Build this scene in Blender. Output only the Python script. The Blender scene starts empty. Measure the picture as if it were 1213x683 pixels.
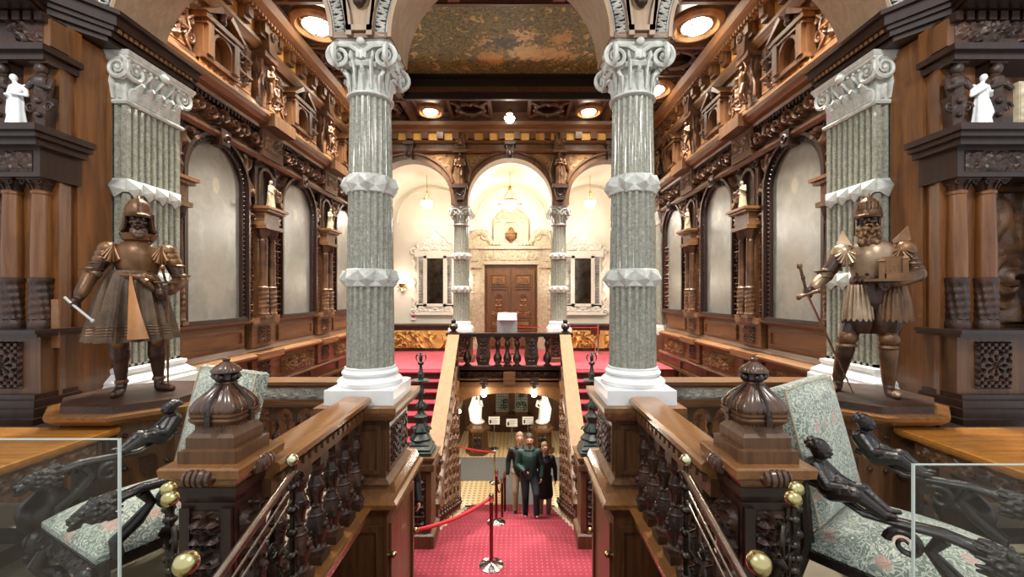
LW = 88; WORLD = 0.52; EXPO = 0.88; NEARFILL = 210
import bpy, bmesh, math, random
import numpy as np
from mathutils import Matrix, Vector
PI = math.pi
sc = bpy.context.scene
COL = sc.collection
rnd = random.Random(7)

# ---------------------------------------------------------------- mesh builder
class MB:
    def __init__(self, M=None):
        self.v = []; self.f = []; self.cuts = []; self.M = M or Matrix.Identity(4)
    def cut(self):
        """start a new piece: finish() makes every piece an object of its own"""
        self.cuts.append((len(self.v), len(self.f))); return self
    def add(self, vs, fs, M=None):
        T = self.M @ M if M is not None else self.M
        flip = T.to_3x3().determinant() < 0
        b = len(self.v)
        self.v += [tuple(T @ Vector(p)) for p in vs]
        if flip: self.f += [tuple(b+i for i in reversed(f)) for f in fs]
        else: self.f += [tuple(b+i for i in f) for f in fs]
        return self
    def box(self, x0, x1, y0, y1, z0, z1, M=None):
        x0, x1 = min(x0, x1), max(x0, x1); y0, y1 = min(y0, y1), max(y0, y1); z0, z1 = min(z0, z1), max(z0, z1)
        return self.add([(x0,y0,z0),(x1,y0,z0),(x1,y1,z0),(x0,y1,z0),(x0,y0,z1),(x1,y0,z1),(x1,y1,z1),(x0,y1,z1)],
                 [(0,3,2,1),(4,5,6,7),(0,1,5,4),(1,2,6,5),(2,3,7,6),(3,0,4,7)], M)
    def frus(self, cx, cy, levels, M=None):
        """stack of rectangles: levels = [(z, hx, hy)]"""
        vs = []; fs = []
        for z, hx, hy in levels:
            vs += [(cx-hx,cy-hy,z),(cx+hx,cy-hy,z),(cx+hx,cy+hy,z),(cx-hx,cy+hy,z)]
        n = len(levels)
        for k in range(n-1):
            for i in range(4):
                j = (i+1) % 4
                fs.append((4*k+i, 4*k+j, 4*k+4+j, 4*k+4+i))
        fs.append((3,2,1,0)); b = 4*(n-1); fs.append((b,b+1,b+2,b+3))
        return self.add(vs, fs, M)
    def ngon_stack(self, cx, cy, n, levels, rot=0, M=None, fn=None):
        vs = []; fs = []
        for z, r in levels:
            for i in range(n):
                a = rot + 2*PI*i/n
                rr = fn(a, z, r) if fn else r
                vs.append((cx+rr*math.cos(a), cy+rr*math.sin(a), z))
        m = len(levels)
        for k in range(m-1):
            for i in range(n):
                j = (i+1) % n
                fs.append((n*k+i, n*k+j, n*k+n+j, n*k+n+i))
        fs.append(tuple(reversed(range(n)))); fs.append(tuple(range(n*(m-1), n*m)))
        return self.add(vs, fs, M)
    def prism(self, poly, y0, y1, M=None):
        """poly in (x,z) extruded y0..y1"""
        n = len(poly)
        vs = [(p[0], y0, p[1]) for p in poly] + [(p[0], y1, p[1]) for p in poly]
        fs = [tuple(range(n)), tuple(reversed(range(n, 2*n)))]
        for i in range(n):
            j = (i+1) % n; fs.append((i, n+i, n+j, j))
        A = sum(poly[i][0]*poly[(i+1)%n][1]-poly[(i+1)%n][0]*poly[i][1] for i in range(n))
        if (A < 0) != (y1 < y0): fs = [tuple(reversed(f)) for f in fs]
        return self.add(vs, fs, M)
    def mold(self, prof, u0, u1, M=None):
        """profile in (y,z) extruded along x u0..u1"""
        n = len(prof)
        vs = [(u0, p[0], p[1]) for p in prof] + [(u1, p[0], p[1]) for p in prof]
        fs = [tuple(reversed(range(n))), tuple(range(n, 2*n))]
        for i in range(n):
            j = (i+1) % n; fs.append((i, j, n+j, n+i))
        A = sum(prof[i][0]*prof[(i+1)%n][1]-prof[(i+1)%n][0]*prof[i][1] for i in range(n))
        if A < 0: fs = [tuple(reversed(f)) for f in fs]
        return self.add(vs, fs, M)
    def lathe(self, prof, c=(0,0,0), n=20, M=None, fn=None, cap=True):
        vs = []; fs = []
        for r, z in prof:
            for i in range(n):
                a = 2*PI*i/n
                rr = r*fn(a, z) if fn else r
                vs.append((c[0]+rr*math.cos(a), c[1]+rr*math.sin(a), c[2]+z))
        m = len(prof)
        for k in range(m-1):
            for i in range(n):
                j = (i+1) % n
                fs.append((n*k+i, n*k+j, n*k+n+j, n*k+n+i))
        if cap:
            fs.append(tuple(reversed(range(n)))); fs.append(tuple(range(n*(m-1), n*m)))
        if prof[-1][1] < prof[0][1]: fs = [tuple(reversed(f)) for f in fs]
        return self.add(vs, fs, M)
    def tube(self, pts, r, n=8, M=None, closed=False, flat=1.0):
        pts = [Vector(p) for p in pts]; m = len(pts)
        rs = r if isinstance(r, (list, tuple)) else [r]*m
        vs = []; fs = []; up = None
        for i, p in enumerate(pts):
            if closed: t = pts[(i+1) % m]-pts[i-1]
            else: t = pts[min(i+1, m-1)]-pts[max(i-1, 0)]
            if t.length < 1e-9: t = Vector((0,0,1))
            t.normalize()
            if up is None:
                up = Vector((0,0,1)) if abs(t.z) < .9 else Vector((1,0,0))
            a = t.cross(up)
            if a.length < 1e-6: a = t.orthogonal()
            a.normalize(); b = a.cross(t); b.normalize(); up = b
            for k in range(n):
                an = 2*PI*k/n
                vs.append(p + a*(rs[i]*math.cos(an)) + b*(rs[i]*flat*math.sin(an)))
        L = m if closed else m-1
        for i in range(L):
            i2 = (i+1) % m
            for k in range(n):
                j = (k+1) % n
                fs.append((n*i+j, n*i+k, n*i2+k, n*i2+j))
        if not closed:
            fs.append(tuple(range(n))); fs.append(tuple(reversed(range(n*(m-1), n*m))))
        return self.add(vs, fs, M)
    def ball(self, c, r, nu=12, nv=8, M=None):
        if not isinstance(r, (list, tuple)): r = (r, r, r)
        vs = [(c[0], c[1], c[2]-r[2])]
        for j in range(1, nv):
            ph = -PI/2+PI*j/nv
            for i in range(nu):
                a = 2*PI*i/nu
                vs.append((c[0]+r[0]*math.cos(ph)*math.cos(a), c[1]+r[1]*math.cos(ph)*math.sin(a), c[2]+r[2]*math.sin(ph)))
        vs.append((c[0], c[1], c[2]+r[2])); t = len(vs)-1
        fs = [(0, 1+(i+1) % nu, 1+i) for i in range(nu)]
        for j in range(nv-2):
            for i in range(nu):
                k = (i+1) % nu
                fs.append((1+j*nu+i, 1+j*nu+k, 1+(j+1)*nu+k, 1+(j+1)*nu+i))
        b = 1+(nv-2)*nu
        fs += [(b+i, b+(i+1) % nu, t) for i in range(nu)]
        return self.add(vs, fs, M)
    def capsule(self, a, b, ra, rb, n=10):
        a = Vector(a); b = Vector(b); d = b-a; L = d.length
        if L < 1e-6: return self.ball(a, ra)
        q = d.to_track_quat('Z', 'Y').to_matrix().to_4x4()
        prof = []
        for k in range(0, 4): 
            t = -PI/2+PI/2*(k+.15)/3.6; prof.append((ra*math.cos(t), ra*math.sin(t)))
        for k in range(0, 4):
            t = PI/2*(k)/3.6; prof.append((rb*math.cos(t), L+rb*math.sin(t)))
        return self.lathe(prof, n=n, M=Matrix.Translation(a) @ q)
    def spiral(self, c, R, w, turns=1.6, th=.02, start=0, sgn=1, M=None, n=26, taper=.25):
        """scroll tube in xz-plane of M, c=(x,y,z)"""
        pts = []; rs = []
        for i in range(n):
            t = i/(n-1); a = start+sgn*turns*2*PI*t; r = R*(1-t)**.9+.12*R
            pts.append((c[0]+r*math.cos(a), c[1], c[2]+r*math.sin(a))); rs.append(w*(1-(1-taper)*t))
        return self.tube(pts, rs, 6, M)
    def arch(self, cu, vs_, r0, r1, y0, y1, vb=None, n=24, a0=0, a1=PI, M=None, ell=1.0):
        """arch ring in xz extruded y0..y1 with straight legs down to vb"""
        inn = []; out = []
        if vb is not None: inn.append((cu+r0, vb)); out.append((cu+r1, vb))
        for i in range(n+1):
            a = a0+(a1-a0)*i/n
            inn.append((cu+r0*math.cos(a), vs_+r0*ell*math.sin(a))); out.append((cu+r1*math.cos(a), vs_+(r0*ell+(r1-r0))*math.sin(a)))
        if vb is not None: inn.append((cu-r0, vb)); out.append((cu-r1, vb))
        m = len(inn); v = []
        for y in (y0, y1):
            v += [(p[0], y, p[1]) for p in inn] + [(p[0], y, p[1]) for p in out]
        f = []
        for i in range(m-1):
            f.append((i, i+1, m+i+1, m+i)); f.append((2*m+i, 3*m+i, 3*m+i+1, 2*m+i+1))
            f.append((i, 2*m+i, 2*m+i+1, i+1)); f.append((m+i, m+i+1, 3*m+i+1, 3*m+i))
        f.append((0, m, 3*m, 2*m)); f.append((m-1, 3*m-1, 4*m-1, 2*m-1))
        if y1 > y0: f = [tuple(reversed(q)) for q in f]
        return self.add(v, f, M)
    def archwall(self, u0, u1, vtop, arches, vbot, y0, y1, n=24, M=None):
        x = u0
        for cu, r, vs_ in sorted(arches):
            if cu-r > x+1e-4: self.box(x, cu-r, y0, y1, vbot, vtop, M)
            top = []
            for i in range(n+1):
                a = PI-PI*i/n; top.append((cu+r*math.cos(a), vs_+r*math.sin(a)))
            v = []; m = n+1
            for y in (y0, y1):
                v += [(p[0], y, p[1]) for p in top] + [(p[0], y, vtop) for p in top]
            f = []
            for i in range(n):
                f.append((i, i+1, m+i+1, m+i)); f.append((2*m+i, 3*m+i, 3*m+i+1, 2*m+i+1))
                f.append((i, 2*m+i, 2*m+i+1, i+1)); f.append((m+i, m+i+1, 3*m+i+1, 3*m+i))
            if y1 < y0: f = [tuple(reversed(q)) for q in f]
            self.add(v, f, M); x = cu+r
        if u1 > x+1e-4: self.box(x, u1, y0, y1, vbot, vtop, M)
        return self
    def relief(self, u0, u1, v0, v1, y0, depth, seed=0, cell=.012, style='foliate', mirror=True, M=None, mask=None, maxn=150):
        w = u1-u0; h = v1-v0
        nx = max(6, min(maxn*3, int(w/cell))); nz = max(6, min(maxn, int(h/cell)))
        U, V = np.meshgrid(np.linspace(0, w, nx+1), np.linspace(0, h, nz+1))
        H = rfield(U, V, w, h, seed, style, mirror)
        e = np.minimum(np.minimum(U, w-U), np.minimum(V, h-V)); H = H*np.clip(e/(cell*1.5), 0, 1)
        Y = y0+.004+depth*H
        vs = [(u0+U[j, i], Y[j, i], v0+V[j, i]) for j in range(nz+1) for i in range(nx+1)]
        fs = []
        for j in range(nz):
            for i in range(nx):
                if mask and not mask(u0+(i+.5)*w/nx, v0+(j+.5)*h/nz): continue
                a = j*(nx+1)+i; fs.append((a+1, a, a+nx+1, a+nx+2))
        return self.add(vs, fs, M)
    def finish(self, name, mat, parent=None, label=None, smooth=True, angle=38, world=True, mods=None):
        if self.cuts:
            cs = [(0, 0)]+self.cuts+[(len(self.v), len(self.f))]; r = None
            for (v0, f0), (v1, f1) in zip(cs, cs[1:]):
                if f1 <= f0: continue
                q = MB(); q.v = self.v[v0:v1]; q.f = [tuple(i-v0 for i in f) for f in self.f[f0:f1]]
                r = q.finish(name, mat, parent, label, smooth, angle, world)
            return r
        v = self.v
        if parent is not None and world and parent.name in WMI:
            T = WMI[parent.name]; v = [tuple(T @ Vector(p)) for p in v]
        me = bpy.data.meshes.new(name); me.from_pydata(v, [], self.f); me.update()
        if mat is not None: me.materials.append(mat)
        if name in ('cornice', 'dado_rail', 'upper_moulding', 'frieze', 'handrail', 'entablature', 'architrave', 'frame', 'surround', 'broken_pediment', 'arch_moulding'): angle = 14
        if smooth:
            me.polygons.foreach_set('use_smooth', [True]*len(me.polygons)); me.set_sharp_from_angle(angle=math.radians(angle))
        o = bpy.data.objects.new(name, me); COL.objects.link(o)
        if parent is not None:
            o.parent = parent
            if parent.name in WMI: WMI[o.name] = WMI[parent.name]
        if label: o['label'] = label
        return o

def rfield(U, V, w, h, seed, style, mirror):
    r = np.random.RandomState(seed+11)
    H = np.zeros_like(U); m = min(w, h)
    def sp(cx, cy, R, n, k, ph, s=1):
        nonlocal H
        def one(cx, s):
            d = np.hypot(U-cx, V-cy)/R; th = np.arctan2(V-cy, (U-cx)*s)
            val = np.clip(1.15-d, 0, 1)**.35*(d < 1.15)*(.5+.5*np.cos(n*th+k*d+ph))**.8
            return np.where(d < .16, 1.0, val)
        H = np.maximum(H, one(cx, s))
        if mirror: H = np.maximum(H, one(w-cx, -s))
    if style == 'foliate':
        N = int(np.clip(w*h/(m*m)*7, 8, 70))
        for i in range(N):
            cx = r.uniform(0, w/2 if mirror else w); cy = r.uniform(0, h)
            sp(cx, cy, m*r.uniform(.16, .34), r.randint(1, 4), r.uniform(5, 9), r.uniform(0, 6.28))
    elif style == 'scroll':
        P = h*.8; n = max(1, round(w/P)); P = w/n
        for i in range(n):
            cx = P*(i+.5); sg = 1 if i % 2 else -1
            d = np.hypot(U-cx, V-h/2)/(P*.5); th = np.arctan2((V-h/2)*sg, U-cx)
            H = np.maximum(H, (d < 1)*(.5+.5*np.cos(th-9*d))**.8)
            d2 = np.hypot(U-cx-P/2, V-h*(.78 if i % 2 else .22))/(P*.25)
            H = np.maximum(H, (d2 < 1)*(.5+.5*np.cos(4*np.arctan2(V-h*.5, U-cx-P/2)+6*d2)))
    elif style == 'lattice':
        P = m/5; a = (U-w/2)/P; b = (V-h/2)/P
        H = np.maximum(.5+.5*np.cos(2*PI*a)*np.cos(2*PI*b), 0)
        d = np.hypot(a, b); th = np.arctan2(b, a)
        H = np.where(d < 2.2, .5+.5*np.cos(8*th)*np.cos(d*3.0), H)
        H = (H > .45)*.8+.2*H
    elif style == 'candelabra':
        P = w*1.3; n = max(1, round(h/P)); P = h/n
        for i in range(n):
            cy = P*(i+.5); 
            sp(w*.24, cy+P*.18, w*.26, 1, 8, r.uniform(0, 6.28), 1)
            sp(w*.28, cy-P*.25, w*.22, 2, 7, r.uniform(0, 6.28), -1)
        x = np.abs(U-w/2); prof = w*(.07+.06*np.cos(2*PI*V/P*2)+.03*np.cos(2*PI*V/P*5))
        H = np.maximum(H, np.clip(1.2-x/prof, 0, 1))
    elif style == 'guilloche':
        P = h; ph = U/P*PI
        for s in (1, -1):
            y = h/2+s*h*.32*np.sin(ph); H = np.maximum(H, np.exp(-((V-y)/(h*.1))**2))
        H = np.maximum(H, (np.minimum(V, h-V) < h*.08)*.8)
    elif style == 'eggs':
        P = h; a = (U/P) % 1-.5; H = np.clip(1-np.hypot(a/.4, (V/h-.5)/.5), 0, 1)**.5
    elif style == 'figures':
        n = max(1, round(w/(h*.75)))
        for i in range(n):
            cx = w*(i+.5)/n+r.uniform(-.1, .1)*h; t = r.uniform(-.5, .5)
            X = U-cx-(V-h*.4)*t
            H = np.maximum(H, np.clip(1.1-np.hypot(X/(h*.14), (V-h*.45)/(h*.28)), 0, 1)**.5)
            H = np.maximum(H, np.clip(1.1-np.hypot(X/(h*.08), (V-h*.82)/(h*.1)), 0, 1)**.5)
            for s in (-1, 1):
                A = np.abs((X*s-h*.12)-(V-h*.55)*r.uniform(-.8, 1.6)); H = np.maximum(H, .75*np.clip(1.3-A/(h*.05), 0, 1)*(np.abs(V-h*.6) < h*.2)*(X*s > 0)*(X*s < h*.35))
                A = np.abs((X*s-h*.08)+(V-h*.2)*r.uniform(-.2, .7)); H = np.maximum(H, .8*np.clip(1.3-A/(h*.07), 0, 1)*(V < h*.3))
        for i in range(n*4): sp(r.uniform(0, w/2), r.uniform(0, h), h*r.uniform(.1, .2), 2, 6, r.uniform(0, 6.28))
    return np.clip(H, 0, 1)

WMI = {}
def thing(name, label, cat, loc=(0,0,0), rz=0, group=None):
    o = bpy.data.objects.new(name, None); COL.objects.link(o); o.location = loc; o.rotation_euler = (0, 0, rz)
    o.empty_display_size = .1
    WMI[o.name] = (Matrix.Translation(loc) @ Matrix.Rotation(rz, 4, 'Z')).inverted()
    o['label'] = label; o['category'] = cat
    if group: o['group'] = group
    return o
def tag(o, label, cat, group=None, kind=None):
    o['label'] = label; o['category'] = cat
    if group: o['group'] = group
    if kind: o['kind'] = kind
    return o
def struct(o, label=None, cat=None):
    o['kind'] = 'structure'
    if label: o['label'] = label
    if cat: o['category'] = cat
    return o
def empty_struct(name, label=None, cat=None):
    o = bpy.data.objects.new(name, None); COL.objects.link(o); o['kind'] = 'structure'
    WMI[o.name] = Matrix.Identity(4)
    if label: o['label'] = label
    if cat: o['category'] = cat
    return o
def dup(root, loc=None, rz=None, label=None, scale=None):
    r = root.copy(); COL.objects.link(r)
    if loc is not None: r.location = loc
    if rz is not None: r.rotation_euler = (0, 0, rz)
    if scale is not None: r.scale = scale if isinstance(scale, tuple) else (scale,)*3
    if label: r['label'] = label
    for ch in list(root.children):
        c = ch.copy(); COL.objects.link(c); c.parent = r
        for g in ch.children:
            d = g.copy(); COL.objects.link(d); d.parent = c
    return r

# ---------------------------------------------------------------- blobs -> one continuous skin
def blob(mb, name, mat, parent=None, voxel=.01, smooth=2, label=None, world=True, deform=None):
    v = mb.v
    if parent is not None and world and parent.name in WMI:
        T = WMI[parent.name]; v = [tuple(T @ Vector(p)) for p in v]
    me = bpy.data.meshes.new(name+'_src'); me.from_pydata(v, [], mb.f); me.update()
    o = bpy.data.objects.new(name+'_src', me); COL.objects.link(o)
    m = o.modifiers.new('r', 'REMESH'); m.mode = 'VOXEL'; m.voxel_size = voxel
    if smooth:
        s = o.modifiers.new('s', 'SMOOTH'); s.factor = .5; s.iterations = smooth
    dg = bpy.context.evaluated_depsgraph_get()
    me2 = bpy.data.meshes.new_from_object(o.evaluated_get(dg))
    bpy.data.objects.remove(o); bpy.data.meshes.remove(me)
    me2.name = name; me2.materials.clear(); me2.materials.append(mat)
    if deform:
        for vv in me2.vertices: vv.co = deform(vv.co)
    me2.polygons.foreach_set('use_smooth', [True]*len(me2.polygons))
    r = bpy.data.objects.new(name, me2); COL.objects.link(r)
    if parent is not None:
        r.parent = parent
        if parent.name in WMI: WMI[r.name] = WMI[parent.name]
    if label: r['label'] = label
    return r

# ---------------------------------------------------------------- materials
def lin(c):
    if isinstance(c, str):
        c = [int(c[i:i+2], 16)/255 for i in (0, 2, 4)]
    return tuple(((x/12.92) if x <= .04045 else ((x+.055)/1.055)**2.4) for x in c)+(1,)
class NT:
    def __init__(self, name):
        self.m = bpy.data.materials.new(name); self.m.use_nodes = True
        self.t = self.m.node_tree; self.p = self.t.nodes['Principled BSDF']; self.out = self.t.nodes['Material Output']
    def n(self, typ, **kw):
        x = self.t.nodes.new(typ)
        for k, v in kw.items():
            if hasattr(x, k): setattr(x, k, v)
            else: x.inputs[k].default_value = v
        return x
    def l(self, a, b): self.t.links.new(a, b)
    def ramp(self, fac, stops, interp='LINEAR'):
        r = self.n('ShaderNodeValToRGB'); r.color_ramp.interpolation = interp
        e = r.color_ramp.elements
        while len(e) < len(stops): e.new(.5)
        for q, (p, c) in zip(e, stops): q.position = p; q.color = c
        self.l(fac, r.inputs[0]); return r.outputs[0]
    def coord(self, scale=(1,1,1), kind='Object'):
        tc = self.n('ShaderNodeTexCoord'); mp = self.n('ShaderNodeMapping'); mp.inputs['Scale'].default_value = scale
        self.l(tc.outputs[kind], mp.inputs[0]); return mp.outputs[0]
    def noise(self, vec, scale, detail=4, rough=.55, dist=0):
        x = self.n('ShaderNodeTexNoise'); x.inputs['Scale'].default_value = scale; x.inputs['Detail'].default_value = detail
        x.inputs['Roughness'].default_value = rough; x.inputs['Distortion'].default_value = dist
        if vec is not None: self.l(vec, x.inputs['Vector'])
        return x.outputs['Fac']
    def math(self, op, a, b=None, c=None):
        x = self.n('ShaderNodeMath'); x.operation = op
        for i, q in enumerate((a, b, c)):
            if q is None: continue
            if isinstance(q, (int, float)): x.inputs[i].default_value = q
            else: self.l(q, x.inputs[i])
        return x.outputs[0]
    def mix(self, fac, a, b):
        x = self.n('ShaderNodeMix'); x.data_type = 'RGBA'
        if isinstance(fac, (int, float)): x.inputs[0].default_value = fac
        else: self.l(fac, x.inputs[0])
        for q, i in ((a, 6), (b, 7)):
            if isinstance(q, tuple): x.inputs[i].default_value = q
            else: self.l(q, x.inputs[i])
        return x.outputs[2]
    def bump(self, h, strength=.3, dist=.01):
        b = self.n('ShaderNodeBump'); b.inputs['Strength'].default_value = strength; b.inputs['Distance'].default_value = dist
        self.l(h, b.inputs['Height']); self.l(b.outputs[0], self.p.inputs['Normal'])
    def set(self, **kw):
        for k, v in kw.items(): self.p.inputs[k.replace('_', ' ')].default_value = v
        return self
def wood(name, a, b, rough=.42, axis='z', coat=.12, sc_=1.0, bump=.25):
    t = NT(name); s = {'x': (.5, 6, 6), 'y': (6, .5, 6), 'z': (6, 6, .5)}[axis]
    v = t.coord(tuple(q*sc_ for q in s)); f = t.noise(v, 3.2, 7, .62, .6)
    g = t.noise(t.coord((1.1, 1.1, 1.1)), 1.6, 3)
    c = t.ramp(f, [(.25, lin(a)), (.75, lin(b))])
    c2 = t.mix(t.math('MULTIPLY', g, .45), c, lin(a))
    t.l(c2, t.p.inputs['Base Color']); t.set(Roughness=rough, Coat_Weight=coat, Coat_Roughness=.2)
    t.bump(f, bump, .004); return t.m
def carved(name, a, b, rough=.38, scale=26, strength=.5):
    """carved wood: fine chisel relief on top of the modelled relief"""
    t = NT(name); v = t.coord(); f = t.noise(v, scale, 5, .6, 1.2)
    c = t.ramp(t.noise(v, 5, 5), [(.3, lin(a)), (.7, lin(b))]); t.l(c, t.p.inputs['Base Color'])
    t.set(Roughness=rough+.05, Coat_Weight=.12, Coat_Roughness=.3); t.bump(f, strength, .012); return t.m
def metal(name, c, rough=.3, c2=None, scale=8, bump=0.0):
    t = NT(name); t.set(Metallic=1.0, Roughness=rough)
    if c2:
        f = t.noise(t.coord(), scale, 5); t.l(t.ramp(f, [(.35, lin(c)), (.65, lin(c2))]), t.p.inputs['Base Color'])
        if bump: t.bump(f, bump, .004)
    else: t.set(Base_Color=lin(c))
    return t.m
def plain(name, c, rough=.6, var=None, scale=6, bump=0.0):
    t = NT(name); t.set(Roughness=rough)
    f = t.noise(t.coord(), scale, 5); t.l(t.ramp(f, [(.3, lin(c)), (.7, lin(var or c))]), t.p.inputs['Base Color'])
    if bump: t.bump(f, bump, .003)
    return t.m
def glow(name, c, strength):
    t = NT(name); t.set(Base_Color=lin(c), Emission_Color=lin(c), Emission_Strength=strength); return t.m

M = {}
M['wood'] = wood('oak_panelling', '3b2415', '7f5733')
M['woodh'] = wood('oak_long_boards', '523520', 'a37549', axis='y')
M['woodx'] = wood('oak_cross_boards', '432a18', '86603a', axis='x')
M['panel'] = wood('pale_oak_field', '6f4a28', 'a3754a', axis='y')
M['dark'] = wood('dark_walnut', '1c100c', '3b2419', rough=.34)
M['red'] = wood('reddish_mahogany', '38160f', '6e3423', rough=.28)
M['gold'] = wood('golden_oak_top', '96662f', 'c9945a', rough=.25, axis='y', coat=.5)
M['table'] = wood('orange_table_oak', '9a5f22', 'cf8e3f', rough=.22, axis='x', coat=.6)
M['greyw'] = carved('grey_waxed_carving', '6c6b66', 'b9b7ae', strength=.2)
M['archw'] = wood('pale_honey_arch_wood', '96693a', 'c4965c', axis='x')
M['pier'] = wood('grey_beige_pier_wood', '7b6450', 'ab8f70', axis='z')
M['reveal'] = wood('russet_boards', '4a2912', '94602f', rough=.36, coat=.2)
M['rib'] = wood('turned_polished_walnut', '2f1c13', '6d4a33', rough=.25, coat=.5)
M['railp'] = wood('pale_worn_oak_rail', '6b4e2b', '8f6d42', rough=.6, axis='y', coat=0)
M['rail'] = wood('handrail_oak', '6b4423', '9c6d3d', rough=.22, axis='y', coat=.6)
M['carv'] = carved('carved_oak', '35221a', '7d5839')
M['carvd'] = carved('carved_dark_oak', '1d120c', '4a2e1f')
M['carvm'] = carved('carved_mid_oak', '6b4526', 'a67744')
M['carvg'] = carved('gilded_carving', 'a5793a', 'e0b468', rough=.35)
M['spand'] = carved('honey_oak_carving', '5c4124', 'a0763f', rough=.6)
M['doorw'] = wood('carved_door_oak', '5a3a20', '986b3e')
M['inlay'] = plain('yellow_maple_inlay', 'd09a45', .5, 'e2b05c', 9)
M['ceil'] = wood('ceiling_oak', '38231a', '6e4b33')
M['white'] = plain('white_marble', 'dfe3e4', .25, 'f1f3f3', 5)
M['plaster'] = plain('warm_white_plaster', 'e2ddca', .8, 'ebe6d6', 2)
M['cream'] = plain('cream_stone', 'ab9b7b', .55, 'd3c7ac', 14, .35)
M['whitecarv'] = plain('white_carved_frame', 'd9d6c4', .45, 'f7f4e8', 40, .6)
def m_marble(name, a, b, c, scale=1.0):
    t = NT(name); v = t.coord((scale, scale, scale))
    f = t.noise(v, 26, 8, .7, .4); g = t.noise(v, 90, 4, .7)
    x = t.ramp(f, [(.30, lin(a)), (.5, lin(b)), (.72, lin(c))]); y = t.ramp(g, [(.38, lin('7f847b')), (.5, lin('ffffff'))])
    mx = t.n('ShaderNodeMix'); mx.data_type = 'RGBA'; mx.blend_type = 'MULTIPLY'; mx.inputs[0].default_value = .55
    t.l(x, mx.inputs[6]); t.l(y, mx.inputs[7]); t.l(mx.outputs[2], t.p.inputs['Base Color'])
    t.set(Roughness=.18, Coat_Weight=.3); return t.m
M['marble'] = m_marble('grey_green_marble', '77776b', '949487', 'b0b0a2')
M['capital'] = plain('pale_grey_carved_stone', 'a9aba3', .45, 'cccec8', 18, .25)
M['brass'] = metal('polished_brass', 'd6cc98', .25, 'c2b077', 12)
M['silver'] = metal('worn_pale_brass', 'd9d6b0', .25)
M['steel'] = metal('chrome_steel', 'd4d4d6', .12)
M['iron'] = metal('blackened_iron', '4d473f', .38, '2a2723', 30, .3)
M['ironb'] = metal('bronzed_rod', 'a59485', .25, '8b7b6e', 9)
M['bronze'] = carved('statue_walnut_bronze', '3a2416', '86603c', rough=.3, scale=40, strength=.25)
M['bronze'].node_tree.nodes['Principled BSDF'].inputs['Metallic'].default_value = .45
M['ochre'] = carved('ochre_polished_panel', '8a5420', 'c08038', rough=.3, scale=20, strength=.1)
M['skirt'] = carved('statue_woven_skirt', '2c1f17', '6f5943', rough=.4, scale=60, strength=.5)
M['skirt'].node_tree.nodes['Principled BSDF'].inputs['Metallic'].default_value = .3
M['bronzed'] = carved('statue_dark_bronze', '24150f', '4a2f20', rough=.3, scale=40, strength=.3)
M['bronzed'].node_tree.nodes['Principled BSDF'].inputs['Metallic'].default_value = .3
M['bronzel'] = carved('statue_polished_bronze', '6b523c', 'b39a7e', rough=.3, scale=22, strength=.15)
M['bronzel'].node_tree.nodes['Principled BSDF'].inputs['Metallic'].default_value = .55
M['ebony'] = carved('ebonised_chair_wood', '0e0b0a', '2a201a', rough=.22, scale=34, strength=.3)
M['green_iron'] = carved('dark_green_cast_metal', '10201c', '2c3c34', rough=.3, scale=40, strength=.35)
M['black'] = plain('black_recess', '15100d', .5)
M['bulb'] = glow('lamp_glass_lit', 'fff6e2', 14)
M['globe'] = glow('frosted_globe_lit', 'fff2d4', 7)
def m_carpet(name, a, b, dot):
    t = NT(name); v = t.coord()
    vo = t.n('ShaderNodeTexVoronoi'); vo.voronoi_dimensions = '2D'; vo.inputs['Scale'].default_value = 14; vo.inputs['Randomness'].default_value = .0
    t.l(v, vo.inputs['Vector'])
    d = t.ramp(vo.outputs['Distance'], [(.12, (1,1,1,1)), (.2, (0,0,0,1))])
    base = t.ramp(t.noise(v, 3, 4), [(.3, lin(a)), (.7, lin(b))])
    t.l(t.mix(t.math('MULTIPLY', d, .55), base, lin(dot)), t.p.inputs['Base Color'])
    t.set(Roughness=.95); t.bump(t.noise(v, 260, 2), .4, .004); return t.m
M['carpet'] = m_carpet('red_stair_carpet', '7d2130', '8d2e3d', 'b06a70')
M['carpet2'] = plain('red_gallery_carpet', '9d3843', .95, 'aa4852', 3)
M['tread'] = plain('red_tread_carpet', '82202f', .95, '932e3b', 4)
M['stone'] = plain('beige_floor_stone', '857c6b', .35, 'a0967f', 3)
M['greymat'] = plain('grey_runner_mat', '6f7376', .9, '7d8184', 30)
def m_tile():
    t = NT('patterned_cream_tiles'); v = t.coord()
    vo = t.n('ShaderNodeTexVoronoi'); vo.voronoi_dimensions = '2D'; vo.inputs['Scale'].default_value = 7; vo.inputs['Randomness'].default_value = 0
    t.l(v, vo.inputs['Vector'])
    ck = t.n('ShaderNodeTexChecker'); ck.inputs['Scale'].default_value = 7; t.l(v, ck.inputs['Vector'])
    d = t.ramp(vo.outputs['Distance'], [(.28, lin('c9a44f')), (.36, lin('efe3bb')), (.62, lin('efe3bb')), (.68, lin('b08d45'))])
    t.l(d, t.p.inputs['Base Color']); t.set(Roughness=.3); return t.m
M['tile'] = m_tile()
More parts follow.
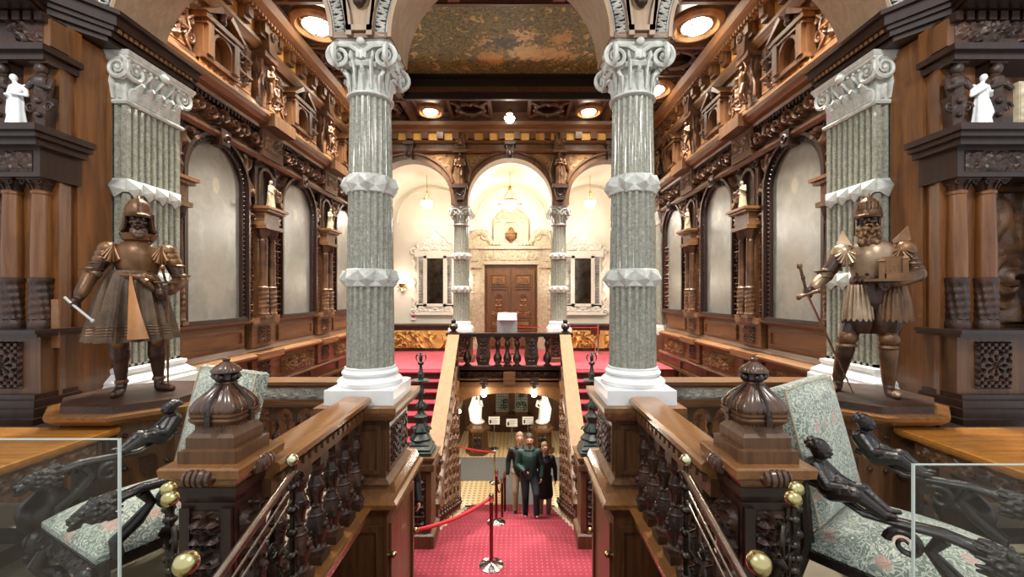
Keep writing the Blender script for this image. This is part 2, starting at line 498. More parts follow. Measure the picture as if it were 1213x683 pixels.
def m_damask():
    t = NT('green_floral_damask'); v = t.coord()
    n1 = t.noise(v, 9, 2, .5); w = t.n('ShaderNodeTexNoise'); w.inputs['Scale'].default_value = 16; w.inputs['Detail'].default_value = 1.5
    w.inputs['Distortion'].default_value = 2.2; t.l(v, w.inputs['Vector'])
    st = t.math('SINE', t.math('MULTIPLY', w.outputs['Fac'], 28))
    c = t.ramp(st, [(.0, lin('77857a')), (.26, lin('9ba69a')), (.42, lin('dedccb')), (.72, lin('e4e1d0')), (.9, lin('a9b2a3'))])
    vo = t.n('ShaderNodeTexVoronoi'); vo.inputs['Scale'].default_value = 8; t.l(v, vo.inputs['Vector'])
    fl = t.ramp(vo.outputs['Distance'], [(.22, (1,1,1,1)), (.34, (0,0,0,1))])
    pick = t.ramp(vo.outputs['Color'], [(.55, (0,0,0,1)), (.6, (1,1,1,1))])
    c2 = t.mix(t.math('MULTIPLY', t.math('MULTIPLY', fl, pick), .7), c, lin('c99a8c'))
    t.l(c2, t.p.inputs['Base Color']); t.set(Roughness=.8, Sheen_Weight=.3); t.bump(st, .25, .004); return t.m
M['damask'] = m_damask()
def m_canvas(name, seed, tint):
    """old varnished full-length portrait, with a pale glare haze painted into its colours"""
    t = NT(name); tc = t.n('ShaderNodeTexCoord'); sp = t.n('ShaderNodeSeparateXYZ'); t.l(tc.outputs['UV'], sp.inputs[0])
    u, v = sp.outputs[0], sp.outputs[1]
    def ell(cx, cy, rx, ry):
        a = t.math('POWER', t.math('DIVIDE', t.math('SUBTRACT', u, cx), rx), 2.0)
        b = t.math('POWER', t.math('DIVIDE', t.math('SUBTRACT', v, cy), ry), 2.0)
        return t.ramp(t.math('SQRT', t.math('ADD', a, b)), [(.75, (1,1,1,1)), (1.0, (0,0,0,1))])
    mp = t.n('ShaderNodeMapping'); mp.inputs['Location'].default_value = (seed*3.1, seed*1.7, 0); mp.inputs['Scale'].default_value = (1, 2.2, 1)
    t.l(tc.outputs['UV'], mp.inputs[0])
    bg = t.ramp(t.noise(mp.outputs[0], 5, 7, .65, .8), [(.25, lin('474a47')), (.5, lin('676965')), (.78, lin('858680'))])  # flat greys stand in for glare washing out the canvas
    c = t.mix(t.math('MULTIPLY', ell(.5+.04*math.sin(seed), .46, .24, .27), .4), bg, lin('4a4945'))
    c = t.mix(t.math('MULTIPLY', ell(.5, .25, .3, .22), .28), c, lin('80745f'))
    c = t.mix(t.math('MULTIPLY', ell(.5+.04*math.sin(seed), .765, .075, .05), .38), c, lin('b9a88c'))
    c = t.mix(t.math('MULTIPLY', ell(.28, .5, .05, .05), .15), c, lin('b3a287'))
    c = t.mix(.12, c, lin(tint))
    t.l(c, t.p.inputs['Base Color']); t.set(Roughness=.33, Coat_Weight=1.0, Coat_Roughness=.3, Specular_IOR_Level=.8)
    t.bump(t.noise(mp.outputs[0], 60, 4), .15, .004)
    return t.m
def m_mural():
    t = NT('ceiling_mural_paint'); v = t.coord(); n = t.noise(v, 5.5, 7, .66, .7); n2 = t.noise(v, 8.5, 6, .65, .8)
    c = t.ramp(n, [(.3, lin('171a13')), (.4, lin('3d4a2a')), (.46, lin('8a8344')), (.51, lin('2c3d33')), (.57, lin('62683a')), (.64, lin('c9b06a'))])
    sp = t.n('ShaderNodeSeparateXYZ'); tc = t.n('ShaderNodeTexCoord'); t.l(tc.outputs['Object'], sp.inputs[0])
    wx = t.math('ADD', sp.outputs[0], t.math('MULTIPLY_ADD', t.noise(v, 5, 4, .7), 1.1, -.55)); wy = t.math('ADD', sp.outputs[1], t.math('MULTIPLY_ADD', t.noise(t.coord((1.3, .9, 1)), 6, 4, .7), 1.1, -.55))
    def ell(cx, cy, rx, ry):
        a = t.math('POWER', t.math('DIVIDE', t.math('SUBTRACT', wx, cx), rx), 2.0)
        b = t.math('POWER', t.math('DIVIDE', t.math('SUBTRACT', wy, cy), ry), 2.0)
        return t.ramp(t.math('SQRT', t.math('ADD', a, b)), [(.7, (1,1,1,1)), (1.0, (0,0,0,1))])
    for (x, y, rx, ry, col) in ((-.35, .75, .3, .3, 'bd954c'), (.35, .55, .4, .35, 'cfb678'), (.95, .6, .5, .25, 'c0a068'), (.3, .05, .16, .16, 'd6be88'), (-.5, .2, .16, .14, 'c9a86a'), (1.0, .1, .3, .2, 'b89a5e'), (-.1, .25, .4, .15, '26343a')):
        m = t.math('MULTIPLY', ell(x, y, rx, ry), t.math('MULTIPLY', n2, 1.7)); c = t.mix(m, c, lin(col))
    c = t.mix(t.math('MULTIPLY', n2, .15), c, lin('9a8038'))
    t.l(c, t.p.inputs['Base Color']); t.set(Roughness=.6); return t.m
M['mural'] = m_mural()
def m_glass():
    t = NT('clear_acrylic'); tr = t.n('ShaderNodeBsdfTransparent'); tr.inputs[0].default_value = (.95, .97, .96, 1)
    gl = t.n('ShaderNodeBsdfGlossy'); gl.inputs['Roughness'].default_value = .03; fr = t.n('ShaderNodeLayerWeight'); fr.inputs[0].default_value = .5
    fac = t.math('ADD', t.math('MULTIPLY', t.math('POWER', fr.outputs['Facing'], 4.0), .5), .03)
    mx = t.n('ShaderNodeMixShader'); t.l(fac, mx.inputs[0]); t.l(tr.outputs[0], mx.inputs[1]); t.l(gl.outputs[0], mx.inputs[2]); t.l(mx.outputs[0], t.out.inputs[0]); return t.m
M['glass'] = m_glass()
M['edge'] = plain('acrylic_bright_edge', 'c9d6cf', .2)
M['mirror'] = metal('mirror_glass', 'cfcfc8', .04)
M['smoky'] = metal('smoky_mirror', '8d7f6e', .12, '5b4d40', 5)
M['rope'] = plain('red_velvet_rope', 'c01522', .7, 'd2202c')
M['postred'] = metal('dark_red_metal_post', '7c4a48', .2)
M['paper'] = plain('white_sign_board', 'f2f2ee', .5)
M['grey'] = plain('grey_board', '9aa0a2', .5)
M['ink'] = plain('printed_ink', '3a3a3a', .6)
M['skin'] = plain('skin', 'b98468', .5, 'c8957a', 12)
M['hair'] = plain('dark_brown_hair', '2a1c14', .6, '3c2a1e', 60, .4)
M['hairl'] = plain('light_brown_hair', '6b5340', .6, '8a6f56', 60, .4)
M['jacket'] = plain('dark_green_jacket', '16302c', .6, '203e38', 8, .3)
M['jacketk'] = plain('black_padded_jacket', '101214', .5, '1c2022', 8, .3)
M['trousers'] = plain('navy_trousers', '14161f', .8, '20232e', 10, .3)
M['khaki'] = plain('beige_trousers', 'a49375', .8, 'b5a588', 10, .2)
M['shoe'] = plain('black_shoe_leather', '0d0d0f', .35)
M['sole'] = plain('white_shoe_sole', 'c9c9c4', .6)
M['wrought'] = plain('dark_wrought_grille', '22241f', .5)
M['frost'] = plain('frosted_door_glass', '8f9c94', .25, 'b9c4ba', 30)

# wall frames: local (u, n, v) -> world
def frame_left(x=-4.0): return Matrix(((0,1,0,x),(1,0,0,0),(0,0,1,0),(0,0,0,1)))
def frame_right(x=4.0): return Matrix(((0,-1,0,x),(1,0,0,0),(0,0,1,0),(0,0,0,1)))
def frame_front(y): return Matrix(((1,0,0,0),(0,-1,0,y),(0,0,1,0),(0,0,0,1)))
SIDE = {-1: ('left', frame_left()), 1: ('right', frame_right())}
ORD = ['first', 'second', 'third', 'fourth', 'fifth', 'sixth', 'seventh']
# ================================================================ SETTING
CY = 4.0      # plane of the near columns
FY = 10.9     # far arcade
# ---- floors
b = MB(); b.box(-6.6, -1.36, -2.2, 4.75, -.25, 0); b.box(1.36, 6.6, -2.2, 4.75, -.25, 0); b.box(-1.36, 1.36, -2.2, .95, -.25, 0)
struct(b.finish('floor', M['stone'], smooth=False), 'pale beige stone floor of the near gallery under the chairs and tables', 'floor')
fg = MB(); fg.box(-3.98, 3.98, 9.82, 13.9, -.3, 0)
o = struct(fg.finish('floor', M['red'], smooth=False), 'upper gallery floor covered in red carpet before the carved door', 'floor')
c = MB(); c.box(-3.9, 3.9, 9.8, 13.85, 0, .012); c.finish('carpet', M['carpet2'], o, world=False, label='flat red carpet')
fl = MB(); fl.box(-4.0, 4.0, .95, 6.3, -2.15, -1.912)
o = struct(fl.finish('floor', M['red'], smooth=False), 'middle stair landing with dotted red carpet', 'floor')
c = MB(); c.box(-3.0, 3.0, .97, 6.3, -1.912, -1.9); c.finish('carpet', M['carpet'], o, world=False, label='red carpet with small pale dots')
g = MB(); g.box(-4.0, 4.0, 10.2, 17.2, -4.0, -3.77)
o = struct(g.finish('floor', M['tile'], smooth=False), 'cream and ochre patterned tile floor of the lower hall', 'floor')
r = MB(); r.box(-2.6, 2.6, 12.35, 14.1, -3.77, -3.755); r.box(-.25, .75, 10.9, 12.35, -3.77, -3.755)
r.finish('floor_mat', M['greymat'], o, world=False, label='grey runner mat')
# ---- stair flights
ST0, ST1, NST = 6.1, 9.8, 12
def flight_z(y): return -1.9 + (y-ST0)/(ST1-ST0)*1.9
for s in (-1, 1):
    nm = 'left' if s < 0 else 'right'
    t = thing('stair_flight', 'upper stair flight with red treads rising on the %s side of the well' % nm, 'stairs', (s*2.6, ST0, -1.9), group='upper stair flights')
    b = MB(); tr = MB(); x0, x1 = s*1.32, s*3.05; nz = MB()
    for k in range(NST):
        y = ST0+k*(ST1-ST0)/NST; z = -1.9+(k+1)*1.9/NST; d = (ST1-ST0)/NST
        b.box(x0, x1, y, ST1, z-1.9/NST, z-.02)
        tr.box(x0+s*.12, x1-s*.15, y-.02, y+d+.01, z-.025, z)
        tr.box(x0+s*.12, x1-s*.15, y-.012, y, z-.045, z-.02)
        nz.box(x0+s*.12, x1-s*.15, y-.028, y-.012, z-.03, z-.018)
    b.finish('steps', M['dark'], t, smooth=False); tr.finish('carpet', M['tread'], t, smooth=False); nz.finish('nosing', M['black'], t, smooth=False)
t = thing('stair_flight', 'lower stair flight carpeted in red going down to the entrance hall', 'stairs', (0, 6.3, -1.9))
b = MB(); tr = MB(); NL = 11; d = (10.9-6.3)/NL
for k in range(NL):
    y = 6.3+k*d; z = -1.9-(k+1)*1.87/NL
    hw = 1.19
    b.box(-hw, hw, y, y+d, -4, z); tr.box(-1.12+.01*k, 1.12-.01*k, y, y+d+.015, z, z+.015); tr.box(-1.12+.01*k, 1.12-.01*k, y-.0, y+.014, z, z+.17)
b.finish('steps', M['cream'], t, smooth=False, label='pale stone steps'); tr.finish('carpet', M['carpet'], t, smooth=False, label='red carpet with small pale dots')

# ---- long side walls with their panelling
BAY = [5.61, 7.72, 9.86]; PIL = [4.62, 6.66, 8.79, 10.72]
for s, (nm, F) in SIDE.items():
    b = MB(F); b.box(4.05, 13.9, -.3, 0, -4, 6.7)
    W = struct(b.finish('wall_'+nm, M['wood'], smooth=False), 'long %s wall of the hall, oak panelling from stair to ceiling' % nm, 'wall')
    WMI[W.name] = Matrix.Identity(4)
    b = MB(F); b.mold([(0,.76),(.16,.76),(.2,.8),(.2,.83),(.14,.86),(0,.88)], 4.3, FY); b.mold([(0,1.31),(.07,1.31),(.12,1.345),(.12,1.37),(.05,1.4),(0,1.4)], 4.3, FY)
    b.mold([(0,.26),(.08,.26),(.1,.3),(.06,.34),(0,.34)], 4.3, FY); b.mold([(0,.88),(.06,.88),(.03,.95),(0,.95)], 4.3, FY)
    b.finish('dado_rail', M['woodh'], W)
    # wainscot fields
    for i, cy in enumerate(BAY):
        b = MB(F); b.box(cy-.66, cy+.66, 0, .03, .95, 1.31)
        for (a0, a1, c0, c1) in ((cy-.6, cy+.6, 1.2, 1.25), (cy-.6, cy+.6, .99, 1.04), (cy-.6, cy-.55, 1.04, 1.2), (cy+.55, cy+.6, 1.04, 1.2)): b.box(a0, a1, .03, .065, c0, c1)
        p = b.finish('wainscot_panel', M['woodh'], W); q = MB(F); q.box(cy-.55, cy+.55, .03, .042, 1.04, 1.2); q.finish('panel_field', M['panel'], p, world=False)
        b = MB(F); b.box(cy-.7, cy+.7, 0, .05, .34, .76); p = b.finish('lower_panel', M['woodh'], W)
        q = MB(F); q.relief(cy-.52, cy+.52, .4, .68, .05, .09, seed=i*7+3, style='foliate', cell=.01); q.finish('carving', M['carvm'], p, world=False)
    for i, cy in enumerate(PIL[1:3]):
        for (z0, z1) in ((.95, 1.31), (.36, .74)):
            b = MB(F); b.box(cy-.3, cy+.3, 0, .09, z0, z1); pass
            p = b.finish('pilaster_base_panel', M['woodh'], W)
            q = MB(F); q.relief(cy-.14, cy+.14, z0+.05, z1-.05, .09, .035, seed=i+40, style='lattice', cell=.008); q.finish('carving', M['carv'], p, world=False)
        b = MB(F); b.box(cy-.33, cy+.33, 0, .15, 1.31, 1.4); b.box(cy-.33, cy+.33, 0, .24, .76, .86); b.finish('dado_break', M['woodh'], W)
    b = MB(F)
    for k in range(5): b.box(4.4+k*1.3, 4.44+k*1.3, 0, .04, -1.9, .26)
    b.box(4.3, FY, 0, .05, -.02, .05); b.finish('lower_board', M['woodh'], W)
    # frieze + cornice
    b = MB(F); b.box(4.3, FY, 0, .12, 3.92, 4.42); b.mold([(0,3.86),(.16,3.86),(.2,3.9),(.2,3.94),(.12,3.98),(0,3.98)], 4.3, FY)
    b.finish('frieze', M['wood'], W)
    b = MB(F); b.relief(4.35, FY, 4.0, 4.27, .12, .13, seed=5, style='scroll', cell=.014, mirror=False, maxn=160); b.finish('frieze_carving', M['carv'], W)
    b = MB(F)
    y = 4.35
    while y < FY: b.box(y, y+.035, .12, .19, 4.28, 4.335); y += .07
    b.finish('dentil_course', M['dark'], W)
    b = MB(F); b.mold([(0,4.34),(.2,4.34),(.22,4.38),(.3,4.4),(.36,4.45),(.38,4.5),(.38,4.53),(.0,4.56)], 4.3, FY)
    b.finish('cornice', M['woodh'], W)
    # blocks of the frieze over pilasters
    for i, cy in enumerate(PIL[1:]):
        b = MB(F); b.box(cy-.28, cy+.28, .1, .24, 3.92, 4.35); b.box(cy-.3, cy+.3, .1, .44, 4.36, 4.55); p = b.finish('frieze_block', M['wood'], W)
        q = MB(F); q.relief(cy-.22, cy+.22, 4.02, 4.28, .24, .03, seed=77+i, style='foliate'); q.finish('carving', M['carv'], p, world=False)
    # upper tier field, base band, top mould
    b = MB(F); b.box(4.3, FY, 0, .06, 4.56, 4.82); b.relief(4.3, FY, 4.6, 4.78, .06, .035, seed=9, style='foliate', mirror=False, cell=.02); b.finish('upper_plinth', M['carv'], W)
    b = MB(F); b.mold([(0,5.62),(.06,5.62),(.1,5.68),(.14,5.72),(.14,5.78),(0,5.8)], 4.3, FY); b.mold([(0,6.0),(.2,6.0),(.26,6.06),(.4,6.1),(.46,6.2),(0,6.2)], 4.3, FY)
    b.finish('upper_moulding', M['woodh'], W)
    b = MB(F); b.box(4.3, FY, .0, .1, 5.8, 6.0); b.finish('inlay_band', M['inlay'], W)
    b = MB(F); y = 4.4
    while y < FY-.1: b.prism([(y, 5.8), (y+.17, 5.8), (y+.17, 6.0), (y, 6.0)], .1, .2); b.box(y+.03, y+.14, .2, .25, 5.86, 6.0); y += .4
    b.finish('modillion_row', M['wood'], W)
    b = MB(F); y = 4.35
    while y < FY: b.box(y, y+.04, .2, .3, 6.0, 6.05); y += .08
    b.finish('dentil_course', M['woodh'], W)
    # upper tier fields in maple with bricks
    for i, cy in enumerate(BAY):
        for d_ in (-1, 1):
            b = MB(F); b.box(cy+d_*.62-.2, cy+d_*.62+.2, 0, .03, 4.86, 5.55); p = b.finish('maple_field', M['carvg'] if 0 else M['panel'], W)
            q = MB(F); q.relief(cy+d_*.62-.17, cy+d_*.62+.17, 4.9, 5.5, .03, .06, seed=i*3+d_+20, style='candelabra', cell=.014); q.finish('carving', M['carv'], p, world=False)
    # end of wall: spandrels around the arched pictures
    for i, cy in enumerate(BAY):
        zc = 3.28
        b = MB(F); b.relief(cy-.78, cy+.78, 2.9, 3.86, .02, .13, seed=31+i, style='foliate', cell=.014,
                 mask=lambda u, v, cy=cy: (v > zc and math.hypot(u-cy, v-zc) > .6) or (v <= zc and abs(u-cy) > .6))
        b.finish('spandrel_carving', M['carv'], W)
    for cy in PIL[1:]:
        for d_ in (-1, 1):
            b = MB(F); b.relief(cy+d_*.36-.09, cy+d_*.36+.09, 1.45, 3.0, .02, .1, seed=int(cy*10)+d_, style='candelabra', cell=.013); b.finish('strip_carving', M['carv'], W)

# ---- far arcade
b = MB(frame_front(FY+.35))
b.archwall(-4.0, 4.0, 6.2, [(-2.62, 1.1, 4.25), (0, 1.14, 4.25), (2.62, 1.1, 4.25)], 4.12, 0, .35, n=28)
WB = struct(b.finish('wall_back', M['wood']), 'oak arcade wall with three round arches below the coffered ceiling', 'wall'); WMI[WB.name] = Matrix.Identity(4)
Ff = frame_front(FY)
b = MB(Ff)
for cu, r in ((-2.62, 1.1), (0, 1.14), (2.62, 1.1)):
    b.arch(cu, 4.25, r-.03, r+.1, -.35, .05, 4.14, 30); b.arch(cu, 4.25, r+.1, r+.15, 0, .09, 4.14, 30)
b.finish('arch_moulding', M['wood'], WB)
b = MB(Ff)
mask = lambda u, v: all(math.hypot(u-cu, v-4.25) > r+.15 for cu, r in ((-2.62, 1.1), (0, 1.14), (2.62, 1.1)))
b.relief(-3.9, 3.9, 4.5, 5.5, .01, .05, seed=3, style='foliate', cell=.022, mask=mask, maxn=80); b.finish('spandrel_carving', M['spand'], WB)
b = MB(Ff); b.mold([(0,5.48),(.1,5.48),(.14,5.52),(.14,5.56),(0,5.6)], -4, 4); b.mold([(0,5.74),(.06,5.74),(.12,5.8),(0,5.82)], -4, 4); b.mold([(0,6.0),(.16,6.0),(.2,6.06),(.34,6.12),(.36,6.2),(0,6.2)], -4, 4)
b.finish('upper_moulding', M['woodx'], WB)
b = MB(Ff); b.box(-4, 4, 0, .08, 5.82, 6.0); b.finish('inlay_band', M['inlay'], WB)
b = MB(Ff); x = -3.9
while x < 3.8: b.box(x, x+.17, .08, .18, 5.82, 6.0); x += .4
b.finish('modillion_row', M['wood'], WB)
for cu in (-2.62, 0, 2.62):
    b = MB(Ff); pass
    b.prism([(cu-.07, 5.3), (cu+.07, 5.3), (cu+.12, 5.72), (cu-.12, 5.72)], 0, .2); b.ball((cu, .2, 5.42), (.07, .06, .09)); b.box(cu-.14, cu+.14, 0, .24, 5.66, 5.74)
    b.spiral((cu, .21, 5.6), .06, .02); b.finish('keystone', M['carvd'], WB)
for cu in (-1.3, 1.3):
    b = MB(Ff); b.box(cu-.16, cu+.16, 0, .06, 4.14, 5.5); b.box(cu-.2, cu+.2, -.35, .1, 4.1, 4.2)
    b.relief(cu-.14, cu+.14, 5.5, 5.98, .1, .06, seed=4, style='foliate'); b.finish('pier_panel', M['carv'], WB)
# ---- back room
b = MB(); b.box(-4.3, 4.3, 13.6, 13.9, -.3, 6.2)
w = struct(b.finish('wall_rear', M['plaster'], smooth=False), 'bright cream plaster wall behind the far arches', 'wall')
for cu in (-2.62, 0, 2.62):
    b = MB(frame_front(13.6)); b.arch(cu, 4.15, 1.1, 1.16, 0, .05, 2.2 if 0 else None, 28); b.finish('wall_arch_band', M['plaster'], w, world=False)
b = MB(frame_front(13.6)); b.mold([(0,0),(.04,0),(.04,.16),(0,.18)], -4, 4); b.finish('skirting', M['cream'], w, world=False)
b = MB()
for cu in (-2.62, 0, 2.62):
    n = 20; vs = []; fs = []
    R = 1.2 if cu else 1.22
    for i in range(n+1):
        a = PI*i/n
        for y in (11.25, 13.6): vs.append((cu+1.31*math.cos(a), y, 4.2+R*math.sin(a)))
    for i in range(n): fs.append((2*i, 2*i+1, 2*i+3, 2*i+2))
    b.add(vs, fs)
o = struct(b.finish('ceiling', M['plaster']), 'white barrel vaults of the room behind the arches', 'ceiling')
b = MB()
for cu in (-1.31, 1.31): b.box(cu-.03, cu+.03, 11.25, 13.6, 4.12, 4.25); b.prism([(cu-.16, 4.15), (cu+.16, 4.15), (cu+.06, 3.85), (cu-.06, 3.85)], 13.4, 13.6)
b.finish('vault_corbel', M['plaster'], o, world=False)

# ---- coffered ceiling
b = MB()
HX, H0, H1 = 2.5, 6.4, 9.35
b.box(-4, -HX, 3.6, FY+.35, 6.45, 6.6); b.box(HX, 4, 3.6, FY+.35, 6.45, 6.6); b.box(-HX, HX, 3.6, H0, 6.45, 6.6); b.box(-HX, HX, H1, FY+.35, 6.45, 6.6)
CE = struct(b.finish('ceiling', M['dark'], smooth=False), 'deeply coffered dark oak ceiling of the hall', 'ceiling'); WMI[CE.name] = Matrix.Identity(4)
def beam(b, x0, x1, y0, y1):
    b.box(x0, x1, y0, y1, 6.24, 6.45)
    if abs(x1-x0) < abs(y1-y0): b.box(x0-.05, x1+.05, y0, y1, 6.34, 6.45); b.box(x0+.04, x1-.04, y0, y1, 6.2, 6.24)
    else: b.box(x0, x1, y0-.05, y1+.05, 6.34, 6.45); b.box(x0, x1, y0+.04, y1-.04, 6.2, 6.24)
b = MB()
for s in (-1, 1):
    beam(b, s*2.45-.1, s*2.45+.1, 3.6, FY); beam(b, s*3.85-.1, s*3.85+.1, 3.6, FY)
for y in (5.3, 6.3, 7.45, 8.4, 9.5, FY-.1):
    for s in (-1, 1): beam(b, min(s*2.5, s*3.9), max(s*2.5, s*3.9), y-.07, y+.07)
beam(b, -2.5, 2.5, H0-.12, H0+.02); beam(b, -2.5, 2.5, H1, H1+.14); beam(b, -2.5, 2.5, FY-.25, FY)
for x in (-1.45, -.48, .48, 1.45): b.box(x-.04, x+.04, H1, FY, 6.28, 6.45)
b.finish('beam_grid', M['ceil'], CE, smooth=False)
def oval(cx, cy, rx, ry, oct_=False):
    b = MB(); n = 8 if oct_ else 28; pts = []
    for k in range(n): a = 2*PI*(k+.5)/n; pts.append((cx+rx*math.cos(a), cy+ry*math.sin(a), 6.3))
    b.tube(pts, .05, 6, closed=True); b.tube([(p[0]+(p[0]-cx)*.12, p[1]+(p[1]-cy)*.12, 6.36) for p in pts], .04, 6, closed=True)
    for k in range(4):
        a = PI/4+PI/2*k; b.box(-.035, .035, 0, .3, 6.26, 6.36, M=Matrix.Translation((cx+rx*.95*math.cos(a), cy+ry*.95*math.sin(a), 0)) @ Matrix.Rotation(a-PI/2, 4, 'Z'))
    for k in range(4):
        a = PI/2*k; b.ball((cx+rx*math.cos(a), cy+ry*math.sin(a), 6.27), (.06, .06, .05), 8, 6)
    b.finish('coffer_ring', M['ceil'], CE)
for s in (-1, 1):
    for y in (5.8, 8.0, 10.2): oval(s*3.16, y, .42, .32)
for x in (-.95, .95): oval(x, 10.1, .33, .3, True)
for x in (-1.6, 0, 1.6): oval(x, 5.85, .5, .3)
b = MB(); 
for x in (-.8, .8): b.prism([(x-.14, 6.45), (x+.14, 6.45), (x+.09, 6.22), (x-.09, 6.22)], 5.5, 6.35); b.cut()
b.finish('ceiling_bracket', M['carv'], CE)
b = MB(); b.box(-HX, HX, H1, H1+.04, 6.45, 6.95); b.box(-HX, HX, H0-.04, H0, 6.45, 6.95); b.box(-HX-.04, -HX, H0, H1, 6.45, 6.95); b.box(HX, HX+.04, H0, H1, 6.45, 6.95)
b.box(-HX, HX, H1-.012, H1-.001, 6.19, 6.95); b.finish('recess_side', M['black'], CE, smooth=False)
t = thing('ceiling_mural', 'dark green and gold painted ceiling mural sunk in a black recess', 'mural', (0, 7.9, 6.7))
b = MB(); b.box(-2.4, 2.4, H0, 9.3, 6.72, 6.8); b.finish('painting', M['mural'], t, smooth=False, label='old oil painting with pale figures and dark foliage')
b = MB()
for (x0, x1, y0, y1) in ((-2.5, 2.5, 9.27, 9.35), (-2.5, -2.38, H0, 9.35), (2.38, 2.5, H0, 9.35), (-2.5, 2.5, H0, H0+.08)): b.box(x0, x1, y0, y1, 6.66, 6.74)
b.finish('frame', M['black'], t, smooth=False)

# ---- front arcade wall carried by the grey columns
Fc = frame_front(4.28)
b = MB(Fc); AR = [(-2.53, 1.0, 4.08), (0, 1.0, 4.08), (2.53, 1.0, 4.08)]
b.archwall(-3.53, 3.53, 6.6, AR, 4.075, 0, .53, 30)
b.box(-7, -3.93, 0, .33, 0, 6.6); b.box(3.93, 7, 0, .33, 0, 6.6); b.box(-3.95, -3.53, 0, .53, 4.28, 6.6); b.box(3.53, 3.95, 0, .53, 4.28, 6.6)
WF = struct(b.finish('wall_front', M['archw']), 'front arcade wall with three arches springing from grey columns', 'wall'); WMI[WF.name] = Matrix.Identity(4)
Fp = frame_front(3.75)
for i, (cu, r, zz) in enumerate(AR):
    b = MB(Fp); b.arch(cu, zz, r-.015, r+.02, -.53, .03, None, 36); b.arch(cu, zz, r+.15, r+.2, 0, .06, None, 36); b.finish('arch_moulding', M['pier'], WF)
    # guilloche archivolt on the front face: a serpentine ribbon between two beads
    pts = []; n = 58
    for k in range(n):
        a0 = PI*(k+.5)/n; da = PI/n*.3
        for q in ((0, -da), (.5, -da), (1, -da*.3), (1, da*.3), (.5, da), (0, da))[:: 1 if k % 2 else 1]:
            u = q[0] if k % 2 else 1-q[0]; rr = r+.045+.08*u; pts.append((cu+rr*math.cos(a0+q[1]), .02, zz+rr*math.sin(a0+q[1])))
    b = MB(Fp); b.tube(pts, .0125, 6)
    for rr in (r+.03, r+.14): b.tube([(cu+rr*math.cos(PI*k/60), .015, zz+rr*math.sin(PI*k/60)) for k in range(61)], .009, 6)
    p = b.finish('guilloche_band', M['greyw'], WF)
    b = MB(Fp); b.arch(cu, zz, r+.02, r+.15, 0, .006, None, 40); b.finish('band_ground', M['dark'], p, world=False)
for cu in (-1.265, 1.265):
    b = MB(Fp); b.prism([(cu-.13, 4.12), (cu+.13, 4.12), (cu+.2, 4.9), (cu-.2, 4.9)], 0, .025); p = b.finish('pier_panel', M['pier'], WF)
    for q in ([(cu-.12, 4.14), (cu-.09, 4.14), (cu-.17, 4.9), (cu-.2, 4.9)], [(cu+.09, 4.14), (cu+.12, 4.14), (cu+.2, 4.9), (cu+.17, 4.9)], [(cu-.12, 4.12), (cu+.12, 4.12), (cu+.12, 4.17), (cu-.12, 4.17)]):
        bb = MB(Fp); bb.prism(q, .02, .06); bb.finish('panel_bead', M['pier'], p, world=False)
    b = MB(Fp); b.box(cu-.13, cu+.13, 0, .16, 4.5, 4.56); b.prism([(cu-.1, 4.5), (cu+.1, 4.5), (cu+.05, 4.38), (cu-.05, 4.38)], 0, .12); b.ball((cu, .06, 4.37), (.05, .05, .04)); b.box(cu-.1, cu+.1, 0, .12, 4.56, 4.7)
    b.finish('corbel', M['carvd'], WF)
    b = MB(Fp); b.box(cu-.24, cu+.24, -.53, .03, 4.07, 4.12); b.finish('impost_block', M['woodx'], WF)
# side bays beside the pilasters + cornice returns
for s, (nm, F) in SIDE.items():
    t = empty_struct('trim_'+nm, 'heavy dark oak cornice and boarded reveal beside the %s grey pilaster' % nm, 'cornice')
    b = MB(); 
    pl = [(s*3.5, 4.66), (s*3.5, 3.72), (s*3.74, 3.42), (s*3.62, 3.14), (s*5.6, 3.14), (s*5.6, 3.9), (s*4.0, 3.9), (s*4.0, 4.66)]
    def poly(b, pts, z0, z1, off=0):
        n = len(pts); c_ = Vector((s*4.4, 3.9)); P = []
        for p in pts:
            v = Vector(p); P.append(v+(v-c_).normalized()*off)
        vs = [(p[0], p[1], z0) for p in P]+[(p[0], p[1], z1) for p in P]
        fs = [tuple(range(n)), tuple(range(n, 2*n))]+[(i, (i+1) % n, n+(i+1) % n, n+i) for i in range(n)]
        b.add(vs, fs)
    for z0, z1, off in ((4.04, 4.08, -.04), (4.08, 4.13, 0), (4.13, 4.17, .03), (4.17, 4.26, .06), (4.26, 4.3, .1)): poly(b, pl, z0, z1, off)
    b.finish('cornice', M['dark'], t, smooth=False)
    b = MB(F); y = 3.75
    while y < 4.62: b.box(y, y+.03, .5, .54, 4.13, 4.165); y += .055
    b.finish('dentil_course', M['woodh'], t, smooth=False)
    b = MB(); pr = [(s*3.98, 3.97), (s*3.93, 3.95), (s*3.83, 3.7), (s*3.74, 3.66), (s*3.68, 3.46), (s*3.98, 3.46)]
    poly(b, pr, 0, 4.05); b.finish('reveal_board', M['reveal'], t, smooth=False)
    b = MB(); poly(b, pr[:5]+[(s*3.98, 3.46)], 2.97, 3.01, .03); b.finish('reveal_ledge', M['dark'], t, smooth=False)
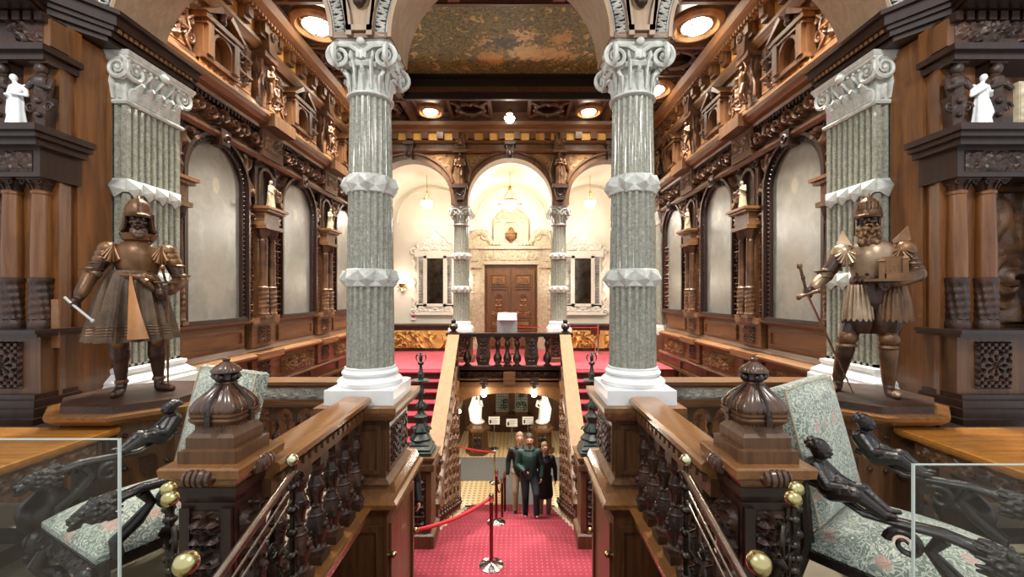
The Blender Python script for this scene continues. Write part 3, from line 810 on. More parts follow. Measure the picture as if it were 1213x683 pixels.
# ---- lower entrance hall
b = MB(); b.box(-2.2, 2.2, 16.9, 17.1, -3.77, -.3); w = struct(b.finish('wall_rear', M['wood'], smooth=False), 'brown end wall of the lower entrance hall', 'wall')
for s in (-1, 1):
    b = MB(); b.box(s*2.0, s*2.25, 10.95, 17, -3.77, -.3); w = struct(b.finish('wall_'+('left' if s < 0 else 'right'), M['plaster'], smooth=False), 'pale %s side wall of the lower hall' % ('left' if s < 0 else 'right'), 'wall'); WMI[w.name] = Matrix.Identity(4)
    b = MB(); b.box(s*1.94, s*2.0, 10.95, 16.9, -3.77, -2.7); b.finish('wainscot', M['wood'], w, smooth=False)
    b = MB(); b.box(s*1.3, s*1.5, 6.3, 10.95, -4, -2.6); b.finish('stair_side', M['wood'], w, smooth=False)
    b = MB(); b.box(s*1.42, s*4, 9.85, 10.95, -4, -.3); b.finish('pier', M['wood'], w, smooth=False)
b = MB(); b.box(-2.2, 2.2, 10.9, 17, -.75, -.6); struct(b.finish('ceiling', M['panel'], smooth=False), 'low timber ceiling of the lower hall', 'ceiling')
b = MB(); b.box(-4, 4, .75, .95, -2.1, -.02); struct(b.finish('wall_near', M['dark'], smooth=False), 'dark panelled wall under the near gallery edge', 'wall')
for s in (-1, 1):
    b = MB(); b.box(s*1.42, s*1.5, .95, 4.7, -1.9, -.25)
    w = struct(b.finish('wall_well_'+('left' if s < 0 else 'right'), M['red'], smooth=False), 'dark mahogany %s wall of the stairwell below the balusters' % ('left' if s < 0 else 'right'), 'wall'); WMI[w.name] = Matrix.Identity(4)
    for k in range(3):
        y0 = 1.2+k*.8
        b = MB(); 
        for (a0, a1, c0, c1) in ((y0, y0+.68, -.4, -.34), (y0, y0+.68, -1.7, -1.64), (y0, y0+.06, -1.64, -.4), (y0+.62, y0+.68, -1.64, -.4)): b.box(s*1.39, s*1.42, a0, a1, c0, c1)
        b.finish('panel_moulding', M['red'], w, smooth=False)
    b = MB(); b.box(s*1.5, s*4, 4.55, 4.7, -1.9, -.25); b.finish('well_return', M['wood'], w, smooth=False)
# double door with wrought grilles in the lower hall
D = struct(MB().box(-.86, .86, 16.82, 16.9, -3.77, -1.3).finish('door_1', M['wood'], smooth=False), 'double oak door with wrought grilles at the end of the lower hall', 'door'); WMI[D.name] = Matrix.Identity(4)
for s in (-1, 1):
    b = MB(); x0, x1 = (s*.03, s*.74); 
    for (a0, a1, c0, c1) in ((x0, x1, -3.05, -2.95), (x0, x1, -3.77, -3.6), (x0, x1, -2.1, -1.95), (x0, x0+s*.1, -3.6, -2.1), (x1-s*.1, x1, -3.6, -2.1)): b.box(a0, a1, 16.74, 16.82, c0, c1)
    b.box(x0+s*.16, x1-s*.16, 16.77, 16.82, -3.52, -3.15)
    lf = b.finish('door_leaf', M['wood'], D, smooth=False)
    MB().box(x0+s*.1, x1-s*.1, 16.78, 16.8, -2.95, -2.1).finish('pane', M['frost'], lf, smooth=False, world=False)
    b = MB()
    for k in range(8): z = -2.9+k*.11; b.box(x0+s*.12, x1-s*.12, 16.765, 16.775, z, z+.015)
    for k in range(5): x = x0+s*(.14+k*.09); b.box(x, x+.012, 16.765, 16.775, -2.93, -2.12)
    for k in range(6): b.spiral((x0+s*rnd.uniform(.2, .5), 16.76, rnd.uniform(-2.8, -2.25)), .09, .018, start=k, sgn=s)
    b.finish('grille', M['wrought'], lf, world=False)
    MB().ball((s*.09, 16.72, -2.85), .035).finish('handle', M['brass'], lf, world=False)
# carved oak door upstairs
D = struct(MB().box(-.9, .9, 13.5, 13.6, 0, 2.72).finish('door_2', M['doorw'], smooth=False), 'carved oak double door in a cream stone portal behind the arches', 'door'); WMI[D.name] = Matrix.Identity(4)
for s in (-1, 1):
    b = MB(); b.box(s*.015, s*.77, 13.43, 13.5, .02, 2.6); lf = b.finish('door_leaf', M['doorw'], D, smooth=False)
    def fr(b, x0, x1, z0, z1, w=.035, y0=13.39, y1=13.43):
        for (a0, a1, c0, c1) in ((x0, x1, z0, z0+w), (x0, x1, z1-w, z1), (x0, x0+w, z0+w, z1-w), (x1-w, x1, z0+w, z1-w)): b.box(a0, a1, y0, y1, c0, c1)
    xa, xb = sorted((s*.12, s*.68)); b = MB(); fr(b, xa, xb, 1.05, 2.0); fr(b, xa, xb, 2.05, 2.45); fr(b, xa, xb, .72, .97); fr(b, xa, xb, .12, .64)
    fr(b, xa+.14, xb-.14, 1.25, 1.75, .03); b.arch((xa+xb)/2, 1.72, .08, .12, 13.38, 13.43, None, 12); b.prism([(xa+.1, 2.12), (xb-.1, 2.12), ((xa+xb)/2, 2.3)], 13.38, 13.43)
    b.finish('panel_moulding', M['doorw'], lf, world=False)
    b = MB(frame_front(13.43)); b.relief(xa+.04, xb-.04, 1.1, 1.24, 0, .03, seed=3); b.relief(xa+.16, xb-.16, 1.3, 1.7, 0, .03, seed=8, style='candelabra'); b.relief(xa+.06, xb-.06, .76, .93, 0, .03, seed=5); b.relief(xa+.05, xb-.05, 2.1, 2.4, 0, .02, seed=6)
    b.finish('carving', M['carvm'], lf, world=False)
    MB().ball((s*.06, 13.38, 1.15), .03).finish('handle', M['brass'], lf, world=False)
# ================================================================ COLUMNS
F0 = frame_front(0)
def leaf(b, c, ang, r0, h, w, out):
    """one acanthus leaf curling outwards"""
    pts = []; rs = []
    for k in range(7):
        t = k/6; rr = r0+out*(t**2.2)*1.0; z = c[2]+h*math.sin(t*PI*.56)/math.sin(PI*.56) - (h*.12 if k == 6 else 0)
        pts.append((c[0]+rr*math.cos(ang), c[1]+rr*math.sin(ang), z)); rs.append(w*(.55+.9*math.sin(PI*min(t*1.05, 1)*.8)) * (.55 if k == 6 else 1))
    b.tube(pts, rs, 7, flat=.35)
def capital(b, cx, cy, z0, r, h, hw):
    b.lathe([(r*1.02, 0), (r*1.12, .015), (r*1.12, .03), (r*.98, .045), (r*.98, h*.5), (r*1.15, h*.78), (r*1.3, h*.84)], (cx, cy, z0), 32)
    for k in range(8): leaf(b, (cx, cy, z0+.04), 2*PI*k/8, r*.98, h*.34, .042*r/.2, r*.32)
    for k in range(8): leaf(b, (cx, cy, z0+.06), 2*PI*(k+.5)/8, r*.98, h*.55, .042*r/.2, r*.4)
    b.ngon_stack(cx, cy, 36, [(z0+h*.5, r*1.18), (z0+h*.56, r*1.28), (z0+h*.62, r*1.2)], fn=lambda a, z, q: q*(1+.03*math.cos(18*a)))
    # abacus with concave sides
    def ab(a, z, q):
        k = (a+PI/4) % (PI/2)-PI/4; sq = 1/math.cos(k); return q*(sq*.9-.05*math.cos(k*2)**2) if abs(k) < .68 else q*1.16
    b.ngon_stack(cx, cy, 48, [(z0+h*.86, hw*.98), (z0+h*.9, hw*1.04), (z0+h*.93, hw*1.04), (z0+h*.94, hw*1.1), (z0+h, hw*1.12)], fn=ab)
    for k in range(4):
        R = Matrix.Translation((cx, cy, 0)) @ Matrix.Rotation(k*PI/2, 4, 'Z')
        for s in (-1, 1):
            b.spiral((s*hw*.78, -hw*.86, z0+h*.66), h*.19, h*.055, 1.9, start=PI/2, sgn=-s, M=R, n=30)
            b.ball((s*hw*.78, -hw*.88, z0+h*.66), (h*.055, h*.07, h*.055), 8, 6, M=R)
            b.tube([(s*hw*.78, -hw*.88, z0+h*.86), (s*hw*.4, -hw*.9, z0+h*.84), (s*hw*.12, -hw*.93, z0+h*.74), (s*hw*.1, -hw*.95, z0+h*.6)], h*.04, 6, M=R)
        b.ball((0, -hw*.97, z0+h*.9), (h*.08, h*.06, h*.07), 10, 8, M=R); b.box(-h*.08, h*.08, -hw*.96, -hw*.6, z0+h*.6, z0+h*.76, M=R)
        leaf(b, (0, 0, z0+h*.12), -PI/2+k*PI/2 if 0 else -PI/2, hw*.62, h*.42, h*.12, hw*.22) if 0 else None
def diamond_ring(b, cx, cy, z, r, n=9, h=.15):
    b.lathe([(r*1.0, -h/2-.01), (r*1.06, -h/2), (r*1.08, h/2), (r*1.0, h/2+.012)], (cx, cy, z), 36)
    for k in range(n):
        a0 = 2*PI*(k-.5)/n; a1 = 2*PI*(k+.5)/n; am = (a0+a1)/2; R = r*1.05
        P = lambda a, q, zz: (cx+q*math.cos(a), cy+q*math.sin(a), zz)
        vs = [P(a0, R, z-h*.2), P(am, R*1.0, z-h*.62), P(a1, R, z-h*.2), P(a1, R*1.02, z+h*.45), P(a0, R*1.02, z+h*.45), P(am, R*1.27, z-h*.05), P(am, R*1.12, z+h*.5)]
        b.add(vs, [(0, 1, 5), (1, 2, 5), (2, 3, 5), (3, 6, 5), (6, 4, 5), (4, 0, 5)])
def column(label, x, y, group):
    t = thing('marble_column', label, 'column', (x, y, .77), group=group)
    b = MB()
    for z0, z1, r0, r1 in ((1.06, 1.88, .222, .216), (1.95, 2.76, .214, .205), (2.83, 3.64, .203, .19)):
        n = 200; pr = [(r0, z0), (r0, z0+.02), (r0, z0+.05), (r1, z1-.05), (r1, z1-.02), (r1, z1)]
        b.lathe(pr, (x, y, 0), n, fn=lambda a, z, z0=z0, z1=z1: 1-(.095*max(0, math.sin(20*a)+.25)**.6 if z0+.03 < z < z1-.03 else 0) if 1 else 1)
    b.finish('shaft', M['marble'], t, angle=60)
    b = MB(); 
    for zz, r in ((1.915, .215), (2.795, .205)): diamond_ring(b, x, y, zz, r); b.cut()
    b.finish('diamond_band', M['capital'], t, angle=20)
    b = MB(); capital(b, x, y, 3.6, .195, .5, .27); b.finish('capital', M['capital'], t, label='pale grey carved composite capital')
    b = MB(); b.frus(x, y, [(.77, .31, .31), (.9, .31, .31)]); b.frus(x, y, [(.9, .29, .29), (.91, .29, .29)])
    b.lathe([(.28, .9), (.3, .92), (.3, .95), (.275, .975), (.25, .985), (.245, 1.0), (.26, 1.01), (.262, 1.03), (.245, 1.05), (.235, 1.055), (.235, 1.075), (.222, 1.08)], (x, y, 0), 40)
    b.finish('base', M['white'], t, label='white marble base and plinth')
    return t
GR = 'grey green fluted columns'
c0 = column('thick grey fluted column with two diamond bands, left of the front stairwell', -1.265, 4.0, GR)
dup(c0, (1.265, 4.0, .77), label='thick grey fluted column with two diamond bands, right of the front stairwell')
dup(c0, (-1.3, 11.08, .77), label='distant grey fluted column left of the carved door')
dup(c0, (1.3, 11.08, .77), label='distant grey fluted column right of the carved door')
def pilaster(s):
    nm = 'left' if s < 0 else 'right'
    t = thing('marble_pilaster', 'square grey fluted pilaster with white base behind the %s armoured statue' % nm, 'pilaster', (s*3.8, 4.27, .77), group='square grey pilasters')
    X0, X1, Y0, Y1 = 3.58, 4.0, 3.95, 4.58
    def plan():
        pts = []; 
        n = 8; w = (Y1-Y0-.06)/n   # inner face (towards hall)
        for k in range(n):
            y = Y1-.03-k*w; pts += [(X0, y), (X0, y-w*.2), (X0+.025, y-w*.3), (X0+.03, y-w*.5), (X0+.025, y-w*.7), (X0, y-w*.8)]
        pts.append((X0, Y0+.0)); n = 5; w = (X1-X0-.06)/n
        for k in range(n):
            x = X0+.03+k*w; pts += [(x, Y0), (x+w*.2, Y0), (x+w*.3, Y0+.025), (x+w*.5, Y0+.03), (x+w*.7, Y0+.025), (x+w*.8, Y0)]
        pts += [(X1, Y0), (X1, Y1), (X0, Y1)]
        return [(s*p[0], p[1]) for p in pts]
    P = plan(); b = MB(); n = len(P)
    for z0, z1 in ((1.06, 1.88), (1.95, 2.76), (2.83, 3.62)):
        vs = [(p[0], p[1], z) for z in (z0, z1) for p in P]; b.add(vs, [(i, (i+1) % n, n+(i+1) % n, n+i) for i in range(n)])
        b.box(s*(X0+.028), s*X1, Y0+.028, Y1, z0-.03, z1+.03)
        b.box(s*X0, s*X1, Y0, Y1, z0-.03, z0+.03); b.box(s*X0, s*X1, Y0, Y1, z1-.03, z1+.05)
    b.finish('shaft', M['marble'], t, smooth=False)
    b = MB()
    for z in (1.915, 2.795):
        h = .15; b.cut()
        b.box(s*(X0-.012), s*X1, Y0-.012, Y1+.0, z-h/2+.02, z+h/2)
        m = 4; w = (Y1-Y0)/m
        for k in range(m):
            y = Y0+k*w; x = s*(X0-.012)
            b.add([(x, y, z-h*.25), (x, y+w/2, z-h*.7), (x, y+w, z-h*.25), (x, y+w, z+h*.45), (x, y, z+h*.45), (x-s*.055, y+w/2, z-.01)], [(0,1,5),(1,2,5),(2,3,5),(3,4,5),(4,0,5)])
        m = 2; w = (X1-X0)/m
        for k in range(m):
            x = X0+k*w; y = Y0-.012
            b.add([(s*x, y, z-h*.25), (s*(x+w/2), y, z-h*.7), (s*(x+w), y, z-h*.25), (s*(x+w), y, z+h*.45), (s*x, y, z+h*.45), (s*(x+w/2), y-.055, z-.01)], [(0,1,5),(1,2,5),(2,3,5),(3,4,5),(4,0,5)])
    b.finish('diamond_band', M['capital'], t, smooth=False)
    b = MB(); cx = (X0+X1)/2; cy = (Y0+Y1)/2; hx = (X1-X0)/2; hy = (Y1-Y0)/2
    b.frus(s*cx, cy, [(3.58, hx+.02, hy+.02), (3.6, hx+.03, hy+.03), (3.62, hx+.02, hy+.02), (3.62, hx, hy), (3.82, hx+.005, hy+.005), (3.93, hx+.06, hy+.05), (3.95, hx+.07, hy+.06)])
    b.frus(s*cx, cy, [(3.96, hx+.06, hy+.06), (3.98, hx+.09, hy+.08), (4.0, hx+.09, hy+.08), (4.01, hx+.1, hy+.09), (4.045, hx+.11, hy+.1)])
    Wn = Matrix(((0, -s*-1, 0, s*X0), (1, 0, 0, 0), (0, 0, 1, 0), (0, 0, 0, 1)))   # inner face: local x = Y, y = -out
    for k in range(5):
        for tier in (0, 1):
            yy = Y0+.06+(k+(.5 if tier else 0))*(Y1-Y0-.12)/4.6
            if yy > Y1: continue
            pts = [(s*(X0-.0-.05*(q/5)**2), yy, 3.63+(.11+.08*tier)*math.sin(q/5*1.7)) for q in range(6)]
            b.tube(pts, [.03, .042, .045, .045, .035, .02], 7, flat=.5)
    for k in range(3):
        for tier in (0, 1):
            xx = X0+.05+(k+(.5 if tier else 0))*(X1-X0-.05)/2.8
            pts = [(s*xx, Y0-.05*(q/5)**2, 3.63+(.11+.08*tier)*math.sin(q/5*1.7)) for q in range(6)]
            b.tube(pts, [.03, .042, .045, .045, .035, .02], 7, flat=.5)
    def vol(plane, a, sg):
        if plane == 'in':
            MM = Matrix(((0, s, 0, s*(X0-.06)), (1, 0, 0, a), (0, 0, 1, 3.9), (0, 0, 0, 1)))
        else: MM = Matrix(((s, 0, 0, s*a), (0, 1, 0, Y0-.06), (0, 0, 1, 3.9), (0, 0, 0, 1)))
        b.spiral((0, 0, 0), .1, .028, 1.9, start=PI/2, sgn=sg, M=MM, n=30); b.ball((0, 0, 0), .025, 8, 6, M=MM)
    vol('in', Y0+.03, 1); vol('in', Y1-.03, -1); vol('fr', X0+.03, 1); vol('fr', X1-.08, -1)
    for q in (-.13, 0, .13):
        b.tube([(s*(X0-.01), cy+q-.05, 3.8), (s*(X0-.05), cy+q-.02, 3.88), (s*(X0-.07), cy+q, 3.93), (s*(X0-.05), cy+q+.02, 3.88), (s*(X0-.01), cy+q+.05, 3.8)], [.012, .018, .024, .018, .012], 6)
    b.ball((s*(X0-.1), cy, 3.98), (.035, .05, .045), 10, 8)
    for q in range(5): b.tube([(s*X0, Y0+.08+q*.115, 3.64), (s*(X0-.05), Y0+.08+q*.115, 3.76), (s*(X0-.09), Y0+.08+q*.115, 3.8), (s*(X0-.1), Y0+.08+q*.115, 3.77)], [.03, .034, .022, .01], 7, flat=.5)
    for k in range(9): b.ball((s*(X0-.075), Y0+.04+k*(Y1-Y0-.08)/8, 3.955), .016, 6, 5)
    b.finish('capital', M['capital'], t, label='pale grey carved composite capital')
    b = MB(); b.frus(s*cx, cy, [(.77, hx+.13, hy+.12), (.88, hx+.13, hy+.12), (.9, hx+.11, hy+.1), (.93, hx+.11, hy+.1), (.98, hx+.05, hy+.05), (1.0, hx+.03, hy+.03), (1.02, hx+.05, hy+.04), (1.05, hx+.05, hy+.04), (1.06, hx+.01, hy+.01)])
    b.finish('base', M['white'], t, label='white marble base')
    b = MB(); b.frus(s*cx, cy, [(.0, hx+.13, hy+.12), (.1, hx+.13, hy+.12), (.12, hx+.1, hy+.09), (.7, hx+.1, hy+.09), (.72, hx+.13, hy+.12), (.768, hx+.13, hy+.12)]); b.finish('plinth_box', M['wood'], t, smooth=False, label='brown wooden plinth box')
for s in (-1, 1): pilaster(s)

# slim corner pilasters at the far end of both side walls
for s in (-1, 1):
    t = thing('marble_pilaster', 'slim grey stone pilaster in the far corner of the %s wall' % SIDE[s][0], 'pilaster', (s*3.93, 10.72, 0), group='slim corner pilasters')
    b = MB(); b.frus(s*3.93, 10.72, [(1.0, .1, .12), (3.6, .09, .11)])
    for k in range(4): b.box(s*3.81, s*3.84, 10.62+k*.055, 10.645+k*.055, 1.05, 3.55)
    b.finish('shaft', M['marble'], t, smooth=False)
    b = MB(); b.frus(s*3.93, 10.72, [(3.6, .11, .12), (3.75, .12, .13), (3.85, .17, .18), (3.9, .17, .18)]); b.frus(s*3.93, 10.72, [(.75, .15, .17), (.9, .15, .17), (1.0, .1, .13)]); b.spiral((s*3.93, 10.58, 3.8), .06, .02); b.finish('capital', M['capital'], t)

# ================================================================ CARVED FIGURES (proto variants)
def fig_blob(b, var, h=1.0, robe=False):
    """small standing figure, height h, origin at feet, front -y"""
    r = random.Random(var*13+5); k = h
    lean = r.uniform(-.05, .05); P = lambda x, y, z: (x*k, y*k, z*k)
    hip = (lean, 0, .52); chest = (-lean*.6, -.01, .72); head = (lean*.8, -.02, .92)
    b.capsule(P(*hip), P(*chest), .085*k, .105*k); b.capsule(P(*chest), P(head[0], 0, .84), .09*k, .035*k); b.ball(P(*head), (.052*k, .06*k, .07*k)); b.ball(P(head[0], -.075, .9), (.012*k, .02*k, .02*k))
    if robe:
        b.lathe([(.15*k, 0), (.145*k, .02*k), (.11*k, .3*k), (.095*k, .5*k), (.08*k, .6*k)], n=20, fn=lambda a, z: 1+.12*math.cos(7*a+var))
    for s in (-1, 1):
        kn = (s*.06+lean, -.03-(.05 if s > 0 else 0), .27); an = (s*.075, 0, .04)
        b.capsule(P(hip[0]+s*.05, 0, .5), P(*kn), .07*k, .048*k); b.capsule(P(*kn), P(*an), .048*k, .028*k); b.capsule(P(*an), P(an[0]+s*.02, -.08, .02), .03*k, .022*k)
        up = r.random() < .4; sh = (s*.125+chest[0], 0, .77)
        if robe or not up: el = (s*.17+chest[0], -.02, .6); hd = (s*.05, -.13, .6+r.uniform(-.06, .1))
        else: el = (s*.22, -.03, .82); hd = (s*.15, -.05, .98)
        b.capsule(P(*sh), P(*el), .042*k, .034*k); b.capsule(P(*el), P(*hd), .034*k, .022*k); b.ball(P(*hd), .027*k)
    return b
FIGM = {}
def figure_mesh(var, mat, h, robe=False):
    key = (var, mat.name, h, robe)
    if key not in FIGM:
        b = fig_blob(MB(), var, h, robe); o = blob(b, 'carved_body', mat, voxel=h/60, smooth=1); me = o.data; bpy.data.objects.remove(o); FIGM[key] = me
    return FIGM[key]
def fig_child(parent, var, mat, h, loc=(0, 0, 0), robe=False, name='carved_body'):
    o = bpy.data.objects.new(name, figure_mesh(var, mat, h, robe)); COL.objects.link(o); o.parent = parent; o.location = loc; return o

# ================================================================ WALL UNITS
def wallpos(s, y): return (s*4.0, y, 0), (PI/2 if s < 0 else -PI/2)
portraits = []
def picture(s, y, i):
    (loc, rz) = wallpos(s, y); hw, zc, z0 = .525, 3.3, 1.4
    t = thing('framed_portrait', '%s arched full-length portrait along the %s wall, canvas with painted-in grey glare' % (['nearest tall', 'middle', 'farthest'][i], SIDE[s][0]), 'painting', loc, rz, 'arched portraits on the side walls')
    b = MB(F0); b.arch(0, zc, hw-.02, hw+.06, 0, .1, z0, 30); b.arch(0, zc, hw+.06, hw+.1, 0, .15, z0, 30)
    n = 84
    for k in range(n):
        L = (zc-z0); tot = 2*L+PI*(hw+.03); q = tot*(k+.5)/n
        if q < L: p = (hw+.02, z0+q)
        elif q < L+PI*(hw+.03): a = (q-L)/(hw+.03); p = ((hw+.02)*math.cos(a), zc+(hw+.02)*math.sin(a))
        else: p = (-hw-.02, zc-(q-L-PI*(hw+.03)))
        b.ball((p[0], .1, p[1]), .015, 6, 4)
    b.box(-hw-.12, hw+.12, 0, .14, z0-.03, z0+.03)
    fr_ = b.finish('frame', M['dark'], t, world=False)
    b = MB(F0); b.prism([(-.07, zc+hw-.05), (.07, zc+hw-.05), (.1, zc+hw+.16), (-.1, zc+hw+.16)], 0, .22); b.spiral((0, .23, zc+hw+.04), .055, .02); b.finish('keystone', M['carvd'], fr_, world=False)
    # canvas with uv
    vs = [(-hw, -.05, z0), (hw, -.05, z0)]; 
    for k in range(25): a = PI*k/24; vs.append((hw*math.cos(a), -.05, zc+hw*math.sin(a)))
    me = bpy.data.meshes.new('canvas'); nn = len(vs); me.from_pydata(vs, [], [tuple([0, 1]+list(range(2, nn)))]); uv = me.uv_layers.new(name='uv')
    for lp in me.loops:
        v = vs[lp.vertex_index]; uv.data[lp.index].uv = ((v[0]+hw)/(2*hw), (v[2]-z0)/(zc+hw-z0))
    me.materials.append(m_canvas('old_portrait_canvas_%s%d' % (SIDE[s][0], i), (i+1)*(2 if s < 0 else 5), ['a8a08c', '8f9490', 'a39a84'][i]))
    o = bpy.data.objects.new('canvas', me); COL.objects.link(o); o.parent = t
for s in (-1, 1):
    for i, y in enumerate(BAY): picture(s, y, i)

def colonnettes():
    t = thing('colonnette_pair', '', 'colonnette', group='paired carved colonnettes between the portraits')
    for u in (-.11, .11):
        b = MB(F0); b.box(u-.085, u+.085, .05, .24, 1.4, 1.44); b.lathe([(.075, 1.44), (.085, 1.46), (.07, 1.5)]+[(.07, 1.52+.02*q) for q in range(17)]+[(.078, 1.88), (.06, 1.9)], (u, .15, 0), 24, fn=lambda a, z: 1+.14*math.cos(4*a+z*50)*math.cos(3*a-z*40)*(1.5 < z < 1.86))
        b.lathe([(.058, 1.9), (.052, 2.6), (.06, 2.62), (.05, 2.64), (.05, 2.66)], (u, .15, 0), 16)
        b.lathe([(.052, 2.66), (.09, 2.76), (.095, 2.79), (.1, 2.8)], (u, .15, 0), 12, fn=lambda a, z: 1+.1*math.cos(4*a)); 
        for k in range(6): leaf(b, (u, .15, 2.66), 2*PI*k/6, .05, .08, .02, .03)
        b.finish('colonnette', M['carv'], t, world=False)
    b = MB(F0); b.box(-.26, .26, 0, .07, 1.4, 2.8); b.box(-.24, .24, 0, .27, 2.8, 2.86); b.box(-.2, .2, 0, .22, 2.86, 3.06); b.box(-.25, .25, 0, .3, 3.06, 3.1); b.box(-.28, .28, 0, .34, 3.1, 3.14)
    b.finish('entablature', M['woodh'], t, world=False)
    b = MB(F0); b.relief(-.05, .05, 1.9, 2.78, .08, .06, seed=4, style='candelabra', cell=.01); b.finish('carved_strip', M['carv'], t, world=False)
    b = MB(F0); b.box(-.28, -.2, 0, .12, 3.14, 3.9); b.box(.2, .28, 0, .12, 3.14, 3.9); b.arch(0, 3.6, .15, .2, 0, .14, 3.14, 12); b.box(-.28, .28, 0, .06, 3.14, 3.9)
    b.spiral((-.24, .14, 3.8), .06, .02); b.spiral((.24, .14, 3.8), .06, .02, sgn=-1)
    b.finish('niche', M['carvd'], t, world=False)
    return t
cp = colonnettes(); first = True
for s in (-1, 1):
    for i, y in enumerate(PIL[:3]):
        loc, rz = wallpos(s, y)
        if i == 0: loc = (s*4.0, 4.83, 0)
        lab = ['pair of carved colonnettes on the %s wall tucked just behind the grey pilaster', 'pair of carved colonnettes between the first and second portraits of the %s wall', 'pair of carved colonnettes between the second and third portraits of the %s wall', 'pair of carved colonnettes in the far corner of the %s wall'][i] % SIDE[s][0]
        if i == 0: dup(cp, loc, rz, lab, (.55, 1, 1))
        elif first: cp.location = loc; cp.rotation_euler = (0, 0, rz); cp['label'] = lab; first = False
        else: dup(cp, loc, rz, lab)
        if i in (1, 2):
            n = s*(4.0-.2)
            o = bpy.data.objects.new('wall_statuette', figure_mesh(3+i, M['cream'], .46, True)); COL.objects.link(o); o.location = (n, y, 3.145); o.rotation_euler = (0, 0, rz)
            tag(o, 'small pale robed statuette in the %s wall niche %s' % (SIDE[s][0], 'beside the nearest portrait' if i == 1 else 'between the two farther portraits'), 'statuette', 'pale statuettes above the colonnettes')
def aedicula():
    t = thing('wall_aedicula', '', 'niche', group='pedimented niches of the upper wall tier')
    b = MB(F0); b.archwall(-.32, .32, 5.36, [(0, .17, 5.06)], 4.8, 0, .14, n=16); b.box(-.34, .34, 0, .17, 4.8, 4.86); b.box(-.3, -.2, .14, .2, 4.86, 5.3); b.box(.2, .3, .14, .2, 4.86, 5.3)
    b.arch(0, 5.06, .16, .2, .12, .18, 4.86, 16); b.box(-.36, .36, 0, .22, 5.3, 5.36); b.box(-.33, .33, 0, .2, 5.24, 5.27)
    su_ = b.finish('surround', M['wood'], t, world=False)
    b = MB(F0); b.prism([(-.4, 5.36), (-.33, 5.36), (-.06, 5.53), (-.1, 5.6)], .02, .24); b.prism([(.4, 5.36), (.33, 5.36), (.06, 5.53), (.1, 5.6)], .02, .24); b.box(-.3, .3, .0, .06, 5.36, 5.45)
    pe_ = b.finish('broken_pediment', M['wood'], t, world=False)
    b = MB(F0); b.lathe([(.03, 5.4), (.06, 5.44), (.05, 5.5), (.07, 5.54), (.02, 5.6)], (0, .16, 0), 10); b.ball((0, .16, 5.62), .03); b.finish('urn', M['carvd'], pe_, world=False)
    b = MB(F0); b.box(-.18, .18, .0, .02, 4.86, 5.24); b.finish('niche_back', M['panel'], su_, world=False)
    for s in (-1, 1):
        b = MB(F0); b.spiral((s*.42, .05, 5.0), .07, .022, start=1, sgn=s); b.spiral((s*.41, .05, 5.22), .05, .02, start=4, sgn=-s); b.tube([(s*.36, .05, 5.3), (s*.46, .05, 5.2), (s*.42, .05, 5.1), (s*.5, .05, 4.95), (s*.4, .05, 4.84)], .02, 6)
        b.finish('side_scroll', M['carv'], t, world=False)
    b = MB(F0); b.relief(-.34, .34, 4.62, 4.8, .1, .04, seed=12, style='figures', cell=.012); b.finish('base_relief', M['carvm'], t, world=False)
    return t
ae = aedicula(); first = True
for s in (-1, 1):
    for i, y in enumerate(BAY):
        loc, rz = wallpos(s, y); lab = 'dark pedimented niche of the upper tier above the %s portrait on the %s wall' % (['nearest', 'middle', 'farthest'][i], SIDE[s][0])
        if first: ae.location = loc; ae.rotation_euler = (0, 0, rz); ae['label'] = lab; first = False
        else: dup(ae, loc, rz, lab)
def upper_figure(var, label, loc, rz, group='carved figures of the upper tier', h=.66):
    t = thing('carved_figure', label, 'carved figure', loc, rz, group)
    b = MB(F0); b.frus(0, -.2, [(4.56, .19, .17), (4.62, .19, .17), (4.64, .15, .14), (4.74, .15, .14), (4.76, .19, .18), (4.8, .19, .18)], M=Matrix.Identity(4)); b.finish('console', M['carvd'], t, world=False)
    fig_child(t, var, M['bronze'], h, (0, -.2, 4.8))
    b = MB(F0); b.box(-.16, .16, 0, .06, 4.8, 5.6); b.tube([(-.13, .08, 4.9), (-.17, .1, 5.1), (-.08, .1, 5.3), (-.16, .14, 5.48)], .035, 6); b.tube([(.13, .08, 4.9), (.17, .1, 5.1), (.08, .1, 5.3), (.16, .14, 5.48)], .035, 6)
    b.box(-.18, .18, 0, .22, 5.52, 5.6); b.prism([(-.1, 5.6), (.1, 5.6), (.14, 5.98), (-.14, 5.98)], 0, .24); b.spiral((0, .26, 5.88), .07, .025); b.finish('bracket', M['carv'], t, world=False)
    return t
for s in (-1, 1):
    for i, y in enumerate(PIL[1:]):
        loc, rz = wallpos(s, min(y, 10.6))
        upper_figure(i+(0 if s < 0 else 3), 'carved wooden figure under the ceiling of the %s wall, %s of its row' % (SIDE[s][0], ['nearest', 'middle', 'farthest'][i]), loc, rz)
# figures over the far columns
for s in (-1, 1):
    loc = (s*1.3, FY, -.02 if 0 else 0)
    t = thing('carved_figure', 'carved caryatid on the arcade pier directly above the %s distant column' % SIDE[s][0], 'carved figure', loc, 0, 'caryatids of the far arcade')
    fig_child(t, 7+s, M['bronze'], .85, (0, -.16, 4.62), robe=True)
    b = MB(F0); b.box(-.2, .2, 0, .3, 4.52, 4.62); b.prism([(-.16, 4.52), (.16, 4.52), (.08, 4.22), (-.08, 4.22)], 0, .24); b.spiral((0, .24, 4.4), .09, .03); b.finish('console', M['carvd'], t, world=False)
    b = MB(F0); b.box(-.18, .18, 0, .2, 5.46, 5.54); b.tube([(-.2, .08, 4.7), (-.26, .08, 5.0), (-.16, .08, 5.3)], .04, 6); b.tube([(.2, .08, 4.7), (.26, .08, 5.0), (.16, .08, 5.3)], .04, 6); b.finish('bracket', M['carv'], t, world=False)
# white marble statuettes and plaques are in the cabinets below

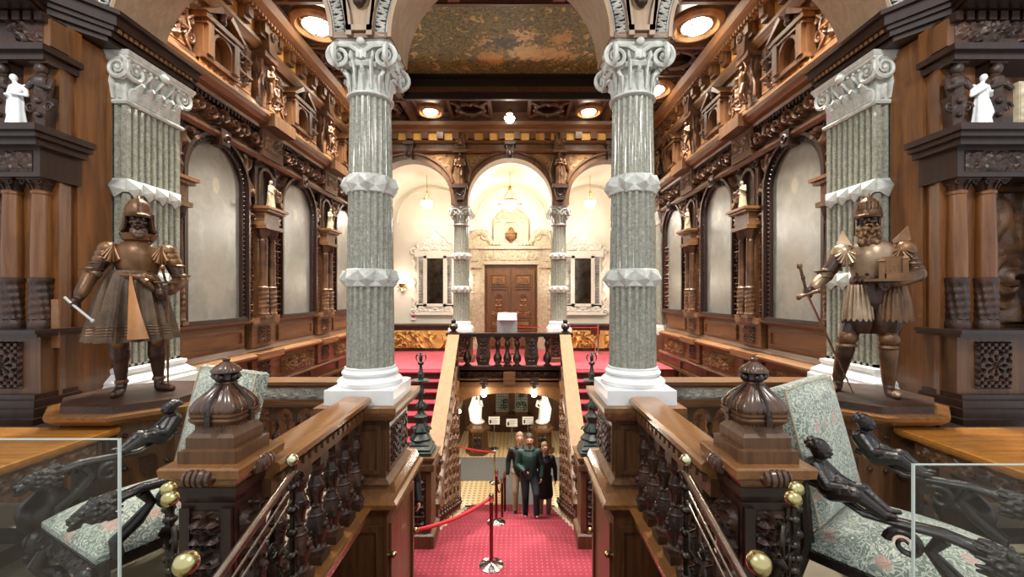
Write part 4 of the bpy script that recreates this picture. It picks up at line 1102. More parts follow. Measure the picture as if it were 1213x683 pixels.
# ================================================================ CEILING LAMPS
LAMPS = []
def ceiling_lamp(label, x, y, r=.33):
    t = thing('ceiling_lamp', label, 'ceiling lamp', (x, y, 6.2), group='round ceiling lamps')
    b = MB(); n = 30
    b.lathe([(r*1.3, .12), (r*1.32, .04), (r*1.2, 0), (r*1.05, -.01), (r*.98, .03), (r*.92, .06), (r*.92, .14)], (0, 0, 0), n, cap=False); rim_ = b.finish('rim', M['carvm'], t, world=False)
    b = MB(); b.lathe([(r*.92, .07), (r*.74, .03), (r*.72, .05), (r*.72, .1)], n=n, cap=False); b.finish('inner_ring', M['woodx'], rim_, world=False)
    b = MB(); b.lathe([(.001, -.06), (r*.3, -.05), (r*.55, -.01), (r*.68, .05), (r*.7, .1)], n=24); gb_ = b.finish('glass_bowl', M['bulb'], t, world=False, label='bright lit glass bowl')
    b = MB()
    for k in range(4): a = PI/4+k*PI/2; b.tube([(r*.9*math.cos(a), r*.9*math.sin(a), .06), (r*.6*math.cos(a), r*.6*math.sin(a), -.02), (0, 0, -.09)], .012, 5)
    b.finish('rib', M['brass'], gb_, world=False)
    return t
for s in (-1, 1):
    for i, y in enumerate((4.75, 6.9, 9.06)):
        if i == 0: LAMPS.append((s*3.16, y, 5.9, LW)); 
        ceiling_lamp('round lit ceiling lamp on the %s side, %s of three' % (SIDE[s][0], ['nearest', 'middle', 'farthest'][i]), s*3.16, y)
        if i: LAMPS.append((s*3.16, y, 6.05, LW))
for i, x in enumerate((-1.93, 1.93)):
    ceiling_lamp('round lit ceiling lamp before the far arcade, %s of the small pendant globe' % ['left', 'right'][i], x, 10.1, .25); LAMPS.append((x, 10.1, 6.05, LW*.7))
t = thing('pendant_globe', 'small lit globe hanging below the ceiling between two round lamps', 'pendant lamp', (0, 10.05, 6.2))
MB().lathe([(.05, .08), (.07, .02), (.05, -.04), (.06, -.06)], n=12).finish('stem', M['brass'], t, world=False); MB().ball((0, 0, -.14), .12, 16, 12).finish('globe', M['bulb'], t, world=False)
for k in range(1):
    b = MB(); b.lathe([(.14, -.14), (.15, -.12), (.14, -.1)], n=16, cap=False); b.finish('ring', M['brass'], t, world=False)
LAMPS.append((0, 10.0, 6.0, LW*.5))
# ================================================================ STAIRWELL WOODWORK
def baluster_prof(h, r): 
    return [(r*.95, 0), (r*.95, h*.05), (r*.6, h*.07), (r*.5, h*.1), (r*.9, h*.16), (r*1.05, h*.24), (r*.95, h*.33), (r*.55, h*.44), (r*.42, h*.5), (r*.62, h*.53), (r*.42, h*.56), (r*.5, h*.62), (r*.72, h*.72), (r*.66, h*.78), (r*.45, h*.86), (r*.6, h*.89), (r*.6, h*.91), (r*.9, h*.94), (r*.9, h)]
def carve(a, z): return 1+.12*math.cos(6*a+z*30)+.06*math.sin(3*a-z*60)
def framed(b, s, x, y0, y1, z0, z1, w=.035, d=.02):
    """raised frame on a face x=const facing the centre line"""
    for (a0, a1, c0, c1) in ((y0, y1, z0, z0+w), (y0, y1, z1-w, z1), (y0, y0+w, z0+w, z1-w), (y1-w, y1, z0+w, z1-w)): b.box(x, x-s*d, a0, a1, c0, c1)
def framedf(b, y, x0, x1, z0, z1, w=.035, d=.02):
    for (a0, a1, c0, c1) in ((x0, x1, z0, z0+w), (x0, x1, z1-w, z1), (x0, x0+w, z0+w, z1-w), (x1-w, x1, z0+w, z1-w)): b.box(a0, a1, y-d, y, c0, c1)
for s in (-1, 1):
    nm = SIDE[s][0]
    # ---- pedestal under the near column
    t = thing('column_pedestal', 'tall panelled oak pedestal carrying the %s front column' % nm, 'pedestal', (s*1.26, 4.0, -1.9), group='pedestals of the front columns')
    cx = s*1.265
    b = MB(); b.frus(cx, 4.05, [(.64, .3, .4), (.66, .33, .43), (.7, .35, .45), (.73, .36, .46), (.77, .36, .46)]); b.finish('cap', M['woodh'], t, smooth=False)
    b = MB(); b.frus(cx, 4.05, [(.08, .29, .4), (.12, .24, .35), (.64, .24, .35)]); framedf(b, 3.7, cx-.2, cx+.2, .16, .6); framed(b, s, cx-s*.24, 3.74, 4.36, .16, .6); ub_ = b.finish('upper_body', M['wood'], t, smooth=False)
    fr = Matrix(((0, s, 0, cx-s*.24), (1, 0, 0, 0), (0, 0, 1, 0), (0, 0, 0, 1)))
    b = MB(Matrix(((0, -s, 0, cx-s*.24), (1, 0, 0, 0), (0, 0, 1, 0), (0, 0, 0, 1)))); b.relief(3.8, 4.3, .2, .56, .005, .04, seed=6, style='lattice'); b.finish('carved_panel', M['carvd'], ub_)
    b = MB(); b.frus(s*1.24, 4.12, [(-.13, .3, .5), (-.11, .34, .53), (-.07, .34, .53), (-.05, .31, .5), (.0, .31, .45), (.08, .29, .41)]); b.finish('ledge', M['rail'], t, smooth=False)
    b = MB(); b.frus(s*1.26, 4.12, [(-1.9, .3, .5), (-1.74, .3, .5), (-1.7, .26, .47), (-.2, .26, .47), (-.13, .3, .5)]); framed(b, s, s*1.0, 3.7, 4.54, -1.6, -.28, .06, .025); framedf(b, 3.65, s*1.26-.22, s*1.26+.22, -1.6, -.28, .05, .02); b.finish('lower_body', M['wood'], t, smooth=False)
    b = MB(); b.ball((s*.95, 3.68, -.55), .03, 10, 8); b.tube([(s*1.0, 3.68, -.55), (s*.95, 3.68, -.55)], .012, 6); b.cut(); b.ball((s*.95, 4.5, -.8), .03, 10, 8); b.tube([(s*1.0, 4.5, -.8), (s*.95, 4.5, -.8)], .012, 6)
    b.finish('rope_hook', M['brass'], t)
    # ---- level balustrade toward the camera
    t = thing('balustrade', 'level carved balustrade with wide polished rail beside the near %s newel' % nm, 'balustrade', (s*1.24, 2.9, -.1), group='level balustrades')
    b = MB(); y0, y1 = 2.24, 3.66
    prof = [(-.13, .8), (-.13, .835), (-.11, .85), (-.06, .856), (.06, .856), (.11, .85), (.13, .835), (.13, .8), (.1, .785), (.08, .76), (-.08, .76), (-.1, .785)]
    R = Matrix(((0, 1, 0, s*1.27), (1, 0, 0, 0), (0, 0, 1, 0), (0, 0, 0, 1)))
    b.mold(prof, y0, y1, M=R); hr_ = b.finish('handrail', M['rail'], t)
    b = MB(); b.box(s*1.19, s*1.31, y0, y1, .66, .76)
    for k in range(20): b.box(s*1.165, s*1.19, y0+.05+k*.085, y0+.09+k*.085, .72, .76)
    b.finish('under_rail', M['wood'], hr_, smooth=False)
    b = MB(); b.box(s*1.14, s*1.44, .95, y1, -.13, -.09); b.box(s*1.12, s*1.44, .95, y1, -.11, -.095); b.box(s*1.18, s*1.44, .95, y1, -.25, -.13); b.finish('bottom_ledge', M['rail'], t, smooth=False)
    for k in range(6):
        y = 2.42+k*.235; x = s*1.26
        b = MB(); b.box(x-.07, x+.07, y-.07, y+.07, -.09, -.03); b.lathe(baluster_prof(.62, .07), (x, y, -.03), 18, fn=lambda a, z: carve(a, z) if .06 < z < .55 else 1)
        for q in range(6):
            a = 2*PI*q/6; leaf(b, (x, y, .02), a, .05, .12, .02, .045); leaf(b, (x, y, .3), a+1, .035, .1, .016, .035); b.ball((x+.062*math.cos(a+.5), y+.062*math.sin(a+.5), .13), .017, 6, 5)
        b.tube([(x+.05*math.cos(q*PI/5), y+.05*math.sin(q*PI/5), .235) for q in range(10)], .01, 5, closed=True); b.tube([(x+.045*math.cos(q*PI/5), y+.045*math.sin(q*PI/5), .44) for q in range(10)], .01, 5, closed=True)
        b.ball((x-s*.06, y, .16), .028, 8, 6); b.box(x-.06, x+.06, y-.06, y+.06, .59, .66)
        b.finish('baluster', M['carvd'], t)
        if k < 6:
            b = MB(); b.arch(y+.137, .5, .085, .11, -.03, .03, None, 10, M=Matrix(((0, 1, 0, x), (1, 0, 0, 0), (0, 0, 1, 0), (0, 0, 0, 1)))); b.finish('arch', M['carvd'], t)
    # ---- near newel with the big turned finial
    nx, ny = s*1.37, 2.15
    t = thing('newel_post', 'near %s newel post crowned by a stepped base and ribbed dome finial' % nm, 'newel post', (nx, ny, 0), group='near newel posts with dome finials')
    b = MB(); b.frus(nx, ny, [(-.088, .17, .17), (.02, .17, .17), (.06, .13, .13), (.74, .13, .13), (.78, .15, .15), (.82, .15, .15)])
    for q in (-1, 1): b.box(nx+q*.1-.025, nx+q*.1+.025, ny-.15, ny-.13, .1, .72)
    po_ = b.finish('post', M['dark'], t, smooth=False)
    b = MB(); b.relief(nx-.075, nx+.075, .12, .7, 0, .05, seed=3, style='candelabra', cell=.008, M=frame_front(ny-.13))
    b.relief(ny-.1, ny+.1, .12, .7, 0, .05, seed=5, style='candelabra', cell=.008, M=Matrix(((0, -s, 0, nx-s*.13), (1, 0, 0, 0), (0, 0, 1, 0), (0, 0, 0, 1)))); b.finish('carving', M['carvd'], po_)
    b = MB(); b.frus(nx, ny, [(.82, .14, .14), (.86, .155, .155), (.875, .175, .175), (.88, .19, .19), (.922, .195, .195), (.932, .188, .188)]); b.finish('slab', M['rail'], t, smooth=False)
    f = .74; z0 = .932; Z = lambda z: z0+(z-1.046)*1.14
    S = lambda L: [(Z(z), q*f) for z, q in L]; S3 = lambda L: [(Z(z), q*f, r*f) for z, q, r in L]
    b = MB(); b.frus(nx, ny, S3([(1.046, .19, .19), (1.098, .19, .19), (1.104, .16, .16), (1.15, .16, .16), (1.165, .14, .14), (1.18, .125, .125), (1.2, .125, .125)])); b.finish('stepped_base', M['wood'], t, smooth=False)
    def sq(a, z, q):
        k = (a+PI/4) % (PI/2)-PI/4; return q*min(1/math.cos(k), 1.25)
    b = MB(); b.ngon_stack(nx, ny, 64, S([(1.195, .125), (1.205, .15), (1.22, .17), (1.226, .17), (1.232, .158), (1.24, .168), (1.25, .168)]), fn=sq)
    for k in range(36):
        a = 2*PI*k/36; rr = sq(a, 0, .124*f); b.ball((nx+rr*math.cos(a), ny+rr*math.sin(a), Z(1.195)), .009, 6, 5)
    b.finish('dome_rim', M['wood'], t, angle=30)
    b = MB(); b.ngon_stack(nx, ny, 144, S([(1.25, .156), (1.265, .163), (1.285, .154), (1.31, .128), (1.335, .09), (1.352, .06), (1.362, .05), (1.368, .055), (1.376, .048)]), fn=lambda a, z, q: sq(a, z, q)*(1+.05*abs(math.cos(12*a))))
    dm_ = b.finish('ribbed_dome', M['rib'], t, angle=50)
    b = MB()
    for k in range(4):
        R2 = Matrix.Translation((nx, ny, 0)) @ Matrix.Rotation(k*PI/2+PI/4*0, 4, 'Z')
        b.tube([(x*f, 0, Z(z)) for x, z in ((.05, 1.37), (.09, 1.345), (.135, 1.31), (.165, 1.26), (.175, 1.225))], [.006, .009, .01, .011, .014], 6, M=R2); b.box(.16*f, .186*f, -.014, .014, Z(1.2), Z(1.25), M=R2)
        b.spiral((0, 0, 0), .024, .011, 1.5, M=R2 @ Matrix.Translation((.045, 0, Z(1.393))), n=18); b.ball((.048, 0, Z(1.395)), (.022, .025, .02), 8, 6, M=R2)
    b.lathe([(.03, Z(1.37)), (.042, Z(1.385)), (.038, Z(1.405)), (.03, Z(1.42))], (nx, ny, 0), 20)
    b.finish('neck_scrolls', M['dark'], dm_)
    b = MB(); b.lathe([(.036, Z(1.412)), (.064, Z(1.418)), (.065, Z(1.424)), (.05, Z(1.442)), (.028, Z(1.458)), (.014, Z(1.466)), (.018, Z(1.47)), (.018, Z(1.478)), (.008, Z(1.482))], (nx, ny, 0), 96, fn=lambda a, z: 1+(.08*abs(math.cos(10*a)) if Z(1.415) < z < Z(1.45) else 0)); b.finish('cap', M['rib'], dm_, angle=50)
    for (ax, dx, dy) in (('f', 0, -.185), ('i', -s*.185, 0), ('b', 0, .185), ('o', s*.185, 0)):
        b = MB()
        R3 = Matrix.Translation((nx+dx, ny+dy, .885)) @ (Matrix.Rotation(PI/2, 4, 'X') if dx else Matrix.Rotation(PI/2, 4, 'Y')) @ Matrix.Scale(.88, 4)
        b.lathe([(.02, -.075), (.04, -.07), (.045, -.055), (.034, -.05), (.048, -.04), (.05, -.02), (.037, -.015), (.05, -.008), (.05, .008), (.037, .015), (.05, .02), (.048, .04), (.034, .05), (.045, .055), (.04, .07), (.02, .075)], n=20, M=R3)
        for q in (-1, 1): b.ball((0, 0, q*.075), .018, 8, 6, M=R3)
        b.finish('scroll_roll', M['rib'], t)
    # ---- transverse balustrade beside the pilaster
    t = thing('balustrade', 'carved arcaded balustrade crossing behind the %s statue to the front column' % nm, 'balustrade', (s*2.5, 4.75, 0), group='arcaded balustrades')
    b = MB(); b.box(s*1.62, s*3.98, 4.66, 4.96, .74, .775); b.box(s*1.62, s*3.98, 4.7, 4.92, .71, .74); b.box(s*1.62, s*3.98, 4.66, 4.94, .52, .57); b.box(s*1.62, s*3.98, 4.68, 4.92, .49, .52); b.box(s*1.62, s*3.98, 4.64, 4.98, -.15, .02); rl_ = b.finish('rails', M['woodx'], t, smooth=False)
    b = MB(); b.box(s*1.62, s*3.98, 4.72, 4.9, .57, .71); b.relief(min(s*1.65, s*3.9), max(s*1.65, s*3.9), .58, .7, 0, .02, seed=2, style='foliate', cell=.009, mirror=False, M=frame_front(4.72), maxn=160); b.finish('carved_frieze', M['greyw'], rl_)
    b = MB(frame_front(4.88)); n = 9; w = (3.9-1.65)/n
    b.archwall(min(s*1.65, s*3.9), max(s*1.65, s*3.9), .49, [(s*(1.65+w*(k+.5)), .095, .36) for k in range(n)], .3, 0, .12, 12); b.finish('arcade', M['carvd'], t)
    for k in range(n+1):
        x = s*(1.65+w*k); b = MB(); b.lathe(baluster_prof(.3, .045), (x, 4.82, .02), 12, fn=carve); b.finish('baluster', M['carvd'], t)
    for k in range(n):
        x = s*(1.65+w*(k+.5)); b = MB(); b.lathe(baluster_prof(.36, .035), (x, 4.82, .02), 12, fn=carve); b.tube([(x-.05, 4.82, .3), (x, 4.8, .34), (x+.05, 4.82, .3)], .014, 5); b.ball((x, 4.78, .33), .02, 6, 5); b.finish('inner_baluster', M['carv'], t)
    # ---- rising banister of the upper flight
    t = thing('banister', 'sloping banister with broad pale rail rising on the %s side of the lower flight' % nm, 'banister', (s*1.25, 8.0, -1.9), group='sloping banisters')
    A = Vector((s*1.14, 6.45, -.74)); B = Vector((s*1.30, 9.65, .86)); d = (B-A); 
    def slab(b, za, zb, hw, offx=0, y0=6.45, y1=9.65, hwb=None):
        ta, tb = (y0-6.45)/3.2, (y1-6.45)/3.2; P = A+d*ta; Q = A+d*tb; hb = hwb or hw
        vs = [(P.x-hw+offx, P.y, P.z+za), (P.x+hw+offx, P.y, P.z+za), (P.x+hw+offx, P.y, P.z+zb), (P.x-hw+offx, P.y, P.z+zb), (Q.x-hb+offx, Q.y, Q.z+za), (Q.x+hb+offx, Q.y, Q.z+za), (Q.x+hb+offx, Q.y, Q.z+zb), (Q.x-hb+offx, Q.y, Q.z+zb)]
        b.add(vs, [(0,1,2,3),(7,6,5,4),(0,4,5,1),(1,5,6,2),(2,6,7,3),(3,7,4,0)])
    b = MB(); slab(b, -.05, 0, .13); slab(b, -.08, -.05, .1); b.finish('handrail', M['railp'], t, smooth=False, label='broad pale worn handrail')
    b = MB(); slab(b, -.16, -.08, .07); slab(b, -.84, -.76, .1); slab(b, -1.12, -.84, .07); b.finish('string', M['wood'], t, smooth=False)
    for k in range(11):
        y = 6.6+k*.29; p = A+d*((y-6.45)/3.2); b = MB(); b.lathe(baluster_prof(.6, .06), (p.x, y, p.z-.76), 12, fn=carve); b.ball((p.x-s*.05, y, p.z-.5), .045, 8, 6); b.ball((p.x-s*.04, y, p.z-.3), .03, 8, 6); b.finish('baluster', M['carv'], t)
    b = MB()
    poly = [(6.3, -2.0), (6.3, -1.8), (9.7, -.12), (9.7, -.9), (9.7, -3.25)]
    xx = s*1.2
    vs = [(xx, p[0], p[1]) for p in poly]+[(xx+s*.12, p[0], p[1]) for p in poly]; n = len(poly)
    b.add(vs, [tuple(range(n)), tuple(reversed(range(n, 2*n)))]+[(i, n+i, n+(i+1) % n, (i+1) % n) for i in range(n)]); sb_ = b.finish('side_board', M['wood'], t, smooth=False)
    for k in range(6):
        y0 = 6.5+k*.53; zt = -1.78+(y0-6.3)*.494; zb = -2.0-(y0-6.3)*.407+.06; sl = .494*.43; sb = -.407*.43
        b = MB()
        def bar(ya, za, yb, zb2, w=.03):
            b.tube([(xx-s*.015, ya, za), (xx-s*.015, yb, zb2)], w, 6)
        bar(y0, zt-.08, y0+.43, zt+sl-.08); bar(y0, zb+.06, y0+.43, zb+sb+.06); bar(y0, zb+.06, y0, zt-.08); bar(y0+.43, zb+sb+.06, y0+.43, zt+sl-.08)
        b.finish('panel_frame', M['rail'], sb_)
        h = zt-zb-.25
        b = MB(Matrix(((0, -s, 0, xx), (1, 0, 0, 0), (0, 0, 1, 0), (0, 0, 0, 1)))); b.relief(y0+.05, y0+.38, zb+.1, max(zb+.25, zt-.1), 0, .06, seed=k+30, style='candelabra' if k > 1 else 'foliate', cell=.014); b.finish('carved_panel', M['carv'], sb_)
    for k in range(12):
        y = 6.5+k*.27; zb = -2.0-(y-6.3)*.407; b = MB(); b.tube([(xx-s*.06, y, zb+.42), (xx-s*.1, y-.04, zb+.36), (xx-s*.05, y-.06, zb+.26), (xx-s*.08, y-.03, zb+.2)], [.02, .035, .03, .01], 6); b.ball((xx-s*.09, y-.03, zb+.42), .028, 6, 5)
        b.finish('carved_bracket', M['rib'], sb_)
    # ---- newel at the landing with its dark candelabrum
    nx, ny = s*1.28, 6.2
    t = thing('newel_post', 'square carved newel at the foot of the %s upper flight, under a dark candelabrum' % nm, 'newel post', (nx, ny, -1.9), group='landing newel posts')
    b = MB(); b.frus(nx, ny, [(-1.9, .24, .24), (-1.72, .24, .24), (-1.68, .19, .19), (-.82, .19, .19), (-.78, .24, .24), (-.7, .24, .24), (-.68, .21, .21), (-.62, .25, .25), (-.59, .25, .25)]); 
    for q in (-1, 1): b.box(nx+q*.15-.03, nx+q*.15+.03, ny-.22, ny-.19, -1.65, -.85)
    b.finish('post', M['wood'], t, smooth=False)
    b = MB(frame_front(ny-.19)); b.relief(nx-.11, nx+.11, -1.62, -.88, 0, .05, seed=12, style='candelabra'); b.finish('carving', M['carvd'], t)
    t = thing('candelabrum', 'dark green metal candelabrum topped by a small eagle on the %s landing newel' % nm, 'candelabrum', (nx, ny, -.59), group='dark candelabra on the landing newels')
    b = MB(); b.ngon_stack(nx, ny, 4, [(-.59, .27), (-.54, .27), (-.53, .24), (-.5, .25), (-.46, .2), (-.44, .21), (-.4, .17)], rot=PI/4); b.finish('foot', M['green_iron'], t, smooth=False)
    b = MB(); b.lathe([(.15, -.4), (.16, -.37), (.1, -.3), (.12, -.26), (.09, -.2), (.06, -.15), (.09, -.1), (.1, -.05), (.05, .0), (.04, .05), (.075, .08), (.07, .13), (.035, .17), (.03, .24), (.055, .28), (.05, .33), (.028, .37), (.022, .47), (.13, .475), (.135, .49), (.04, .5), (.03, .54), (.05, .58), (.03, .62), (.02, .72)], (nx, ny, 0), 16, fn=lambda a, z: 1+.1*math.cos(5*a+z*10)*(z < .4))
    for q in range(6):
        a = q*PI/3; b.spiral((.1, 0, -.25), .05, .014, M=Matrix.Translation((nx, ny, 0)) @ Matrix.Rotation(a, 4, 'Z'), n=14); b.spiral((.06, 0, .1), .035, .01, M=Matrix.Translation((nx, ny, 0)) @ Matrix.Rotation(a, 4, 'Z'), n=12); b.tube([(nx, ny, .5), (nx+.05*math.cos(a), ny+.05*math.sin(a), .54), (nx+.02*math.cos(a), ny+.02*math.sin(a), .6)], .01, 5)
    st_ = b.finish('stem', M['green_iron'], t)
    b = MB(); b.ball((nx, ny, .74), (.05, .05, .035), 10, 8); b.ball((nx, ny, .81), (.028, .035, .06), 10, 8); b.ball((nx, ny-.02, .885), .02, 8, 6); b.tube([(nx, ny-.035, .885), (nx, ny-.06, .872)], [.01, .003], 5)
    for q in (-1, 1): b.tube([(nx+q*.02, ny, .85), (nx+q*.06, ny+.01, .87), (nx+q*.075, ny+.01, .82), (nx+q*.055, ny+.01, .76)], [.014, .022, .018, .006], 6, flat=.5)
    b.finish('eagle', M['green_iron'], st_, label='small eagle with folded wings')
    # ---- far newel + pedestal
    nx, ny = s*1.32, 9.78
    t = thing('newel_post', 'dark far newel with a knob finial where the %s banister meets the upper gallery' % nm, 'newel post', (nx, ny, 0), group='far newel posts')
    b = MB(); b.frus(nx, ny, [(-.3, .14, .14), (.05, .14, .14), (.1, .11, .11), (.78, .11, .11), (.82, .15, .15), (.88, .16, .16)]); b.relief(nx-.08, nx+.08, .12, .75, 0, .04, seed=2, style='candelabra', M=frame_front(ny-.11)); b.finish('post', M['carvd'], t, smooth=False)
    b = MB(); b.lathe([(.1, .88), (.1, .9), (.05, .93), (.09, .98), (.11, 1.03), (.08, 1.08), (.05, 1.1), (.06, 1.13), (.05, 1.17), (.01, 1.19)], (nx, ny, 0), 16); b.finish('finial', M['ebony'], t)
    t = thing('column_pedestal', 'dark carved pedestal carrying the %s distant column' % nm, 'pedestal', (s*1.3, 11.08, 0), group='pedestals of the distant columns')
    b = MB(); b.frus(s*1.3, 11.08, [(.012, .34, .34), (.12, .34, .34), (.15, .28, .28), (.66, .28, .28), (.69, .34, .34), (.768, .34, .34)]); b.finish('block', M['wood'], t, smooth=False)
    b = MB(frame_front(10.8)); b.relief(s*1.3-.22, s*1.3+.22, .18, .64, 0, .03, seed=9, style='lattice'); b.finish('carving', M['carvd'], t)
    # flanking lengths of gallery balustrade
# ---- far landing balustrade
t = thing('balustrade', 'dark balustrade across the far gallery edge in front of the carved door', 'balustrade', (0, 9.85, 0))
b = MB(); b.box(-1.2, 1.2, 9.7, 9.98, .83, .87); b.box(-1.2, 1.2, 9.73, 9.95, .78, .83); b.box(-1.2, 1.2, 9.74, 9.94, 0, .08); b.finish('rails', M['dark'], t, smooth=False)
for x in (-.62, .52):
    b = MB(); b.frus(x, 9.84, [(.08, .15, .1), (.12, .13, .08), (.3, .17, .11), (.6, .13, .09), (.78, .17, .1)]); b.relief(x-.08, x+.08, .15, .75, 0, .03, seed=3, style='candelabra', M=frame_front(9.74)); b.finish('post', M['carvd'], t, smooth=False)
for x in (-1.0, -.28, -.05, .18, .9):
    b = MB(); b.lathe(baluster_prof(.7, .1), (x, 9.84, .08), 14); b.finish('baluster', M['dark'], t)
# ---- beam under the far gallery
t = struct(MB().box(-1.5, 1.5, 9.82, 10.0, -.42, -.02).finish('trim_gallery', M['woodx'], smooth=False), 'carved oak beam and low arch under the far gallery edge', 'beam'); WMI[t.name] = Matrix.Identity(4)
b = MB(frame_front(9.82)); b.relief(-1.2, 1.2, -.2, -.06, 0, .05, seed=8, style='scroll', mirror=False); b.finish('carving', M['carvd'], t)
b = MB(frame_front(9.82)); b.mold([(0,-.26),(.05,-.24),(.08,-.21),(0,-.2)], -1.3, 1.3); b.box(-.14, .14, 0, .12, -.34, -.04); b.finish('moulding', M['woodx'], t)
b = MB(); vs = []; n = 20
pts = [(1.25*math.cos(PI*k/n)*1.0, -1.05+.48*math.sin(PI*k/n)**.6) for k in range(n+1)]
vs = [(p[0], y, p[1]) for y in (9.86, 9.98) for p in pts]+[(p[0], y, -.42) for y in (9.86, 9.98) for p in pts]; m = n+1
b.add(vs, [(i, i+1, 2*m+i+1, 2*m+i) for i in range(n)]+[(i, m+i, m+i+1, i+1) for i in range(n)]+[(m+i, 3*m+i, 3*m+i+1, m+i+1) for i in range(n)]); b.finish('low_arch', M['panel'], t)
for x in (-.6, .58):
    t = thing('bracket_lamp', 'lit bulb on a carved bracket under the far gallery beam, %s one' % ('left' if x < 0 else 'right'), 'lamp', (x, 9.7, -.4), group='bulbs under the gallery beam')
    b = MB(); b.box(x-.1, x+.1, 9.66, 9.82, -.24, -.18); b.prism([(x-.09, -.24), (x+.09, -.24), (x+.03, -.44), (x-.03, -.44)], 9.68, 9.82); b.spiral((x-.05, 9.66, -.3), .04, .015); b.spiral((x+.05, 9.66, -.3), .04, .015, sgn=-1); br_ = b.finish('bracket', M['carvd'], t)
    b = MB(); b.lathe([(.02, -.44), (.05, -.48), (.075, -.55), (.05, -.62), (.01, -.64)], (x, 9.74, 0), 14); b.finish('bulb', M['bulb'], br_)
    LAMPS.append((x, 9.5, -.5, 5)); 
# ---- lower hall furniture
for s in (-1, 1):
    nm = SIDE[s][0]; px = s*1.17 if s < 0 else 1.08
    t = thing('statue_pedestal', 'carved wooden pedestal under the %s white statue of the lower hall' % nm, 'pedestal', (px, 14.6, -3.755 if 0 else -3.77), group='lower hall statue pedestals')
    b = MB(); b.ngon_stack(px, 14.6, 6, [(-3.77, .44), (-3.62, .44), (-3.58, .35), (-3.0, .33), (-2.96, .44), (-2.88, .44), (-2.86, .34), (-2.76, .3)]); b.finish('block', M['wood'], t, smooth=False)
    b = MB(frame_front(14.3)); b.relief(px-.14, px+.14, -3.52, -3.06, 0, .04, seed=2, style='candelabra'); b.finish('carving', M['carvd'], t)
    b = fig_blob(MB(Matrix.Translation((px, 14.6, -2.75))), 20+s, 1.02, True)
    b.tube([(s*.14, 0, .1), (s*.22, 0, .5), (s*.12, -.02, .98)], [.15, .13, .06], 8); b.ball((0, .0, .06), (.24, .2, .1))
    o = blob(b, 'marble_statue', M['white'], voxel=.018, smooth=1); tag(o, 'white marble draped statue on the %s pedestal of the lower hall' % nm, 'statue', 'white statues in the lower hall')
    for j, (yy, zz) in enumerate(((11.6, -1.8), (13.6, -2.05))):
        x = s*(1.97)
        t = thing('wall_lamp', 'small lit globe on the %s side wall of the lower hall, %s one' % (nm, ['nearer', 'farther'][j]), 'wall lamp', (x, yy, zz), group='lower hall wall lamps')
        b = MB(); b.tube([(x, yy, zz-.15), (x-s*.12, yy, zz-.2), (x-s*.25, yy, zz-.12), (x-s*.25, yy, zz-.06)], .02, 6); b.ball((x, yy, zz-.15), .05); b.finish('arm', M['brass'], t)
        b = MB(); b.ball((x-s*.25, yy, zz), .075, 12, 8); b.finish('globe', M['bulb'], t); LAMPS.append((x-s*.45, yy, zz+.2, 26))
for i, x in enumerate((-.62, .02, .6)):
    y = 14.9; yb = -2.74
    t = thing('sign_stand', 'white notice board on a thin pole in the lower hall, %s of three' % ['left', 'middle', 'right'][i], 'sign', (x, y, -3.77), group='notice stands in the lower hall')
    MB().lathe([(.16, 0), (.16, .02), (.02, .03)], (x, y, -3.77), 20).finish('foot', M['steel'], t)
    MB().tube([(x, y, -3.75), (x, y, yb-.12)], .018, 8).finish('pole', M['steel'], t)
    dz = -.08 if i == 1 else 0
    b = MB(); b.box(x-.2, x+.2, y-.02, y, yb-.14+dz, yb+.14+dz); p = b.finish('board', M['paper'], t, smooth=False)
    b = MB()
    for k in range(4): b.box(x-.15, x+.15-(k % 2)*.06, y-.024, y-.02, yb+dz+.07-k*.05, yb+dz+.08-k*.05)
    b.box(x-.16, x-.1, y-.024, y-.02, yb+dz-.1, yb+dz+.03); b.finish('printed_lines', M['ink'], p, smooth=False)
# ---- stanchions and ropes
def stanchion(label, x, y, z, mat='postred', h=.95):
    t = thing('rope_stanchion', label, 'stanchion', (x, y, z), group='rope stanchions on the stairs')
    MB().lathe([(.165, 0), (.165, .012), (.14, .02), (.08, .035), (.04, .06), (.03, .075), (.026, .09)], n=40).finish('base', M['steel'], t, world=False, label='domed chrome base')
    p = MB().lathe([(.025, .07), (.025, h-.08)], n=20).finish('post', M[mat], t, world=False)
    MB().lathe([(.028, h-.1), (.034, h-.09), (.034, h-.02), (.03, h-.0), (.022, h+.01)], n=20).finish('head', M['steel'], p, world=False, label='chrome head')
    return t
SP = [(-.19, 5.6, -1.9), (-.21, 7.55, -2.41), (-.13, 8.4, -2.75), (-.1, 9.45, -3.26)]
SL = ['chrome based rope stanchion on the landing, nearest of the row', 'second rope stanchion from the landing, on the red stairs', 'third rope stanchion down the red stairs', 'lowest rope stanchion on the red stairs']
for p, l in zip(SP, SL):
    z = p[2]
    if p[1] > 6.3: z = -1.9-(int((p[1]-6.3)/(4.6/11))+1)*1.87/11+.015
    stanchion(l, p[0], p[1], z, h=.96)
t = stanchion('brass coloured rope stanchion on the tiled lower floor', -.47, 12.2, -3.77, 'brass', .95); t['group'] = 'rope stanchions on the stairs'
def rope(label, a, c, sag, r=.02, flat=1, mat='rope', n=18):
    a = Vector(a); c = Vector(c); pts = [a+(c-a)*(k/n)-Vector((0, 0, sag*4*(k/n)*(1-k/n))) for k in range(n+1)]
    o = MB().tube(pts, r, 8, flat=flat).finish('barrier_rope', M[mat], None); return tag(o, label, 'rope')
rope('red rope from the nearest stanchion to the left column pedestal', (-.22, 5.6, -1.0), (-.96, 4.5, -.8), .06, .022)
rope('thin red rope across the lower hall beside the brass stanchion', (-.5, 12.2, -2.87), (-1.9, 12.6, -2.75), .04, .025)
rope('red tape stretched before the carved door of the upper gallery', (.12, 12.2, .82), (2.6, 12.3, .8), .0, .022, .4)
